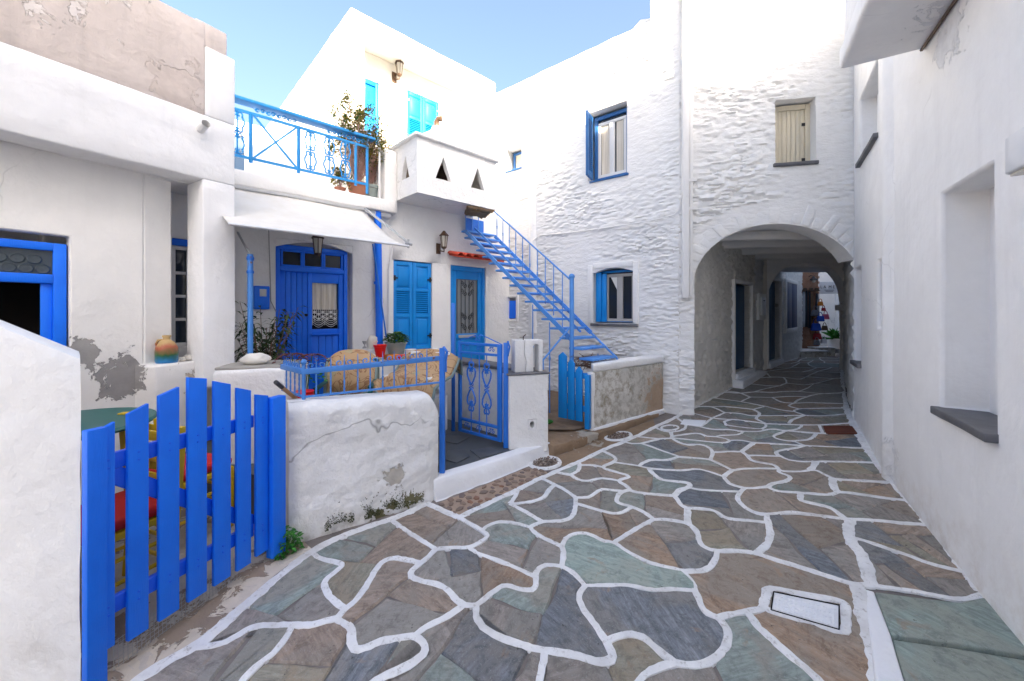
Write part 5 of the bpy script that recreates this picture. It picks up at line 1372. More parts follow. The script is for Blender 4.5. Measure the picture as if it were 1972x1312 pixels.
# ---- near garden wall at the left edge
nw = Fr((-1.885, 1.74), (-1.0, -.03)); nw.n = Vector((-nw.u.y, nw.u.x)); 
if nw.n.y > 0: nw.n = -nw.n
m = MB(); vv = []; na_, nz_ = 24, 22
def nwz(a): return 1.405 + .42 * min(a, .6)
for i in range(na_ + 1):
    a = 2.2 * i / na_
    for j in range(nz_ + 4):
        if j < nz_: z = lerp(-.3, nwz(a) - .05, j / (nz_ - 1)); d = .0
        else: z, d = ((nwz(a) - .016, -.016), (nwz(a), -.05), (nwz(a) + .002, -.25), (nwz(a) - .1, -.3))[j - nz_]
        q = nw.P(a, z, 0) + V(-.74, .67, 0) * -d; nn = noise.noise(q * 2.2) * .012 + noise.noise(q * 7) * .005
        vv.append(q + V(nw.n.x * nn, nw.n.y * nn, nn * .5))
w_ = nz_ + 4
m.add(vv, [(i * w_ + j, (i + 1) * w_ + j, (i + 1) * w_ + j + 1, i * w_ + j + 1) for i in range(na_) for j in range(w_ - 1)])
m.f.append(tuple(range(w_ - 1, -1, -1)))
tag(m.build('garden_wall', 'near_wall', smooth=True), 'rough white garden wall in the near left corner beside the picket gate', 'wall')
# ---- blue picket gate -----------------------------------------------------------------------------------------------
GT = Fr((-1.81, 1.78), (.28, .92)); 
gt = thing('picket_gate', 'tall bright blue wooden picket gate with arched top', 'gate', GT.P(.45, .05))
pk = [(194, 222, 1251, 828, 812), (247, 287, 1224, 798, 777), (307, 346, 1186, 763, 745), (363, 399, 1150, 727, 729), (413, 445, 1120, 734, 740), (457, 484, 1093, 747, 752), (494, 517, 1066, 760, 762)]
for x0, x1, yb, yl, yr in pk:
    a0, a1 = GT.a(x0), GT.a(x1); z0 = GT.z((x0 + x1) / 2, yb)
    Q = [(a0, z0), (a1, z0), (a1, GT.z(x1, yr)), (a0, GT.z(x0, yl))]
    MB().prism([GT.P(a, z, .0) for a, z in Q], tuple(GT.P(0, 0, -.022) - GT.P(0, 0, 0))).build('picket', 'blue', gt, bevel=.003)
ra = [GT.a(190), GT.a(530)]
for (ya, yb_, hh) in ((893, 812, .075), (1175, 1022, .075)):
    MB().bar(GT.P(GT.a(215), GT.z(215, ya), -.04), GT.P(GT.a(495), GT.z(495, yb_), -.04), .03, hh).build('rail', 'blue_deep', gt, bevel=.003)
MB().bar(GT.P(GT.a(215), GT.z(215, 911), -.043), GT.P(GT.a(498), GT.z(498, 1008), -.043), .028, .075).build('brace', 'blue_deep', gt, bevel=.003)
MB().fb(GT, GT.a(165), GT.a(205), -.05, GT.z(185, 826), -.03, .01).build('gate_post', 'blue', gt, bevel=.004)
MB().fb(GT, GT.a(519), GT.a(519) + .10, -.0, GT.z(535, 763), -.03, .03).build('gate_post', 'blue', gt, bevel=.004)
m = MB()
for x0, x1, yb, yl, yr in pk:
    for f_, (ya, yb_) in enumerate(((893, 812), (1175, 1022))):
        a = (GT.a(x0) + GT.a(x1)) / 2; xm = (x0 + x1) / 2; z = GT.z(xm, lerp(ya, yb_, (xm - 215) / 280))
        for s_ in (-.018, .018): q = GT.P(a, z + s_, .002); m.tube([q - V(GT.n.x, GT.n.y, 0) * .003, q + V(GT.n.x, GT.n.y, 0) * .002], .005, 8)
m.build('screw_heads', 'blue_deep', gt, kind='stuff')
# wire netting along the foot of the gate
m = MB()
a0, a1 = GT.a(235), GT.a(470)
for i in range(34):
    a = lerp(a0, a1, i / 33); zg = gz(*GT.P(a, 0).xy); m.tube([GT.P(a, zg + .015, -.055), GT.P(a, zg + .15, -.06)], .0016, 3, cap=False)
for j in range(7):
    m.tube([GT.P(lerp(a0, a1, i / 12), gz(*GT.P(lerp(a0, a1, i / 12), 0).xy) + .02 + j * .021 + .004 * noise.noise(V(i, j, 0)), -.057) for i in range(13)], .0016, 3, cap=False)
tag(m.build('wire_netting', 'wire'), 'strip of wire netting under the blue picket gate', 'netting')
# yard sheet behind gate and strip to the street edge
edge = [gp(x, y) for x, y in ((222, 1345), (275, 1300), (365, 1247), (460, 1170), (528, 1112), (563, 1084), (600, 1060))]
m = MB(); L_ = [V(-4.2, 1.3, 0), V(-4.2, 1.6, 0), V(-4.2, 2.0, 0), V(-4.2, 2.6, 0), V(-4.2, 3.2, 0), V(-4.2, 3.8, 0), V(-3.6, 4.6, 0)]
vv = []
for e, l in zip(edge, L_):
    for i in range(9):
        p = e.lerp(l, i / 8); vv.append((p.x, p.y, gz(p.x, p.y) + .008 + .006 * noise.noise(V(p.x * 5, p.y * 5, 0))))
m.add(vv, [(j * 9 + i, (j + 1) * 9 + i, (j + 1) * 9 + i + 1, j * 9 + i + 1) for j in range(6) for i in range(8)])
struct(m.build('yard_ground', 'yard', smooth=True))
# weed at the gate post
def sprig(name, c, n, rad, hgt, leaf, mat, seed, stem=None, up=.6, narrow=.5, droop=0.0):
    r_ = random.Random(seed); m_ = MB(); c = Vector(c); ms = MB()
    for i in range(n):
        t = r_.random(); an = r_.uniform(0, 6.283); rr_ = rad * math.sqrt(r_.random()) * (.4 + .6 * math.sin(math.pi * min(1, t * .8 + .2)))
        p = c + V(math.cos(an) * rr_, math.sin(an) * rr_, hgt * t)
        d = V(math.cos(an + r_.uniform(-.9, .9)), math.sin(an + r_.uniform(-.9, .9)), r_.uniform(-.4 - droop, up)).normalized(); s_ = leaf * r_.uniform(.6, 1.25)
        sd_ = d.cross(V(0, 0, 1)); sd_ = (sd_.normalized() if sd_.length > .01 else V(1, 0, 0)) * s_ * narrow * .5
        mid = p + d * s_ * .5 + V(0, 0, .06 * s_)
        m_.add([p, mid + sd_, p + d * s_ - V(0, 0, s_ * .15), mid - sd_], [(0, 1, 2), (0, 2, 3)])
    return m_
wd = thing('weed', 'small leafy green weed growing at the foot of the gate post', 'plant', gp(545, 1072))
sprig('weed', gp(545, 1068) + V(0, .02, .0), 260, .10, .15, .035, 'leaf_bright', 5, narrow=.8).build('leaves', 'leaf_bright', wd, fix=False)
m = MB(); b_ = gp(548, 1070)
for i in range(9):
    an = i * .7; m.tube([b_, b_ + V(math.cos(an) * .04, math.sin(an) * .04, .07), b_ + V(math.cos(an) * .08, math.sin(an) * .08, .12)], .003, 4)
m.build('stem', 'leaf', wd)
# ---- low terrace wall with iron railing --------------------------------------------------------------------------
LW = Fr(gp(556, 1052).xy, (gp(826, 968) - gp(556, 1052)).xy)
lw1 = LW.a(848); lwz = .955
lwt = thing('terrace_wall', 'thick low whitewashed terrace wall with rounded corner and moss', 'wall', LW.P(.5, 0))
m = MB(); vv = []; NA = 84; prof = []
for j in range(48): prof.append((lerp(-.15, .86, j / 47), 0))
for j in range(9): an = math.pi / 2 * j / 8; prof.append((.86 + .09 * math.sin(an), -.09 + .09 * math.cos(an)))
prof += [(.95, -.16), (.945, -.26), (.90, -.31), (.6, -.32), (.1, -.32)]
np_ = len(prof)
for i in range(NA + 1):
    t = i / NA; a = lerp(.0, lw1, t)
    for z, d in prof:
        e = max(0, (a - (lw1 - .12)) / .12); zz = z - (.13 * e * e if z > .5 else 0) - .05 * t * (z > .5) + (0)
        q = LW.P(a, zz, d - .05 * e * e); nn = noise.noise(q * 3.0) * .024 + noise.noise(q * 8) * .012 + (abs(noise.noise(q * 13)) ** .5) * .008 + noise.noise(q * 26) * .004
        vv.append(q + V(LW.n.x * nn, LW.n.y * nn, nn * .4))
m.add(vv, [(i * np_ + j, (i + 1) * np_ + j, (i + 1) * np_ + j + 1, i * np_ + j + 1) for i in range(NA) for j in range(np_ - 1)])
m.f += [tuple(range(np_ - 1, -1, -1)), tuple(NA * np_ + j for j in range(np_))]
m.build('wall', 'low_wall', lwt, smooth=True)
m = MB(); r_ = random.Random(2)
for i in range(1700):
    a = LW.a(r_.uniform(625, 815)); z = gz(*LW.P(a, 0).xy) + .03 + abs(r_.gauss(0, .06)); q = LW.P(a, z, .012 + noise.noise(LW.P(a, z) * 3) * .018)
    if noise.noise(q * 9) < .0: continue
    s_ = r_.uniform(.003, .006)
    m.add([q + V(r_.uniform(-s_, s_), r_.uniform(-s_, s_), s_), q + V(s_, r_.uniform(-s_, s_), -s_), q + V(-s_, 0, r_.uniform(-s_, s_)) + V(LW.n.x, LW.n.y, 0) * s_], [(0, 1, 2)])
m.build('moss', 'moss_dark', lwt, kind='stuff', fix=False)
# terrace floor, gate path, kerb
tz = .33
m = MB().prism([LW.P(-.02, 0, -.3), LW.P(lw1 - .05, 0, -.3), V(-1.15, 5.3, 0), B.P(3.4, 0, .0), B.P(-1.6, 0, 0)], (0, 0, tz)); struct(m.build('terrace_floor', 'slate_floor'))
kb = [gp(841, 968), gp(930, 934), gp(1015, 899), gp(1066, 877)]
ktop = .175
kn = Vector(((kb[-1] - kb[0]).y, -(kb[-1] - kb[0]).x, 0)).normalized()
m = MB(); vv = []
kk = []
for i in range(33):
    t = i / 32 * 3; j = min(2, int(t)); kk.append(kb[j].lerp(kb[j + 1], t - j))
for q in kk:
    g_ = gz(q.x, q.y)
    for dz, dd in ((-.1, .004), (.0, .0), (.03, -.012), (.5, -.03), (.93, -.045), (1.0, -.06), (1.0, -.16)):
        z = g_ - .1 if dz < 0 else lerp(g_, ktop, dz); p = V(q.x, q.y, z) + kn * dd
        nn = .008 * noise.noise(p * 9) + .006 * noise.noise(p * 3); vv.append(p + kn * nn + V(0, 0, nn * .4))
m.add(vv, [(i * 7 + j, (i + 1) * 7 + j, (i + 1) * 7 + j + 1, i * 7 + j + 1) for i in range(32) for j in range(6)])
m.f += [tuple(range(6, -1, -1)), tuple(32 * 7 + j for j in range(7))]
tag(m.build('white_kerb', 'kerb_white', smooth=True), 'thick white painted kerb below the iron gate', 'kerb')
path = struct(MB().prism([kk[0] * 1 - kn * .10, kk[20] - kn * .10, V(-.05, 4.5, 0), V(-.92, 5.4, 0), V(-1.25, 4.9, 0), LW.P(lw1 - .02, 0, -.25)], (0, 0, .0)).build('gate_path', 'slate_floor') if False else MB().add([V(*(p.xy), .168) for p in (kk[0] - kn * .05 - V(.25, .15, 0), kk[0] - kn * .06, kk[10] - kn * .06, kk[22] - kn * .06, V(.1, 4.6, 0), V(-.92, 5.5, 0), V(-1.5, 4.8, 0))], [(0, 1, 2, 3, 4, 5, 6)]).build('gate_path', 'slate_floor'))
for pts_ in (((862, 838), (905, 842), (880, 856), (850, 850)), ((905, 868), (945, 862), (968, 872), (925, 884)), ((862, 868), (892, 866), (905, 880), (880, 893), (855, 886))):
    q = [onz(x, y, .170) for x, y in pts_]; MB().prism(q, (0, 0, .008)).build('flagstone', 'slate_floor', path, bevel=.003)
m = MB()
for i in range(22):
    p = kk[i].lerp(kk[i + 1], .5) - kn * .115; m.add([p + kn * .06 + V(0, 0, ktop - p.z + .004 + .006 * noise.noise(p * 20)), p - kn * .03 + V(0, 0, ktop - p.z + .002), (kk[i + 1] - kn * .15) * 1 + V(0, 0, ktop - kk[i + 1].z + .001), kk[i + 1] - kn * .055 + V(0, 0, ktop - kk[i + 1].z + .006)], [(0, 1, 2, 3)])
# strip of small stones between kerb and street joint
sg = thing('stone_strip', 'strip of small brown stones set in mortar along the white kerb', 'paving strip', gp(950, 945))
inner = [gp(845, 970), gp(930, 937), gp(1015, 902), gp(1035, 905)]; outer = [gp(882, 996), gp(944, 967), gp(1035, 923), gp(1060, 911)]
m = MB(); vv = []
for i in range(25):
    t = i / 24 * 3; j = min(2, int(t)); p = inner[j].lerp(inner[j + 1], t - j); q = outer[j].lerp(outer[j + 1], t - j)
    for k_ in range(5): r_ = p.lerp(q, k_ / 4); vv.append((r_.x, r_.y, gz(r_.x, r_.y) + .006))
m.add(vv, [(i * 5 + k_, (i + 1) * 5 + k_, (i + 1) * 5 + k_ + 1, i * 5 + k_ + 1) for i in range(24) for k_ in range(4)]); m.build('mortar_bed', 'strip_mortar', sg, smooth=True)
def cobbles(parent, inner, outer, n, rad, seed, name='strip_pebble', mat='strip_stone', zoff=.006):
    r_ = random.Random(seed); done = []; seg = len(inner) - 1
    for _ in range(n * 30):
        if len(done) >= n: break
        t = r_.random() * seg; j = min(seg - 1, int(t)); p = inner[j].lerp(inner[j + 1], t - j).lerp(outer[j].lerp(outer[j + 1], t - j), r_.uniform(.08, .92)); rr_ = rad * r_.uniform(.5, 1.2)
        if any((p - q).length < (rr_ + s_) * .92 for q, s_ in done): continue
        done.append((p, rr_)); an = r_.uniform(0, 3.14); el = r_.uniform(.5, .9); k_ = r_.choice((5, 6, 7)); P_ = []
        for i in range(k_):
            a = 2 * math.pi * i / k_ + r_.uniform(-.3, .3); x, y = rr_ * math.cos(a), rr_ * el * math.sin(a)
            P_.append(V(p.x + x * math.cos(an) - y * math.sin(an), p.y + x * math.sin(an) + y * math.cos(an), 0))
        tp = [p.lerp(q, .86) for q in P_]
        m_ = MB().add([(q.x, q.y, gz(q.x, q.y) + zoff - .002) for q in P_] + [(q.x, q.y, gz(q.x, q.y) + zoff + .008) for q in tp], [(i, (i + 1) % k_, (i + 1) % k_ + k_, i + k_) for i in range(k_)] + [tuple(range(k_, 2 * k_))])
        m_.build(name, mat, parent, fix=False)
cobbles(sg, inner, outer, 90, .05, 3)
# ---- brown earth steps below the small gate
es = thing('earth_steps', 'worn brown stone step below the small blue gate', 'steps', gp(1150, 855))
e0, e1, e2 = gp(1066, 880), gp(1150, 850), gp(1268, 803)
i0, i1 = e0 + V(-.25, .55, 0), e2 + V(-.2, .35, 0)
zt2 = .165
m = MB().prism([V(e0.x, e0.y, -.05), V(e1.x, e1.y, -.05), V(e2.x, e2.y, -.05), V(2.2, 5.9, -.05), V(.2, 5.7, -.05), V(-.05, 4.6, -.05)], (0, 0, zt2 + .05)); m.build('step', 'earth_step', es, bevel=.015, rough=.022, rs=9)
o_in = [gp(1066, 882), gp(1130, 859), gp(1215, 826), gp(1258, 809)]; o_out = [gp(1085, 900), gp(1160, 868), gp(1222, 841), gp(1262, 822)]
m = MB(); vv = []
for i in range(25):
    t = i / 24 * 3; j = min(2, int(t)); p = o_in[j].lerp(o_in[j + 1], t - j); q = o_out[j].lerp(o_out[j + 1], t - j)
    for k_ in range(5): r_ = p.lerp(q, k_ / 4); vv.append((r_.x, r_.y, gz(r_.x, r_.y) + .007 + .004 * noise.noise(r_ * 25)))
m.add(vv, [(i * 5 + k_, (i + 1) * 5 + k_, (i + 1) * 5 + k_ + 1, i * 5 + k_ + 1) for i in range(24) for k_ in range(4)]); m.build('earth_strip', 'earth_step', es, smooth=True)
struct(MB().add([V(-.2, 4.75, .19), V(.75, 4.75, .19), V(2.2, 5.9, .19), V(1.0, 6.9, .19), V(-.2, 7.7, .19), V(-1.0, 6.9, .19)], [(0, 1, 2, 3, 4, 5)]).build('stair_yard_floor', 'earth_step'))
# ---- railing on the terrace wall
tr = thing('terrace_railing', 'blue wrought iron railing with spikes and scrolls on the terrace wall', 'railing', LW.P(.5, .95))
rd_ = -.14
zr0, zr1 = .97, LW.z(700, 700, rd_)
a0, a1 = LW.a(585, rd_), LW.a(846, rd_)
zrl = LW.z(585, 716, rd_); zrr = LW.z(846, 690, rd_)
def zrt(a): return lerp(zrl, zrr, (a - a0) / (a1 - a0))
MB().bar(LW.P(a0, zrl, rd_), LW.P(a1, zrr, rd_), .034, .04).build('rail', 'blue_pale_iron', tr, bevel=.003)
MB().bar(LW.P(a0, zr0, rd_), LW.P(a1, zr0 + .0, rd_), .02, .014).build('rail', 'blue_pale_iron', tr)
RT = Fr(LW.P(a0, 0, rd_).xy, (-LW.n.x * .9 - .35, -LW.n.y * .9)); 
b1 = .42
MB().bar(RT.P(0, zrl, 0), RT.P(b1, zrl, 0), .034, .04).build('rail', 'blue_pale_iron', tr, bevel=.003)
MB().bar(RT.P(0, zr0, 0), RT.P(b1, zr0, 0), .02, .014).build('rail', 'blue_pale_iron', tr)
def twisted(fr, a, z0, z1, d, mat, parent, spike=.09, scroll=False, name='baluster'):
    m_ = MB(); s_ = .0065; n = 14; vv = []
    for j in range(n + 1):
        z = lerp(z0, z1, j / n); an = (j / n - .5) * 7 if .25 < j / n < .75 else (1.75 if j / n >= .75 else -1.75)
        for k_ in range(4):
            q = fr.P(a, z, d); th = an + k_ * math.pi / 2 + .785; vv.append(q + V(math.cos(th) * s_, math.sin(th) * s_, 0))
    m_.add(vv, [(j * 4 + k_, j * 4 + (k_ + 1) % 4, j * 4 + 4 + (k_ + 1) % 4, j * 4 + 4 + k_) for j in range(n) for k_ in range(4)])
    m_.tube([fr.P(a, z1, d), fr.P(a, z1 + spike, d)], .008, 5, r1=.002)
    if scroll:
        for sg in (-1, 1): m_.tube([fr.P(a, z1 + .012, d)] + spiral(fr, a + sg * .036, z1 + .038, d, .026, 1.1, -math.pi * .6, sg)[::1], .005, 4)
    return m_.build(name, mat, parent)
for i, px_ in enumerate((609, 637, 663, 689, 713, 737, 759, 781, 802, 822)):
    a = LW.a(px_, rd_); twisted(LW, a, zr0, zrt(a), rd_, 'blue_pale_iron', tr, .10, i % 2 == 0)
for i in range(1, 5):
    twisted(RT, b1 * i / 5, zr0, zrl, 0, 'blue_pale_iron', tr, .08, i % 2 == 0)
m = MB().bar(LW.P(a0, zr0 - .03, rd_), LW.P(a0, zrl + .06, rd_), .02, .02); m.lathe(LW.P(a0, zrl + .07, rd_), [(.004, -.022), (.018, -.012), (.022, 0), (.018, .012), (.004, .022)], 10); m.build('corner_post', 'blue_pale_iron', tr, smooth=False)
ep = LW.P(a1 + .02, 0, rd_ + .02)
m = MB().bar(ep + V(0, 0, .16), ep + V(0, 0, zrr + .09), .045, .045); m.tube([ep + V(.01, 0, zrr + .10), ep + V(.045, -.02, zrr + .06), ep + V(.03, -.01, zrr - .02), ep + V(.03, 0, zrr - .12)], .012, 6)
m.build('end_post', 'blue_iron', tr)
# ---- iron gate ---------------------------------------------------------------------------------------------------
ig = thing('iron_gate', 'open blue wrought iron gate with heart scrolls', 'gate', (-.1, 4.05, .2))
hg = onz(966, 858, .20); fa = onz(884, 832, .22)
GG = Fr(fa.xy, (hg - fa).xy); gl = (hg - fa).xy.length
gz0, gz1 = .235, 1.255
MB().fb(GG, 0, .035, gz0, gz1, -.016, .016).fb(GG, gl - .05, gl, gz0, gz1, -.016, .016).fb(GG, .035, gl - .05, gz1 - .03, gz1, -.016, .016).fb(GG, .035, gl - .05, gz0, gz0 + .03, -.016, .016).fb(GG, .035, gl - .05, gz1 - .13, gz1 - .105, -.014, .014).fb(GG, .035, gl - .05, gz0 + .13, gz0 + .16, -.014, .014).build('frame', 'blue_iron', ig, bevel=.003)
MB().bar(GG.P(gl / 2, gz0 + .03, 0), GG.P(gl / 2, gz1 - .14, 0), .012, .012).build('bar', 'blue_iron', ig)
for t in (.29, .71):
    a = .035 + (gl - .085) * t; m = MB().bar(GG.P(a, gz0 + .03, 0), GG.P(a, gz0 + .38, 0), .012, .012).bar(GG.P(a, gz1 - .24, 0), GG.P(a, gz1 - .12, 0), .010, .010); zc_ = (gz0 + gz1) / 2 + .02
    for sg in (-1, 1):
        # two mirrored hearts with curls
        for s2 in (1, -1):
            P_ = [(.0, .02), (.03, .06), (.058, .12), (.062, .17), (.045, .205), (.02, .20), (.012, .18), (.022, .165)]
            m.tube([GG.P(a + sg * x, zc_ + s2 * z, 0) for x, z in P_], .010, 5)
            P_ = [(.004, .20), (.03, .225), (.036, .255), (.022, .275), (.008, .26)]
            m.tube([GG.P(a + sg * x, zc_ + s2 * z, 0) for x, z in P_], .009, 5)
        for s2 in (1, -1): m.tube([GG.P(a, zc_, 0)] + spiral(GG, a + sg * .018, zc_ + s2 * .022, 0, .018, 1.0, 0, sg), .005, 4)
    for s2 in (1, -1): m.tube([GG.P(a, zc_ + s2 * .21, 0), GG.P(a, zc_ + s2 * .13, 0)], .009, 5, r1=.002)
    m.build('heart_scroll', 'blue_iron', ig)
m = MB()
for zc_ in (gz1 - .068, gz0 + .08):
    for i in range(3):
        a = .035 + (gl - .085) * (i + .5) / 3
        for sg in (-1, 1): m.tube([GG.P(a, zc_ + .03, 0)] + spiral(GG, a + sg * .028, zc_ + .005, 0, .024, 1.1, math.pi * .5, sg), .005, 4)
m.build('scroll', 'blue_iron', ig)
m = MB().tube([GG.P(0, gz1 + .01, 0), GG.P(gl * .25, gz1 + .05, 0), GG.P(gl * .42, gz1 + .085, 0)], .006, 5).tube([GG.P(gl, gz1, 0), GG.P(gl * .7, gz1 + .06, 0), GG.P(gl * .5, gz1 + .095, 0)], .006, 5)
for sg in (-1, 1):
    for s2 in (-1, 1): m.tube(spiral(GG, gl * .46 + sg * .022, gz1 + .05 + s2 * .02, 0, .018, 1.1, 0, sg), .005, 4)
m.build('crest', 'blue_iron', ig)
m = MB().tube([GG.P(-.005, gz1 - .12, .02), GG.P(-.05, gz1 - .2, .02), GG.P(-.05, gz1 - .27, .02), GG.P(-.01, gz1 - .34, .02)], .006, 5); m.build('latch', 'blue_iron', ig)
hp = onz(974, 862, .17)
m = MB().bar(hp, hp + V(0, 0, 1.10), .05, .05); m.tube([hp + V(.02, -.02, 1.12), hp + V(.04, -.03, 1.06), hp + V(.02, -.02, .96)], .012, 6)
tag(m.build('gate_post', 'blue_iron', bevel=.003), 'blue steel hinge post between the iron gate and white pier', 'post')
lp = onz(873, 830, .17); 
tag(MB().bar(lp, V(lp.x, lp.y, 1.6 + (600 - 520) / 767 * lp.y - .4), .04, .04).build('latch_post', 'blue_iron', bevel=.003), 'thin blue steel post left of the open iron gate', 'post')
# white pier with hole, broken slotted block on top
pr = thing('gate_pier', 'white plastered gate pier with a round hole near its foot', 'pier', onz(1015, 865, .17))
p0, p1 = onz(981, 866, .17), onz(1056, 858, .17)
PR = Fr(p0.xy, (p1 - p0).xy); pwid = (p1 - p0).xy.length; ptop = PR.z(1020, 722)
m = MB(); vv = []
hc_a, hc_z = PR.a(1026), PR.z(1026, 818)
wallp('front', PR, 0, pwid, .1, ptop, [(hc_a - .045, hc_a + .035, hc_z - .05, hc_z + .05, .12)], 'plaster_rough', pr, .38, .06, .06, lambda a, z: .008 * noise.noise(V(a * 6, z * 6, 2)), bev=.012)
m = MB(); vv = []
for i in range(16):
    an = 2 * math.pi * i / 16; ca, sa_ = math.cos(an), math.sin(an); k_ = 1 / max(abs(ca), abs(sa_))
    vv += [PR.P(hc_a - .005 + ca * k_ * .042, hc_z + sa_ * k_ * .052, -.002), PR.P(hc_a - .005 + ca * .026, hc_z + sa_ * .036, -.002), PR.P(hc_a - .005 + ca * .026, hc_z + sa_ * .036, -.1)]
m.add(vv, [(3 * i + k_, 3 * ((i + 1) % 16) + k_, 3 * ((i + 1) % 16) + k_ + 1, 3 * i + k_ + 1) for i in range(16) for k_ in (0, 1)]); m.build('hole_rim', 'plaster_rough', pr)
MB().fb(PR, hc_a - .05, hc_a + .05, hc_z - .06, hc_z + .06, -.12, -.1).build('hole_back', 'dark_inside', pr)
MB().fb(PR, -.02, pwid + .02, ptop, ptop + .018, -.40, .01).build('cap', 'slate_sill', pr, bevel=.006)
bz0, bz1 = ptop + .018, PR.z(1020, 655, -.1)
bk = thing('slotted_block', 'cracked white concrete block with an arched slot on the pier', 'block', PR.P(.2, bz0))
b0, b1_ = PR.a(991, -.1), PR.a(1044, -.1); bs0, bs1 = PR.a(1026, -.1), PR.a(1037, -.1); bzs = PR.z(1030, 668, -.1)
ck = lerp(b0, bs0, .55)
crk = [(ck, bz0), (ck + .015, lerp(bz0, bz1, .3)), (ck - .012, lerp(bz0, bz1, .6)), (ck - .004, bz1)]
MB().prism([PR.P(a, z, -.08) for a, z in [(b0, bz0)] + [(a - .004, z) for a, z in crk] + [(b0, bz1)]], tuple(PR.P(0, 0, -.14) - PR.P(0, 0, 0))).build('broken_half', 'plaster_rough', bk, bevel=.004)
arcp = [(bs0 + (bs1 - bs0) * (.5 - .5 * math.cos(t)), bzs + .03 * math.sin(t)) for t in [math.pi * i / 8 for i in range(9)]]
MB().prism([PR.P(a, z, -.08) for a, z in [(a + .004, z) for a, z in crk] + [(b1_, bz1), (b1_, bz0), (bs1, bz0)] + arcp[::-1] + [(bs0, bz0)]], tuple(PR.P(0, 0, -.14) - PR.P(0, 0, 0))).build('slotted_half', 'plaster_rough', bk, bevel=.004)
m = MB().tube([PR.P(ck - .01, bz1, -.12), PR.P(ck - .004, bz1 + .04, -.12), PR.P(ck + .02, bz1 + .06, -.12)], .005, 4).tube([PR.P(ck - .004, bz1 + .03, -.12), PR.P(ck - .05, bz1 + .03, -.12)], .004, 4); m.build('dry_twig', 'dark_wood', bk)
# dividing wall with coping behind the gate
q0, q1 = V(-.95, 5.40, 0), V(.02, 4.42, 0)
DW = Fr(q0.xy, (q1 - q0).xy); dl = (q1 - q0).xy.length
dw = thing('dividing_wall', 'white courtyard wall with grey coping behind the iron gate', 'wall', DW.P(.6, .2))
MB().fb(DW, -.5, dl, .0, .93, -.2, 0).build('wall', 'plaster_rough', dw, bevel=.01, rough=.008)
MB().fb(DW, -.55, dl + .02, .932, .975, -.24, .04).build('coping', 'slate_sill', dw, bevel=.008, rough=.005)
rock('coping_stone', DW.P(-.05, .975, -.08), .085, .06, .045, 'grey_rock', 3, 'grey beach stone lying on the coping behind the iron gate')
# ---- small blue gate and old wall
sgx = thing('small_gate', 'small blue picket gate ajar beside the peeling wall', 'gate', onz(1110, 820, .22))
hp2, fp2 = onz(1128, 822, .22), onz(1078, 812, .22)
SG = Fr(fp2.xy, (hp2 - fp2).xy); sl_ = (hp2 - fp2).xy.length
MB().fb(SG, sl_ - .0, sl_ + .055, .2, SG.z(1128, 722), -.03, .03).build('gate_post', 'blue_light', sgx, bevel=.004)
for x0, x1, yt, yb in ((1075, 1091, 678, 816), (1093, 1106, 692, 812), (1108, 1121, 706, 808)):
    s0, s1_ = SG.a(x0), SG.a(x1); z0, z1 = .27, SG.z((x0 + x1) / 2, yt)
    MB().prism([SG.P(a, z, .0) for a, z in ((s0, z0), (s1_, z0), (s1_, z1 - .05), ((s0 + s1_) / 2, z1), (s0, z1 - .05))], tuple(SG.P(0, 0, -.022) - SG.P(0, 0, 0))).build('picket', 'blue_light', sgx, bevel=.003)
for z in (.42, .82): MB().fb(SG, SG.a(1076), sl_, z - .035, z + .035, -.05, -.024).build('rail', 'blue_light', sgx, bevel=.003)
ow = thing('peeling_wall', 'low wall with peeling grey and brown plaster beside the stone house', 'wall', (1.5, 5.0, .2))
o0_, o1_ = onz(1143, 831, .155), onz(1277, 793, .15)
OW = Fr(o0_.xy, (o1_ - o0_).xy); ol = (o1_ - o0_).xy.length
wallp('wall', OW, 0, ol, .02, .86, [], 'old_wall', ow, .08, .05, .05, lambda a, z: .010 * noise.noise(V(a * 5, z * 5, 3)) + .005 * noise.noise(V(a * 15, z * 15, 3)), bev=.01)
MB().hexa([OW.P(-.02, .862, .006), OW.P(ol + .02, .862, .006), OW.P(ol + .02, .862, -.23), OW.P(.22, .862, -.23), OW.P(-.02, .955, .006), OW.P(ol + .02, .955, .006), OW.P(ol + .02, .955, -.23), OW.P(.22, .955, -.23)]).build('coping', 'plaster_rough', ow, bevel=.018, rough=.009, rs=7)
MB().fb(OW, -.03, .03, .06, .86, -.08, .003).build('end_pier', 'plaster_rough', ow, bevel=.01, rough=.006)
MB().fb(OW, -.0, ol + .03, .12, .195, -.1, .022).build('white_skirt', 'kerb_white', ow, bevel=.012, rough=.007)
# ---- iron stair -------------------------------------------------------------------------------------------------
sr = thing('iron_stair', 'pale blue iron stair with thin treads and handrail', 'staircase', (.78, 5.2, .22))
sb, stp = V(.78, 5.2, 1.227), V(-.795, 6.86, 2.98); wv = V(.7274, .6862, 0)
wB, wT = .55, .66
slope = (stp - sb); nT = 14
def inn(t): return sb.lerp(stp, t) + wv * lerp(wB, wT, t)
for t0 in (0,):
    MB().bar(sb, stp, .016, .06).build('stringer', 'blue_stair', sr)
    low = inn(0) - slope * .14; 
    MB().tube([low + V(.02, -.05, -.30), low + V(.03, -.06, -.1), low + V(0, 0, .0), inn(0.05), inn(.3)], .016, 6).build('stringer', 'blue_stair', sr, smooth=True)
    MB().bar(inn(.04), inn(1), .016, .06).build('stringer', 'blue_stair', sr)
    MB().bar(sb + V(.14, .13, .10), stp + V(.14, .13, .08), .012, .03).build('stringer', 'blue_stair', sr)
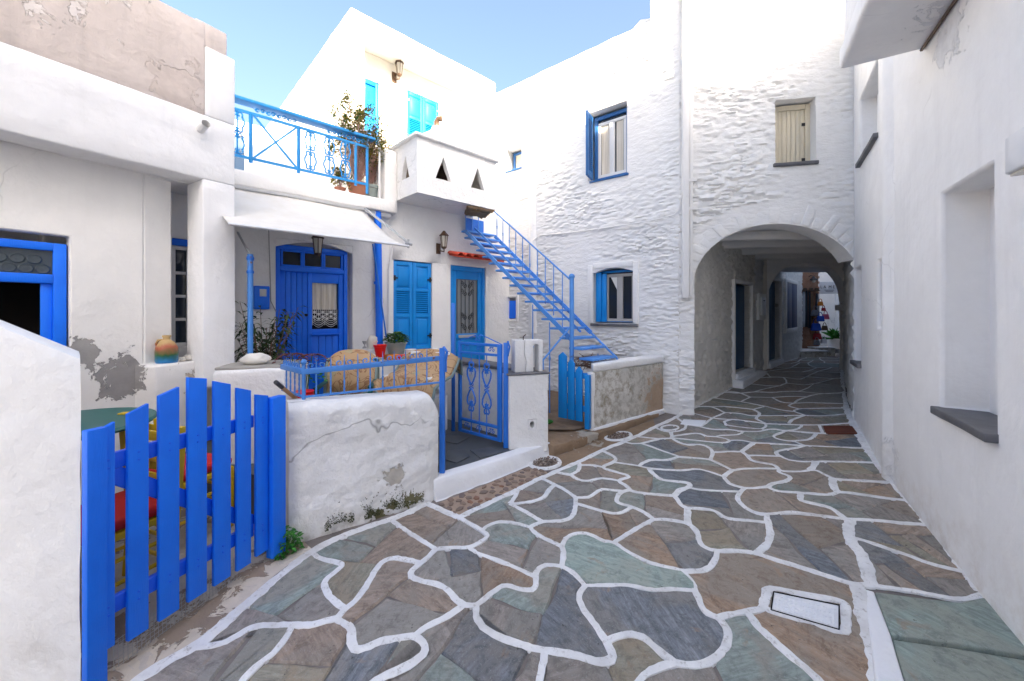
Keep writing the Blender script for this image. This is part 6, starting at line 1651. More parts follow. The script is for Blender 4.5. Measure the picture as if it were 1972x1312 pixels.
for i in range(-2, nT + 1):
    t = i / nT; c0_, c1_ = sb.lerp(stp, t), sb.lerp(stp, t) + wv * lerp(wB, wT, max(t, 0)); dv = V(slope.x, slope.y, 0).normalized() * .21
    MB().hexa([c0_, c1_, c1_ + dv, c0_ + dv, c0_ + V(0, 0, .03), c1_ + V(0, 0, .03), c1_ + dv + V(0, 0, .03), c0_ + dv + V(0, 0, .03)]).build('tread', 'blue_stair', sr, bevel=.004)
for t0, t1_ in ((-.12, None),):
    pass
post = MB().tube([V(.78, 5.2, .2), V(.78, 5.2, 2.03)], .030, 12); post.lathe(V(.78, 5.2, 2.05), [(.01, -.03), (.035, -.015), (.042, .01), (.03, .035), (.005, .045)], 12); post.build('newel_post', 'blue_stair', sr, smooth=True)
hr0, hr1 = V(.78, 5.2, 2.0), W(946, 402, 6.78)
MB().tube([hr0, hr1], .013, 8).build('handrail', 'blue_stair', sr, smooth=True)
for i in range(1, 11):
    t = i / 11; top = hr0.lerp(hr1, t); bt = V(top.x, top.y, sb.lerp(stp, t).z)
    m = MB().tube([bt, top], .0075, 5); m.lathe(bt.lerp(top, .45), [(.006, -.03), (.013, -.012), (.008, 0), (.013, .012), (.006, .03)], 6); m.build('baluster', 'blue_stair', sr)
for i in range(3):
    b_ = stp + wv * (.02 + i * .14) + V(-.02, .02, 0); MB().tube([b_, b_ + V(0, 0, .62)], .008, 5).build('baluster', 'blue_stair', sr)
MB().tube([V(.78, 5.2, 1.42), V(.40, 5.10, .98)], .012, 6).tube([V(.40, 5.1, .22), V(.40, 5.1, 1.0)], .010, 6).build('brace', 'blue_stair', sr)
for x, y, z1 in ((.30, 5.75, 1.7), (.52, 5.5, 1.45), (1.22, 5.65, 1.0), (1.30, 5.7, .9)):
    m = MB().tube([V(x, y, .2), V(x, y, z1)], .009, 5); m.lathe(V(x, y, lerp(.2, z1, .6)), [(.006, -.04), (.016, -.01), (.016, .01), (.006, .04)], 6); m.build('leg', 'blue_stair', sr)
MB().tube([V(.35, 5.45, .45), V(.05, 5.3, .24), V(.42, 5.2, .24), V(.35, 5.45, .45)], .011, 5).build('foot_brace', 'blue_stair', sr)
lp0 = stp + wv * .03
MB().hexa([lp0 + V(-.03, .03, .03), lp0 + wv * .40 + V(-.03, .03, .03), lp0 + wv * .40 + V(-.03, .05, .25), lp0 + V(-.03, .05, .25), lp0 + V(-.03, .045, .03), lp0 + wv * .40 + V(-.03, .045, .03), lp0 + wv * .40 + V(-.03, .065, .25), lp0 + V(-.03, .065, .25)]).build('kick_panel', 'blue_iron', sr)
m = MB(); r_ = random.Random(8)
for i in range(70):
    c_ = V(1.05 + r_.gauss(0, .12), 5.6 + r_.gauss(0, .08), .9 + r_.uniform(-.08, .06)); d_ = V(r_.uniform(-1, 1), r_.uniform(-1, 1), r_.uniform(-.3, .4)).normalized() * r_.uniform(.06, .16); m.tube([c_ - d_, c_ + V(0, 0, .01), c_ + d_], .005, 4)
tag(m.build('brushwood', 'twig'), 'dry brown brushwood heaped under the iron stair', 'brushwood')
tag(rock('green_bowl', V(.45, 5.0, .19), .06, .05, .03, 'leaf_bright', 2, 'small green thing on the floor behind the small gate'), 'small green bowl on the floor behind the small blue gate', 'bowl')

# ---- pier with the white boulder, next to the column
ps = MB(); c_ = [W(405, 712, 3.7), W(550, 718, 2.98)]
PP = Fr((-2.35, 3.30), (.86, .12)); 
pz_ = PP.z(470, 712)
pier = tag(MB().fb(PP, PP.a(404), PP.a(551), -.05, pz_, -.55, 0).build('plinth_wall', 'plaster_rough', bevel=.035, seg=3, rough=.014), 'white plastered plinth wall carrying a boulder behind the picket gate', 'wall')
MB().fb(PP, PP.a(404) + .01, PP.a(548), pz_ - .005, pz_ + .018, -.53, -.03).build('coping', 'grey_rock', pier, bevel=.008, rough=.006)
rock('white_boulder', PP.P(PP.a(492, -.2), pz_ + .016, -.2), .115, .08, .052, 'white_rock', 5, 'smooth white boulder lying on the plinth wall')
# ---- awning -------------------------------------------------------------------------------------------------------
aw = thing('awning', 'white fabric awning on folding steel arms above the blue door', 'awning', B.P(.2, 3.0, .2))
AD = 1.40; fz = B.z(785, 474, AD); f0, f1 = B.a(440, AD), B.a(778, AD)
tz0 = B.z(600, 388, .08); t0_, t1_ = f0 - .9, B.a(700, .08)
m = MB(); vv = []; NI, NJ = 30, 14
for j in range(NJ + 1):
    s_ = j / NJ
    for i in range(NI + 1):
        r_ = i / NI; e1 = lerp(t1_, f1, s_ ** 1.25); e0_ = lerp(t0_ + .9, f0, s_)
        a = lerp(e0_, e1, r_); z = lerp(tz0, fz, s_) - .05 * math.sin(math.pi * s_) + .014 * noise.noise(V(a * 1.6, s_ * 2, 0)) + .006 * noise.noise(V(a * 7, s_ * 1.5, 3)); vv.append(B.P(a, z, lerp(.08, AD, s_)))
m.add(vv, [(j * (NI + 1) + i, j * (NI + 1) + i + 1, (j + 1) * (NI + 1) + i + 1, (j + 1) * (NI + 1) + i) for j in range(NJ) for i in range(NI)])
o = m.build('fabric', 'awning_cloth', aw, smooth=True); o.modifiers.new('thickness', 'SOLIDIFY').thickness = .004
MB().tube([B.P(f0, fz, AD), B.P(f1 + .06, fz, AD)], .014, 8).build('front_bar', 'white_metal', aw, smooth=True)
MB().tube([B.P(t0_ + .9, tz0 + .03, .10), B.P(t1_, tz0 + .03, .10)], .04, 10).build('roller', 'white_metal', aw, smooth=True)
aa = B.a(698, .05)
m = MB().bar(B.P(aa, B.z(698, 398, .05), .05), B.P(f1 + .09, fz + .02, AD), .03, .022); m.build('arm', 'steel', aw)
m = MB().tube([B.P(f1 + .09, fz - .01, AD - .06), B.P(f1 + .09, fz + .09, AD - .06)], .014, 6).tube([B.P(f1 + .05, fz + .04, AD - .05), B.P(f1 + .13, fz + .03, AD - .05)], .016, 6); m.build('clamp', 'steel', aw)
MB().fb(B, aa - .03, aa + .03, B.z(698, 425, .05), B.z(698, 392, .05), .0, .05).build('bracket', 'rust', aw, bevel=.004)
# blue awning post with steel arm
bp = thing('awning_post', 'pale blue pole propping the left end of the awning', 'pole', W(481, 700, 4.0))
b_ = W(482, 698, 3.95); MB().tube([V(b_.x, b_.y, .35), W(482, 490, 3.95)], .026, 10).build('pole', 'blue_pale_iron', bp, smooth=True)
m = MB().tube([W(482, 490, 3.95), W(474, 478, 4.0), W(458, 448, 4.2)], .012, 6); m.build('arm', 'steel', bp)
MB().lathe(W(482, 498, 3.95), [(.03, -.02), (.034, 0), (.03, .02)], 10).lathe(W(482, 524, 3.95), [(.03, -.015), (.033, 0), (.03, .015)], 10).build('collar', 'blue_iron', bp)
# blue drainpipe and stay
dpp = thing('blue_drainpipe', 'bright blue drainpipe on the wall corner right of the awning', 'drainpipe', B.P(B.a(727), .9))
MB().tube([B.P(B.a(727, .07), B.z(727, 400, .07), .07), B.P(B.a(731, .07), B.z(731, 672, .07), .07)], .052, 12).build('pipe', 'blue', dpp, smooth=True)
for y in (405, 545): MB().lathe(B.P(B.a(728, .07), B.z(728, y, .07), .07), [(.058, -.02), (.06, 0), (.058, .02)], 12).build('clip', 'blue', dpp)
tag(MB().tube([B.P(B.a(718, .2), B.z(718, 470, .2), .2), B.P(B.a(744, .25), B.z(744, 650, .25), .25)], .012, 6).build('stay_rod', 'blue_iron'), 'thin blue rod leaning beside the blue drainpipe', 'rod')
tag(MB().tube([B.P(B.a(757, .03), B.z(757, 470, .03), .03), B.P(B.a(749, .03), B.z(749, 520, .03), .03), B.P(B.a(748, .03), B.z(748, 660, .03), .03)], .014, 6).build('water_pipe', 'white_paint', smooth=True), 'thin white pipe running down the wall left of the turquoise shutters', 'pipe')
# ---- lamps --------------------------------------------------------------------------------------------------------
def lantern(fr, a, z, d, s_, label, hang=False, mat='brown_metal'):
    t = thing('wall_lantern', label, 'lamp', fr.P(a, z, d), 'lanterns on the houses'); c = fr.P(a, z, d)
    MB().lathe(c, [(.075 * s_, .10 * s_), (.085 * s_, .11 * s_), (.04 * s_, .16 * s_), (.02 * s_, .19 * s_)], 6).build('cap', mat, t)
    MB().lathe(c, [(.04 * s_, -.10 * s_), (.062 * s_, .10 * s_)], 6).build('lamp_glass', 'glass_lamp', t)
    m_ = MB()
    for k_ in range(6):
        an = k_ * math.pi / 3; m_.tube([c + V(math.cos(an) * .042 * s_, math.sin(an) * .042 * s_, -.10 * s_), c + V(math.cos(an) * .065 * s_, math.sin(an) * .065 * s_, .10 * s_)], .006 * s_, 4)
    m_.lathe(c, [(.03 * s_, -.12 * s_), (.046 * s_, -.10 * s_), (.046 * s_, -.085 * s_)], 6); m_.build('cage', mat, t)
    m_ = MB()
    if hang: m_.tube([c + V(0, 0, .18 * s_), c + V(0, 0, .32 * s_)], .008, 5).tube([c + V(0, 0, .27 * s_), fr.P(a, z + .27 * s_, -.0)], .008, 5)
    else: m_.tube([c + V(0, 0, -.11 * s_), c + V(0, 0, -.17 * s_), fr.P(a - .02, z - .15 * s_, d * .4), fr.P(a - .04, z - .08 * s_, 0)], .012 * s_, 6).fb(fr, a - .08 * s_, a - .0 * s_, z - .2 * s_, z - .02 * s_, .0, .02)
    m_.build('bracket', mat, t)
lantern(B, B.a(612, .25), B.z(612, 475, .25), .25, 1.0, 'hanging lantern in front of the bright blue door', True, 'dark_wood')
lantern(B, B.a(855, .12), B.z(855, 466, .12), .12, .95, 'brown wall lantern between the drainpipe and the iron stair')
lantern(B, B.a(769, rd + .14), B.z(769, 133, rd + .14), rd + .14, 1.0, 'brown lantern under the canopy of the sunlit upper house') if False else None
CB = Fr(B.P(0, 0, rd).xy, B.u); lantern(CB, CB.a(769, .13), CB.z(769, 134, .13), .13, 1.05, 'brown lantern under the canopy of the sunlit upper house')
# electricity meter
em = thing('meter_box', 'bright blue meter box with glass dial on the wall left of the door', 'meter', B.P(B.a(505, .08), 1.6))
MB().fb(B, B.a(489, .08), B.a(519, .08), B.z(505, 596, .08), B.z(505, 551, .08), .003, .10).build('case', 'blue', em, bevel=.012)
MB().fb(B, B.a(500, .1), B.a(513, .1), B.z(506, 571, .1), B.z(506, 557, .1), .1, .108).build('dial', 'screen', em, bevel=.002)
tag(MB().tube([B.P(B.a(517), B.z(517, 440), .01), B.P(B.a(520), B.z(520, 530), .01), B.P(B.a(521), B.z(521, 580), .01), B.P(B.a(531), B.z(531, 600), .01)], .006, 5).build('meter_cable', 'cable'), 'cable running down the wall past the blue meter box', 'cable')
# ---- furniture on the terrace ------------------------------------------------------------------------------------
def pchair(name, label, c, rot, mat, group='plastic garden chairs on the terrace'):
    t = thing(name, label, 'chair', c, group); Rm = Matrix.Rotation(rot, 4, 'Z'); T = lambda x, y, z: Vector(c) + Rm @ V(x, y, z)
    def bx_(x0, x1, y0, y1, z0, z1, nm, bev=.012, tilt=0):
        P_ = [T(x, y + tilt * (z - z0), z) for x, y, z in ((x0, y0, z0), (x1, y0, z0), (x1, y1, z0), (x0, y1, z0), (x0, y0, z1), (x1, y0, z1), (x1, y1, z1), (x0, y1, z1))]
        return MB().hexa(P_).build(nm, mat, t, bevel=bev)
    bx_(-.24, .24, -.24, .22, .40, .44, 'seat')
    bx_(-.24, .24, -.26, -.23, .36, .42, 'apron')
    for x in (-.24, .19):
        for y in (-.25, .19): bx_(x, x + .05, y, y + .05, 0, .40, 'leg')
    for x in (-.27, .22): bx_(x, x + .05, -.22, .24, .62, .65, 'armrest'); bx_(x, x + .05, -.22, -.17, .42, .62, 'arm_support')
    for i in range(5): x = -.22 + i * .097; bx_(x, x + .055, .20, .225, .44, .82, 'back_slat', .006, .18)
    bx_(-.25, .25, .25, .29, .80, .86, 'top_rail', .012, .1)
    return T
def cover(name, label, T, w_, prof, mat, group=None, seed=0, x0=None):
    m_ = MB(); n = 18; L_ = len(prof); vv = []
    for j, (y, z) in enumerate(prof):
        for i in range(n + 1):
            x = lerp(-w_, w_, i / n); k_ = .012 * noise.noise(V(x * 6, j * .4, seed)); sag = -.10 * (abs(x) / w_) ** 3 * (1 if 0 < j < L_ - 1 else 1.0) + (.06 * math.cos(x / w_ * 3.1) * -1 if j in (0,) else 0) - .05 * (j == 0) * math.cos(x / w_ * 1.5)
            vv.append(T(x, y + k_, z + sag))
    m_.add(vv, [(j * (n + 1) + i, j * (n + 1) + i + 1, (j + 1) * (n + 1) + i + 1, (j + 1) * (n + 1) + i) for j in range(L_ - 1) for i in range(n)])
    o = m_.build(name, mat, None, smooth=True); sm = o.modifiers.new('thickness', 'SOLIDIFY'); sm.thickness = .008
    tag(o, label, 'cloth', group); hm = MB(); e_ = [j * (n + 1) for j in range(L_)] + [(L_ - 1) * (n + 1) + i for i in range(1, n + 1)] + [j * (n + 1) + n for j in range(L_ - 2, -1, -1)] + [i for i in range(n - 1, 0, -1)]
    cc_ = sum((Vector(v_) for v_ in vv), V(0, 0, 0)) / len(vv)
    q_ = [Vector(vv[i]) for i in e_]; hm.tube(q_ + [q_[0]], .016, 6); hm.build('hem', 'cloth_back', o, smooth=True); return o
c1p = V(-1.66, 4.02, tz - .10); T1 = pchair('garden_chair', 'dark green plastic chair draped with flowered oilcloth', c1p, R(12), 'green_plastic')
cover('oilcloth', 'flowered brown oilcloth hung over the back of the green chair', T1, .25, [(.15, .55), (.17, .66), (.20, .78), (.235, .90), (.30, .96), (.36, .92), (.38, .76), (.39, .6)], 'tapestry', 'oilcloths on the chairs', 1)
cover('oilcloth', 'flowered brown oilcloth hanging over the arm of the green chair', lambda x, y, z: T1(.26 + y - .25, x * .8, z - .22), .22, [(.17, .62), (.20, .75), (.24, .87), (.28, .90), (.32, .86), (.35, .7), (.36, .5)], 'tapestry', 'oilcloths on the chairs', 2)
c2p = V(-1.02, 4.30, tz - .05); T2 = pchair('garden_chair', 'white plastic chair draped with flowered oilcloth', c2p, R(-18), 'white_paint')
cover('oilcloth', 'flowered brown oilcloth spread wide over the white chair', T2, .36, [(-.34, .42), (-.32, .55), (-.27, .66), (-.1, .70), (.1, .72), (.24, .84), (.285, .89), (.33, .86), (.35, .7)], 'tapestry', 'oilcloths on the chairs', 3)
# bench with pots
bn = tag(MB().fb(B, B.a(703, .4), B.a(840, .4), tz - .02, .93, .03, .42).build('masonry_bench', 'plaster', bevel=.02, rough=.006), 'white masonry bench under the turquoise shutters', 'bench')
MB().fb(B, B.a(703, .4) - .02, B.a(742, .4), .932, 1.02, .05, .36).build('step', 'plaster', bn, bevel=.015, rough=.006)
def pot(name, label, c, r0, r1, h, mat, plant=None, cat='flower pot', n=20):
    t = thing(name, label, cat, c, 'pots on the bench')
    MB().lathe(c, [(r0, 0), (lerp(r0, r1, .85), h * .84), (r1 * 1.02, h * .85), (r1 * 1.06, h), (r1 * .96, h), (r1 * .9, h * .93), (.01, h * .92)], n).build('pot', mat, t, smooth=True)
    if plant:
        m_ = sprig('p', Vector(c) + V(0, 0, h * .93), plant[0], r1 * 1.1, plant[1], plant[2], plant[3], int(r1 * 1000), narrow=.55, up=1.1); m_.build('leaves', plant[3], t, fix=False)
    return t
def bpos(x, y, d): return B.P(B.a(x, d), B.z(x, y, d), d)
pot('flower_pot', 'empty bright red pot on the bench', bpos(732, 688, .46) * 1, .055, .085, .17, 'red_plastic')
pot('flower_pot', 'large grey green pot with leafy green plant on the bench', bpos(763, 685, .30), .10, .15, .20, 'grey_plastic', (420, .13, .06, 'leaf'))
pot('flower_pot', 'small white pot standing right of the grey green pot', bpos(790, 690, .40), .065, .085, .13, 'white_paint')
pot('flower_pot', 'small off white pot behind the red pot', bpos(716, 671, .34), .06, .075, .10, 'white_rock')
rock('sea_shell', bpos(717, 661, .34), .07, .05, .06, 'white_rock', 9, 'white sea shell lying in the small pot behind the red one', 'shell')
tr_ = thing('small_cup', 'tarnished little metal cup on the bench end', 'cup', bpos(702, 671, .3))
MB().lathe(bpos(702, 671, .3), [(.03, 0), (.028, .01), (.008, .03), (.008, .05), (.02, .065), (.032, .1), (.03, .1)], 12).build('cup', 'steel', tr_, smooth=True)
tag(MB().fb(B, B.a(742, .42), B.a(765, .42), B.z(750, 693, .42), B.z(750, 683, .42), .36, .48).build('orange_box', 'orange_plastic', bevel=.006), 'small orange box at the edge of the bench', 'box')
tag(MB().fb(B, B.a(766, .5), B.a(786, .5), B.z(776, 694, .5), B.z(776, 683, .5), .44, .54).build('red_box', 'red_plastic', bevel=.006), 'small red box at the edge of the bench', 'box')
# red cone-shaped bucket, broom handle, hose
bc = thing('red_bucket', 'tall red plastic bin behind the corner of the railing', 'bucket', V(-1.86, 3.55, tz))
MB().lathe(V(-1.86, 3.55, tz), [(.15, 0), (.135, .1), (.085, .55), (.09, .56), (.07, .56)], 18).build('bin', 'red_plastic', bc, smooth=True)
br_ = thing('broom', 'broom with wooden handle leaning over the terrace wall corner', 'broom', W(575, 772, 3.0))
h0, h1 = W(531, 736, 2.75), W(578, 775, 3.15)
MB().tube([h0.lerp(h1, .22), h1 + (h1 - h0) * .9], .014, 8).build('handle', 'broom_wood', br_, smooth=True)
MB().tube([h0, h0.lerp(h1, .23)], .0155, 8).build('grip', 'black_iron', br_, smooth=True)
# plants behind the railing
pl1 = thing('castor_plant', 'young plant with red and green drooping leaves beside the blue door', 'plant', V(-1.95, 3.75, tz))
b_ = V(-2.02, 3.72, tz); m = MB(); tips = [V(-2.15, 3.7, 1.12), V(-2.0, 3.62, 1.22), V(-1.88, 3.75, 1.2), V(-2.1, 3.85, 1.02), V(-1.95, 3.8, 1.05)]
for t_ in tips: m.tube([b_, b_.lerp(t_, .5) + V(.02, 0, .05), t_], .007, 5, r1=.004)
m.build('stem', 'leaf', pl1)
mg, mr = MB(), MB(); r_ = random.Random(9)
for ti, t_ in enumerate(tips):
    for lf in range(5):
        an = lf * 1.26 + ti; d = V(math.cos(an), math.sin(an), .15); 
        for k_ in range(7):
            p = t_ + d * (.02 + k_ * .022) - V(0, 0, .0035 * k_ * k_)
            for sg in (-1, 1):
                e = (d.cross(V(0, 0, 1)) * sg + d * .5 - V(0, 0, .45)).normalized() * .055; sd_ = d * .012
                (mr if ti in (1, 2) else mg).add([p, p + e * .5 + sd_, p + e, p + e * .5 - sd_], [(0, 1, 2, 3)])
mg.build('leaves', 'leaf_bright', pl1, fix=False); mr.build('leaves', 'leaf_red', pl1, fix=False)
ol_ = thing('oleander', 'dark green oleander with narrow leaves behind the column', 'shrub', V(-2.75, 4.35, tz)); r_ = random.Random(12)
m, ml = MB(), MB()
for i in range(52):
    an = r_.uniform(0, 6.28); tip = V(-2.68, 4.35, tz) + V(math.cos(an) * r_.uniform(.05, .34), math.sin(an) * r_.uniform(.05, .34), r_.uniform(.5, 1.38)); b_ = V(-2.7, 4.35, tz)
    md = b_.lerp(tip, .55) + V(0, 0, .15); m.tube([b_, md, tip], .006, 4, r1=.003)
    for k_ in range(16):
        p = md.lerp(tip, k_ / 15); a2 = r_.uniform(0, 6.28); d = V(math.cos(a2), math.sin(a2), r_.uniform(-.7, .5)).normalized() * r_.uniform(.10, .18); sd_ = d.cross(V(0, 0, 1)).normalized() * .014
        ml.add([p, p + d * .5 + sd_ + V(0, 0, .012), p + d - V(0, 0, .02), p + d * .5 - sd_ + V(0, 0, .012)], [(0, 1, 2, 3)])
m.build('stem', 'twig', ol_); ml.build('leaves', 'leaf_dark', ol_, fix=False)
# plants on the balcony
bpz = 3.25
def potplant(label, c, r0, h, mat, seed, ht, kind):
    t = thing('balcony_plant', label, 'potted plant', c, 'plants on the balcony'); r_ = random.Random(seed); c = Vector(c)
    MB().lathe(c, [(r0 * .75, 0), (r0, h * .8), (r0 * 1.1, h * .82), (r0 * 1.1, h), (r0 * .9, h), (.01, h * .9)], 18).build('pot', mat, t, smooth=True)
    m_, ml_, my = MB(), MB(), MB(); top = c + V(0, 0, h * .9)
    for i in range(110 if kind else 14):
        an = r_.uniform(0, 6.28); sp = r_.uniform(.05, .36) * ht / 1.0; tip = top + V(math.cos(an) * sp, math.sin(an) * sp, ht * r_.uniform(.35, 1)); md = top.lerp(tip, .5) + V(r_.uniform(-.03, .03), r_.uniform(-.03, .03), .03)
        m_.tube([top, md, tip], .004, 4, r1=.0018)
        for q in range(3):
            p = md.lerp(tip, r_.random()); m_.tube([p, p + V(r_.uniform(-.07, .07), r_.uniform(-.07, .07), r_.uniform(.02, .14))], .0022, 3, r1=.001)
        if r_.random() < (.6 if kind else 1):
            for k_ in range(34):
                p = tip + V(r_.gauss(0, .03), r_.gauss(0, .03), r_.gauss(-.03, .05)); a2 = r_.uniform(0, 6.28); d = V(math.cos(a2), math.sin(a2), r_.uniform(-.2, .8)) * r_.uniform(.03, .06); sd_ = d.cross(V(0, 0, 1)).normalized() * .014
                (my if r_.random() < .65 else ml_).add([p, p + d * .5 + sd_, p + d, p + d * .5 - sd_], [(0, 1, 2, 3)])
    m_.build('stem', 'twig_pink', t, fix=False)
    if ml_.v: ml_.build('leaves', 'leaf', t, fix=False)
    if my.v: my.build('leaves', 'leaf_yellow', t, fix=False)
potplant('tall twiggy yellow green plant in a terracotta pot on the balcony', B.P(B.a(688, -.12), bpz, -.12), .13, .22, 'terracotta', 4, 1.12, 1)
potplant('bushy yellowing plant in a pale green pot at the balcony end', B.P(B.a(714, -.25), bpz, -.25), .13, .26, 'grey_plastic', 8, .9, 1)
potplant('low green plant trailing at the balcony edge', B.P(B.a(655, -.05), bpz, -.05), .07, .08, 'terracotta', 15, .28, 0)
# ---- yellow chairs and green table in the yard
def ychair(label, c, rot):
    t = thing('wooden_chair', label, 'chair', c, 'yellow chairs in the yard'); Rm = Matrix.Rotation(rot, 4, 'Z'); T = lambda x, y, z: Vector(c) + Rm @ V(x, y, z)
    for x, y, h in ((-.19, -.19, .44), (.19, -.19, .44), (-.19, .19, .92), (.19, .19, .92)):
        MB().bar(T(x, y, 0), T(x, y + (.06 if h > .5 else 0), h), .045, .045).build('leg', 'yellow', t, bevel=.004)
    for z in (.18, .30):
        for p, q in (((-.19, -.19), (.19, -.19)), ((-.19, .19), (.19, .19)), ((-.19, -.19), (-.19, .19)), ((.19, -.19), (.19, .19))): MB().tube([T(*p, z), T(*q, z)], .011, 6).build('stretcher', 'yellow', t)
    MB().hexa([T(x, y, z) for z in (.41, .45) for x, y in ((-.21, -.21), (.21, -.21), (.21, .21), (-.21, .21))]).build('seat', 'yellow', t, bevel=.006)
    MB().hexa([T(x, y, z) for z in (.455, .52) for x, y in ((-.21, -.21), (.21, -.21), (.21, .19), (-.21, .19))]).build('cushion', 'red_cloth', t, bevel=.025, seg=3)
    for z in (.60, .72, .84): MB().bar(T(-.18, .21 + (z - .44) * .1, z), T(.18, .21 + (z - .44) * .1, z), .015, .06).build('back_slat', 'yellow', t, bevel=.004)
ychair('yellow wooden chair with red cushion nearest the picket gate', V(-2.22, 2.18, .0), R(-20))
ychair('yellow wooden chair with red cushion farther behind the gate', V(-2.35, 2.85, .0), R(160))
gtb = thing('yard_table', 'green round table behind the picket gate', 'table', V(-2.75, 2.45, 0))
MB().lathe(V(-2.75, 2.45, .88), [(.42, 0), (.43, .015), (.42, .03)], 28).build('tabletop', 'green_table', gtb, smooth=True)
MB().tube([V(-2.75, 2.45, 0), V(-2.75, 2.45, .88)], .04, 10).build('leg', 'green_table', gtb, smooth=True)
# ---- far end of the passage ---------------------------------------------------------------------------------------
bw = thing('brick_shop', 'old brick and stone shop wall hung with bags at the end of the passage', 'house', (10, 13, .2))
FB = Fr((kx(12.2) + .05, 12.75), (1.0, .12)); fbw = 1.0
rbk = random.Random(6); zb = .2
wallp('wall', FB, -.6, fbw, -.1, 3.3, [], 'old_brick', bw, .6, .3)
row = 0; z = .2
while z < 3.1:
    h_ = .085; a = -.05 - (row % 2) * .11
    while a < fbw - .02:
        l_ = rbk.uniform(.16, .25); e = min(a + l_ - .012, fbw + .005)
        if e - max(a, -.05) > .04: MB().fb(FB, max(a, -.05), e, z, z + h_ - .012, .0, rbk.uniform(.012, .03)).build('brick', 'old_brick', bw)
        a += l_
    z += h_; row += 1
far = thing('far_house', 'plain white house closing the view beyond the passage', 'house', (11.5, 15.5, .2))
wallp('wall', Fr((9.5, 15.6), (1.0, -.15)), -1, 7, -.1, 4.2, [], 'plaster', far, .5, .4)
# sign board
SB = Fr((W(1578, 555, 14.0)).xy, (1.0, .05))
sgn_ = thing('shop_sign', 'grey hanging sign board reading LA MER', 'sign', SB.P(0, 2.5))
s0, s1_, sz0, sz1 = 0, SB.a(1616), SB.z(1600, 566), SB.z(1600, 543)
MB().fb(SB, s0, s1_, sz0, sz1, -.03, 0).build('board', 'scarf_pale', sgn_, bevel=.01)
for z in (sz0 + .03, sz1 - .03): MB().tube([SB.P(-.35, z, -.015), SB.P(.05, z, -.015)], .012, 5).build('bracket', 'black_iron', sgn_)
def text(s_, fr, a, z, d, size, mat, parent, name='lettering'):
    cu_ = bpy.data.curves.new(name, 'FONT'); cu_.body = s_; cu_.size = size; cu_.align_x = 'CENTER'; cu_.align_y = 'CENTER'; cu_.extrude = .002
    to = bpy.data.objects.new(name, cu_); COL.objects.link(to); dg = bpy.context.evaluated_depsgraph_get(); me = bpy.data.meshes.new_from_object(to.evaluated_get(dg)); bpy.data.objects.remove(to)
    q = fr.P(a, z, d); X = V(fr.u.x, fr.u.y, 0); Nn = V(fr.n.x, fr.n.y, 0)
    for v in me.vertices: c = v.co.copy(); v.co = q + X * c.x + V(0, 0, c.y) + Nn * c.z
    return mobj(name, me, mat, parent)
text('L A  M E R', SB, (s0 + s1_) / 2, lerp(sz0, sz1, .56), .004, .15, 'black_iron', sgn_)
for i, (wl, t) in enumerate(((.36, .30), (.28, .20))):
    MB().fb(SB, (s0 + s1_) / 2 - wl / 2, (s0 + s1_) / 2 + wl / 2, lerp(sz0, sz1, t) - .010, lerp(sz0, sz1, t) + .010, .001, .005).build('small_lettering', 'bag_grey', sgn_)
# scarves and bags
hooks = [(1549, 'scarf_pale', 562, 630), (1553, 'scarf_dark', 560, 630), (1559, 'scarf_dark', 562, 632), (1564, 'driftwood', 565, 628), (1573, 'scarf_dark', 565, 600), (1576, 'scarf_pale', 566, 606)]
slab = ['palest scarf hanging leftmost on the brick wall', 'dark scarf beside the pale one on the brick wall', 'second dark scarf on the brick wall', 'brown scarf between the dark scarves', 'dark scarf next to the bags', 'pale grey scarf next to the bags']
for (x, mt_, y0, y1), lb in zip(hooks, slab):
    a = FB.a(x, .08); z0_, z1_ = FB.z(x, y1, .08), FB.z(x, y0, .08); m = MB(); vv = []
    for j in range(7):
        for i in range(7): vv.append(FB.P(a + (i / 6 - .5) * (.07 + .03 * j / 6), lerp(z1_, z0_, j / 6), .07 + .015 * math.sin(i * 2.2 + x)))
    m.add(vv, [(j * 7 + i, j * 7 + i + 1, j * 7 + i + 8, j * 7 + i + 7) for j in range(6) for i in range(6)])
    o = m.build('scarf', mt_, smooth=True); tag(o, lb, 'scarf', 'scarves at the shop'); o.modifiers.new('thickness', 'SOLIDIFY').thickness = .012
for x, lb in ((1550, 'leftmost brown hat above the scarves'), (1562, 'middle brown hat above the scarves'), (1573, 'right brown hat above the scarves')):
    q = FB.P(FB.a(x, .1), FB.z(x, 560, .1), .1)
    tag(MB().lathe(q, [(.09, -.01), (.095, .0), (.06, .02), (.055, .07), (.03, .09), (.005, .092)], 12).build('hat', 'brown_cloth', smooth=True), lb, 'hat', 'hats at the shop')
bags = [(1580, 585, 'bag_orange', .09, 'orange bag at the top of the hanging bags'), (1570, 603, 'bag_grey', .13, 'grey bag on the left of the hanging bags'), (1580, 614, 'bag_blue', .12, 'upper blue bag among the hanging bags'), (1571, 630, 'bag_blue', .16, 'large blue bag in the middle of the hanging bags'), (1590, 610, 'bag_pink', .11, 'pink bag on the right of the hanging bags'), (1586, 596, 'bag_red', .07, 'small dark red bag above the pink bag'), (1574, 648, 'bag_red', .13, 'red bag below the large blue bag'), (1588, 632, 'brown_cloth', .10, 'brown bag right of the large blue bag'), (1573, 660, 'bag_grey', .10, 'lowest grey bag near the step'), (1586, 657, 'scarf_pale', .10, 'pale striped bag at the lower right of the bags')]
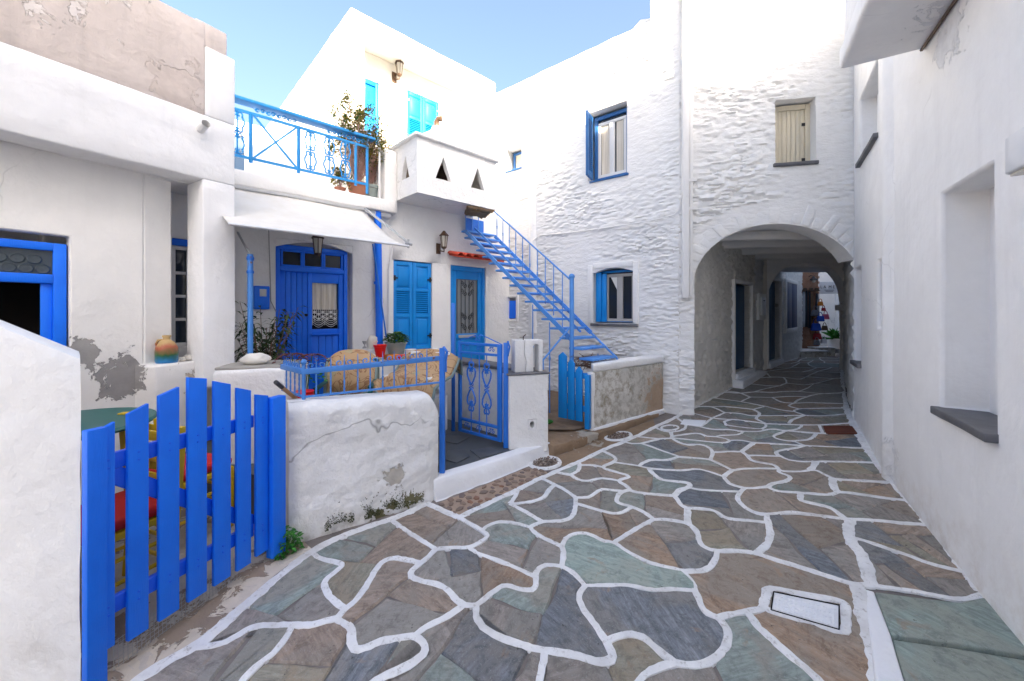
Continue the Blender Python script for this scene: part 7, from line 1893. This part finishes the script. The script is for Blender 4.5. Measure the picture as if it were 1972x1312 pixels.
for i, (x, y, mt_, s_, lb) in enumerate(bags):
    d = .12 + (i % 3) * .06; q = FB.P(FB.a(x, d), FB.z(x, y, d), d); t = thing('bag', lb, 'bag', q, 'bags hanging at the shop')
    m = MB().hexa([q + V(x_ * s_ * k_, y_ * s_ * .35, z_ * s_ * .75) for z_, k_ in ((-1, 1.0), (1, .72)) for x_, y_ in ((-1, -1), (1, -1), (1, 1), (-1, 1))]); m.build('pouch', mt_, t, bevel=s_ * .22, seg=3, rough=.008, rs=12)
    MB().tube([q + V(math.cos(math.pi * k_ / 8) * s_ * .5, 0, s_ * .7 + math.sin(math.pi * k_ / 8) * s_ * 1.0) for k_ in range(9)], .010, 5).build('strap', mt_, t)
ss = thing('shop_steps', 'low stone steps with white tops outside the shop', 'steps', FB.P(.1, .2, .4))
for a0, a1, d0, d1, h_ in ((-.3, .55, .05, .75, .38), (.56, 1.15, .05, .45, .45)):
    MB().fb(FB, a0, a1, .1, h_, d0, d1).build('stone_riser', 'old_wall', ss, bevel=.02, rough=.015); MB().fb(FB, a0 - .02, a1 + .02, h_ + .002, h_ + .035, d0, d1 + .03).build('white_tread', 'kerb_white', ss, bevel=.01)
sl_p = FB.P(FB.a(1567, .2), FB.z(1567, 540, .2), .2)
ln = thing('shop_lamp', 'black bell shaped lamp on the brick shop wall', 'lamp', sl_p)
MB().lathe(sl_p, [(.11, 0), (.10, .03), (.05, .08), (.02, .13)], 14).build('shade', 'black_iron', ln, smooth=True); MB().lathe(sl_p, [(.03, -.07), (.05, -.03), (.04, .0)], 12).build('bulb', 'glass_lamp', ln, smooth=True)
MB().tube([sl_p + V(0, 0, .12), sl_p + V(0, .1, .17), FB.P(FB.a(1567, .2), sl_p.z + .12, 0)], .01, 5).build('arm', 'black_iron', ln)
pp_ = thing('white_planter', 'leafy green plant in a white pot at the end of the lane', 'potted plant', V(11.1, 13.9, .2))
pc = W(1607, 672, 13.6); MB().fb(Fr(pc.xy, (1, 0)), -.6, .7, .1, .33, -.4, .2).build('ledge', 'slate_sill', pp_, bevel=.01)
MB().lathe(V(pc.x, pc.y, .33), [(.15, 0), (.2, .33), (.21, .35), (.18, .35), (.01, .33)], 16).build('pot', 'white_paint', pp_, smooth=True)
m = MB(); r_ = random.Random(3)
for i in range(60):
    an = r_.uniform(0, 6.28); L_ = r_.uniform(.3, .6); el = r_.uniform(.2, 1.4); d = V(math.cos(an) * math.cos(el), math.sin(an) * math.cos(el), math.sin(el)); p = V(pc.x, pc.y, .66); md = p + d * L_ * .6; tip = p + d * L_ - V(0, 0, L_ * .25); sd_ = d.cross(V(0, 0, 1)).normalized() * .035
    m.add([p, md + sd_, tip, md - sd_], [(0, 1, 2), (0, 2, 3)])
m.build('leaves', 'leaf_bright', pp_, fix=False)
lhx = thing('shading_house', 'white house added on the right to shade the far house beyond the passage', 'house', (13, 12, .2))  # block added to keep direct sun off the far end of the lane
MB().box(12.3, 17, 8.5, 15.2, -.2, 6.6).build('wall', 'plaster', lhx, bevel=.04)
# ---- houses behind the camera (they shade the lane) ----------------------------------------------------------------
bk1 = thing('house_behind', 'low white house behind the viewpoint across the lane', 'house', (-6, -8, 0))
MB().box(-10.5, -.6, -13, -9.4, -.8, 3.6).build('wall', 'plaster', bk1, bevel=.05)
MB().box(-8.5, -5.2, -12.5, -9.6, 3.6, 4.2).build('roof_room', 'plaster', bk1, bevel=.05)
q_ = W(318, 22, 6.5)
MB().box(q_.x - .55, q_.x + .15, 6.3, 7.2, 3.5, q_.z).build('chimney', 'plaster', pa, bevel=.03, rough=.008)
MB().fb(A, -6, -.1, .0, zt_ - .3, -4.5, -.95).build('body', 'plaster', pa)
MB().fb(B, -2.6, .6, .0, 3.0, -5, -.6).build('body', 'plaster', bh)
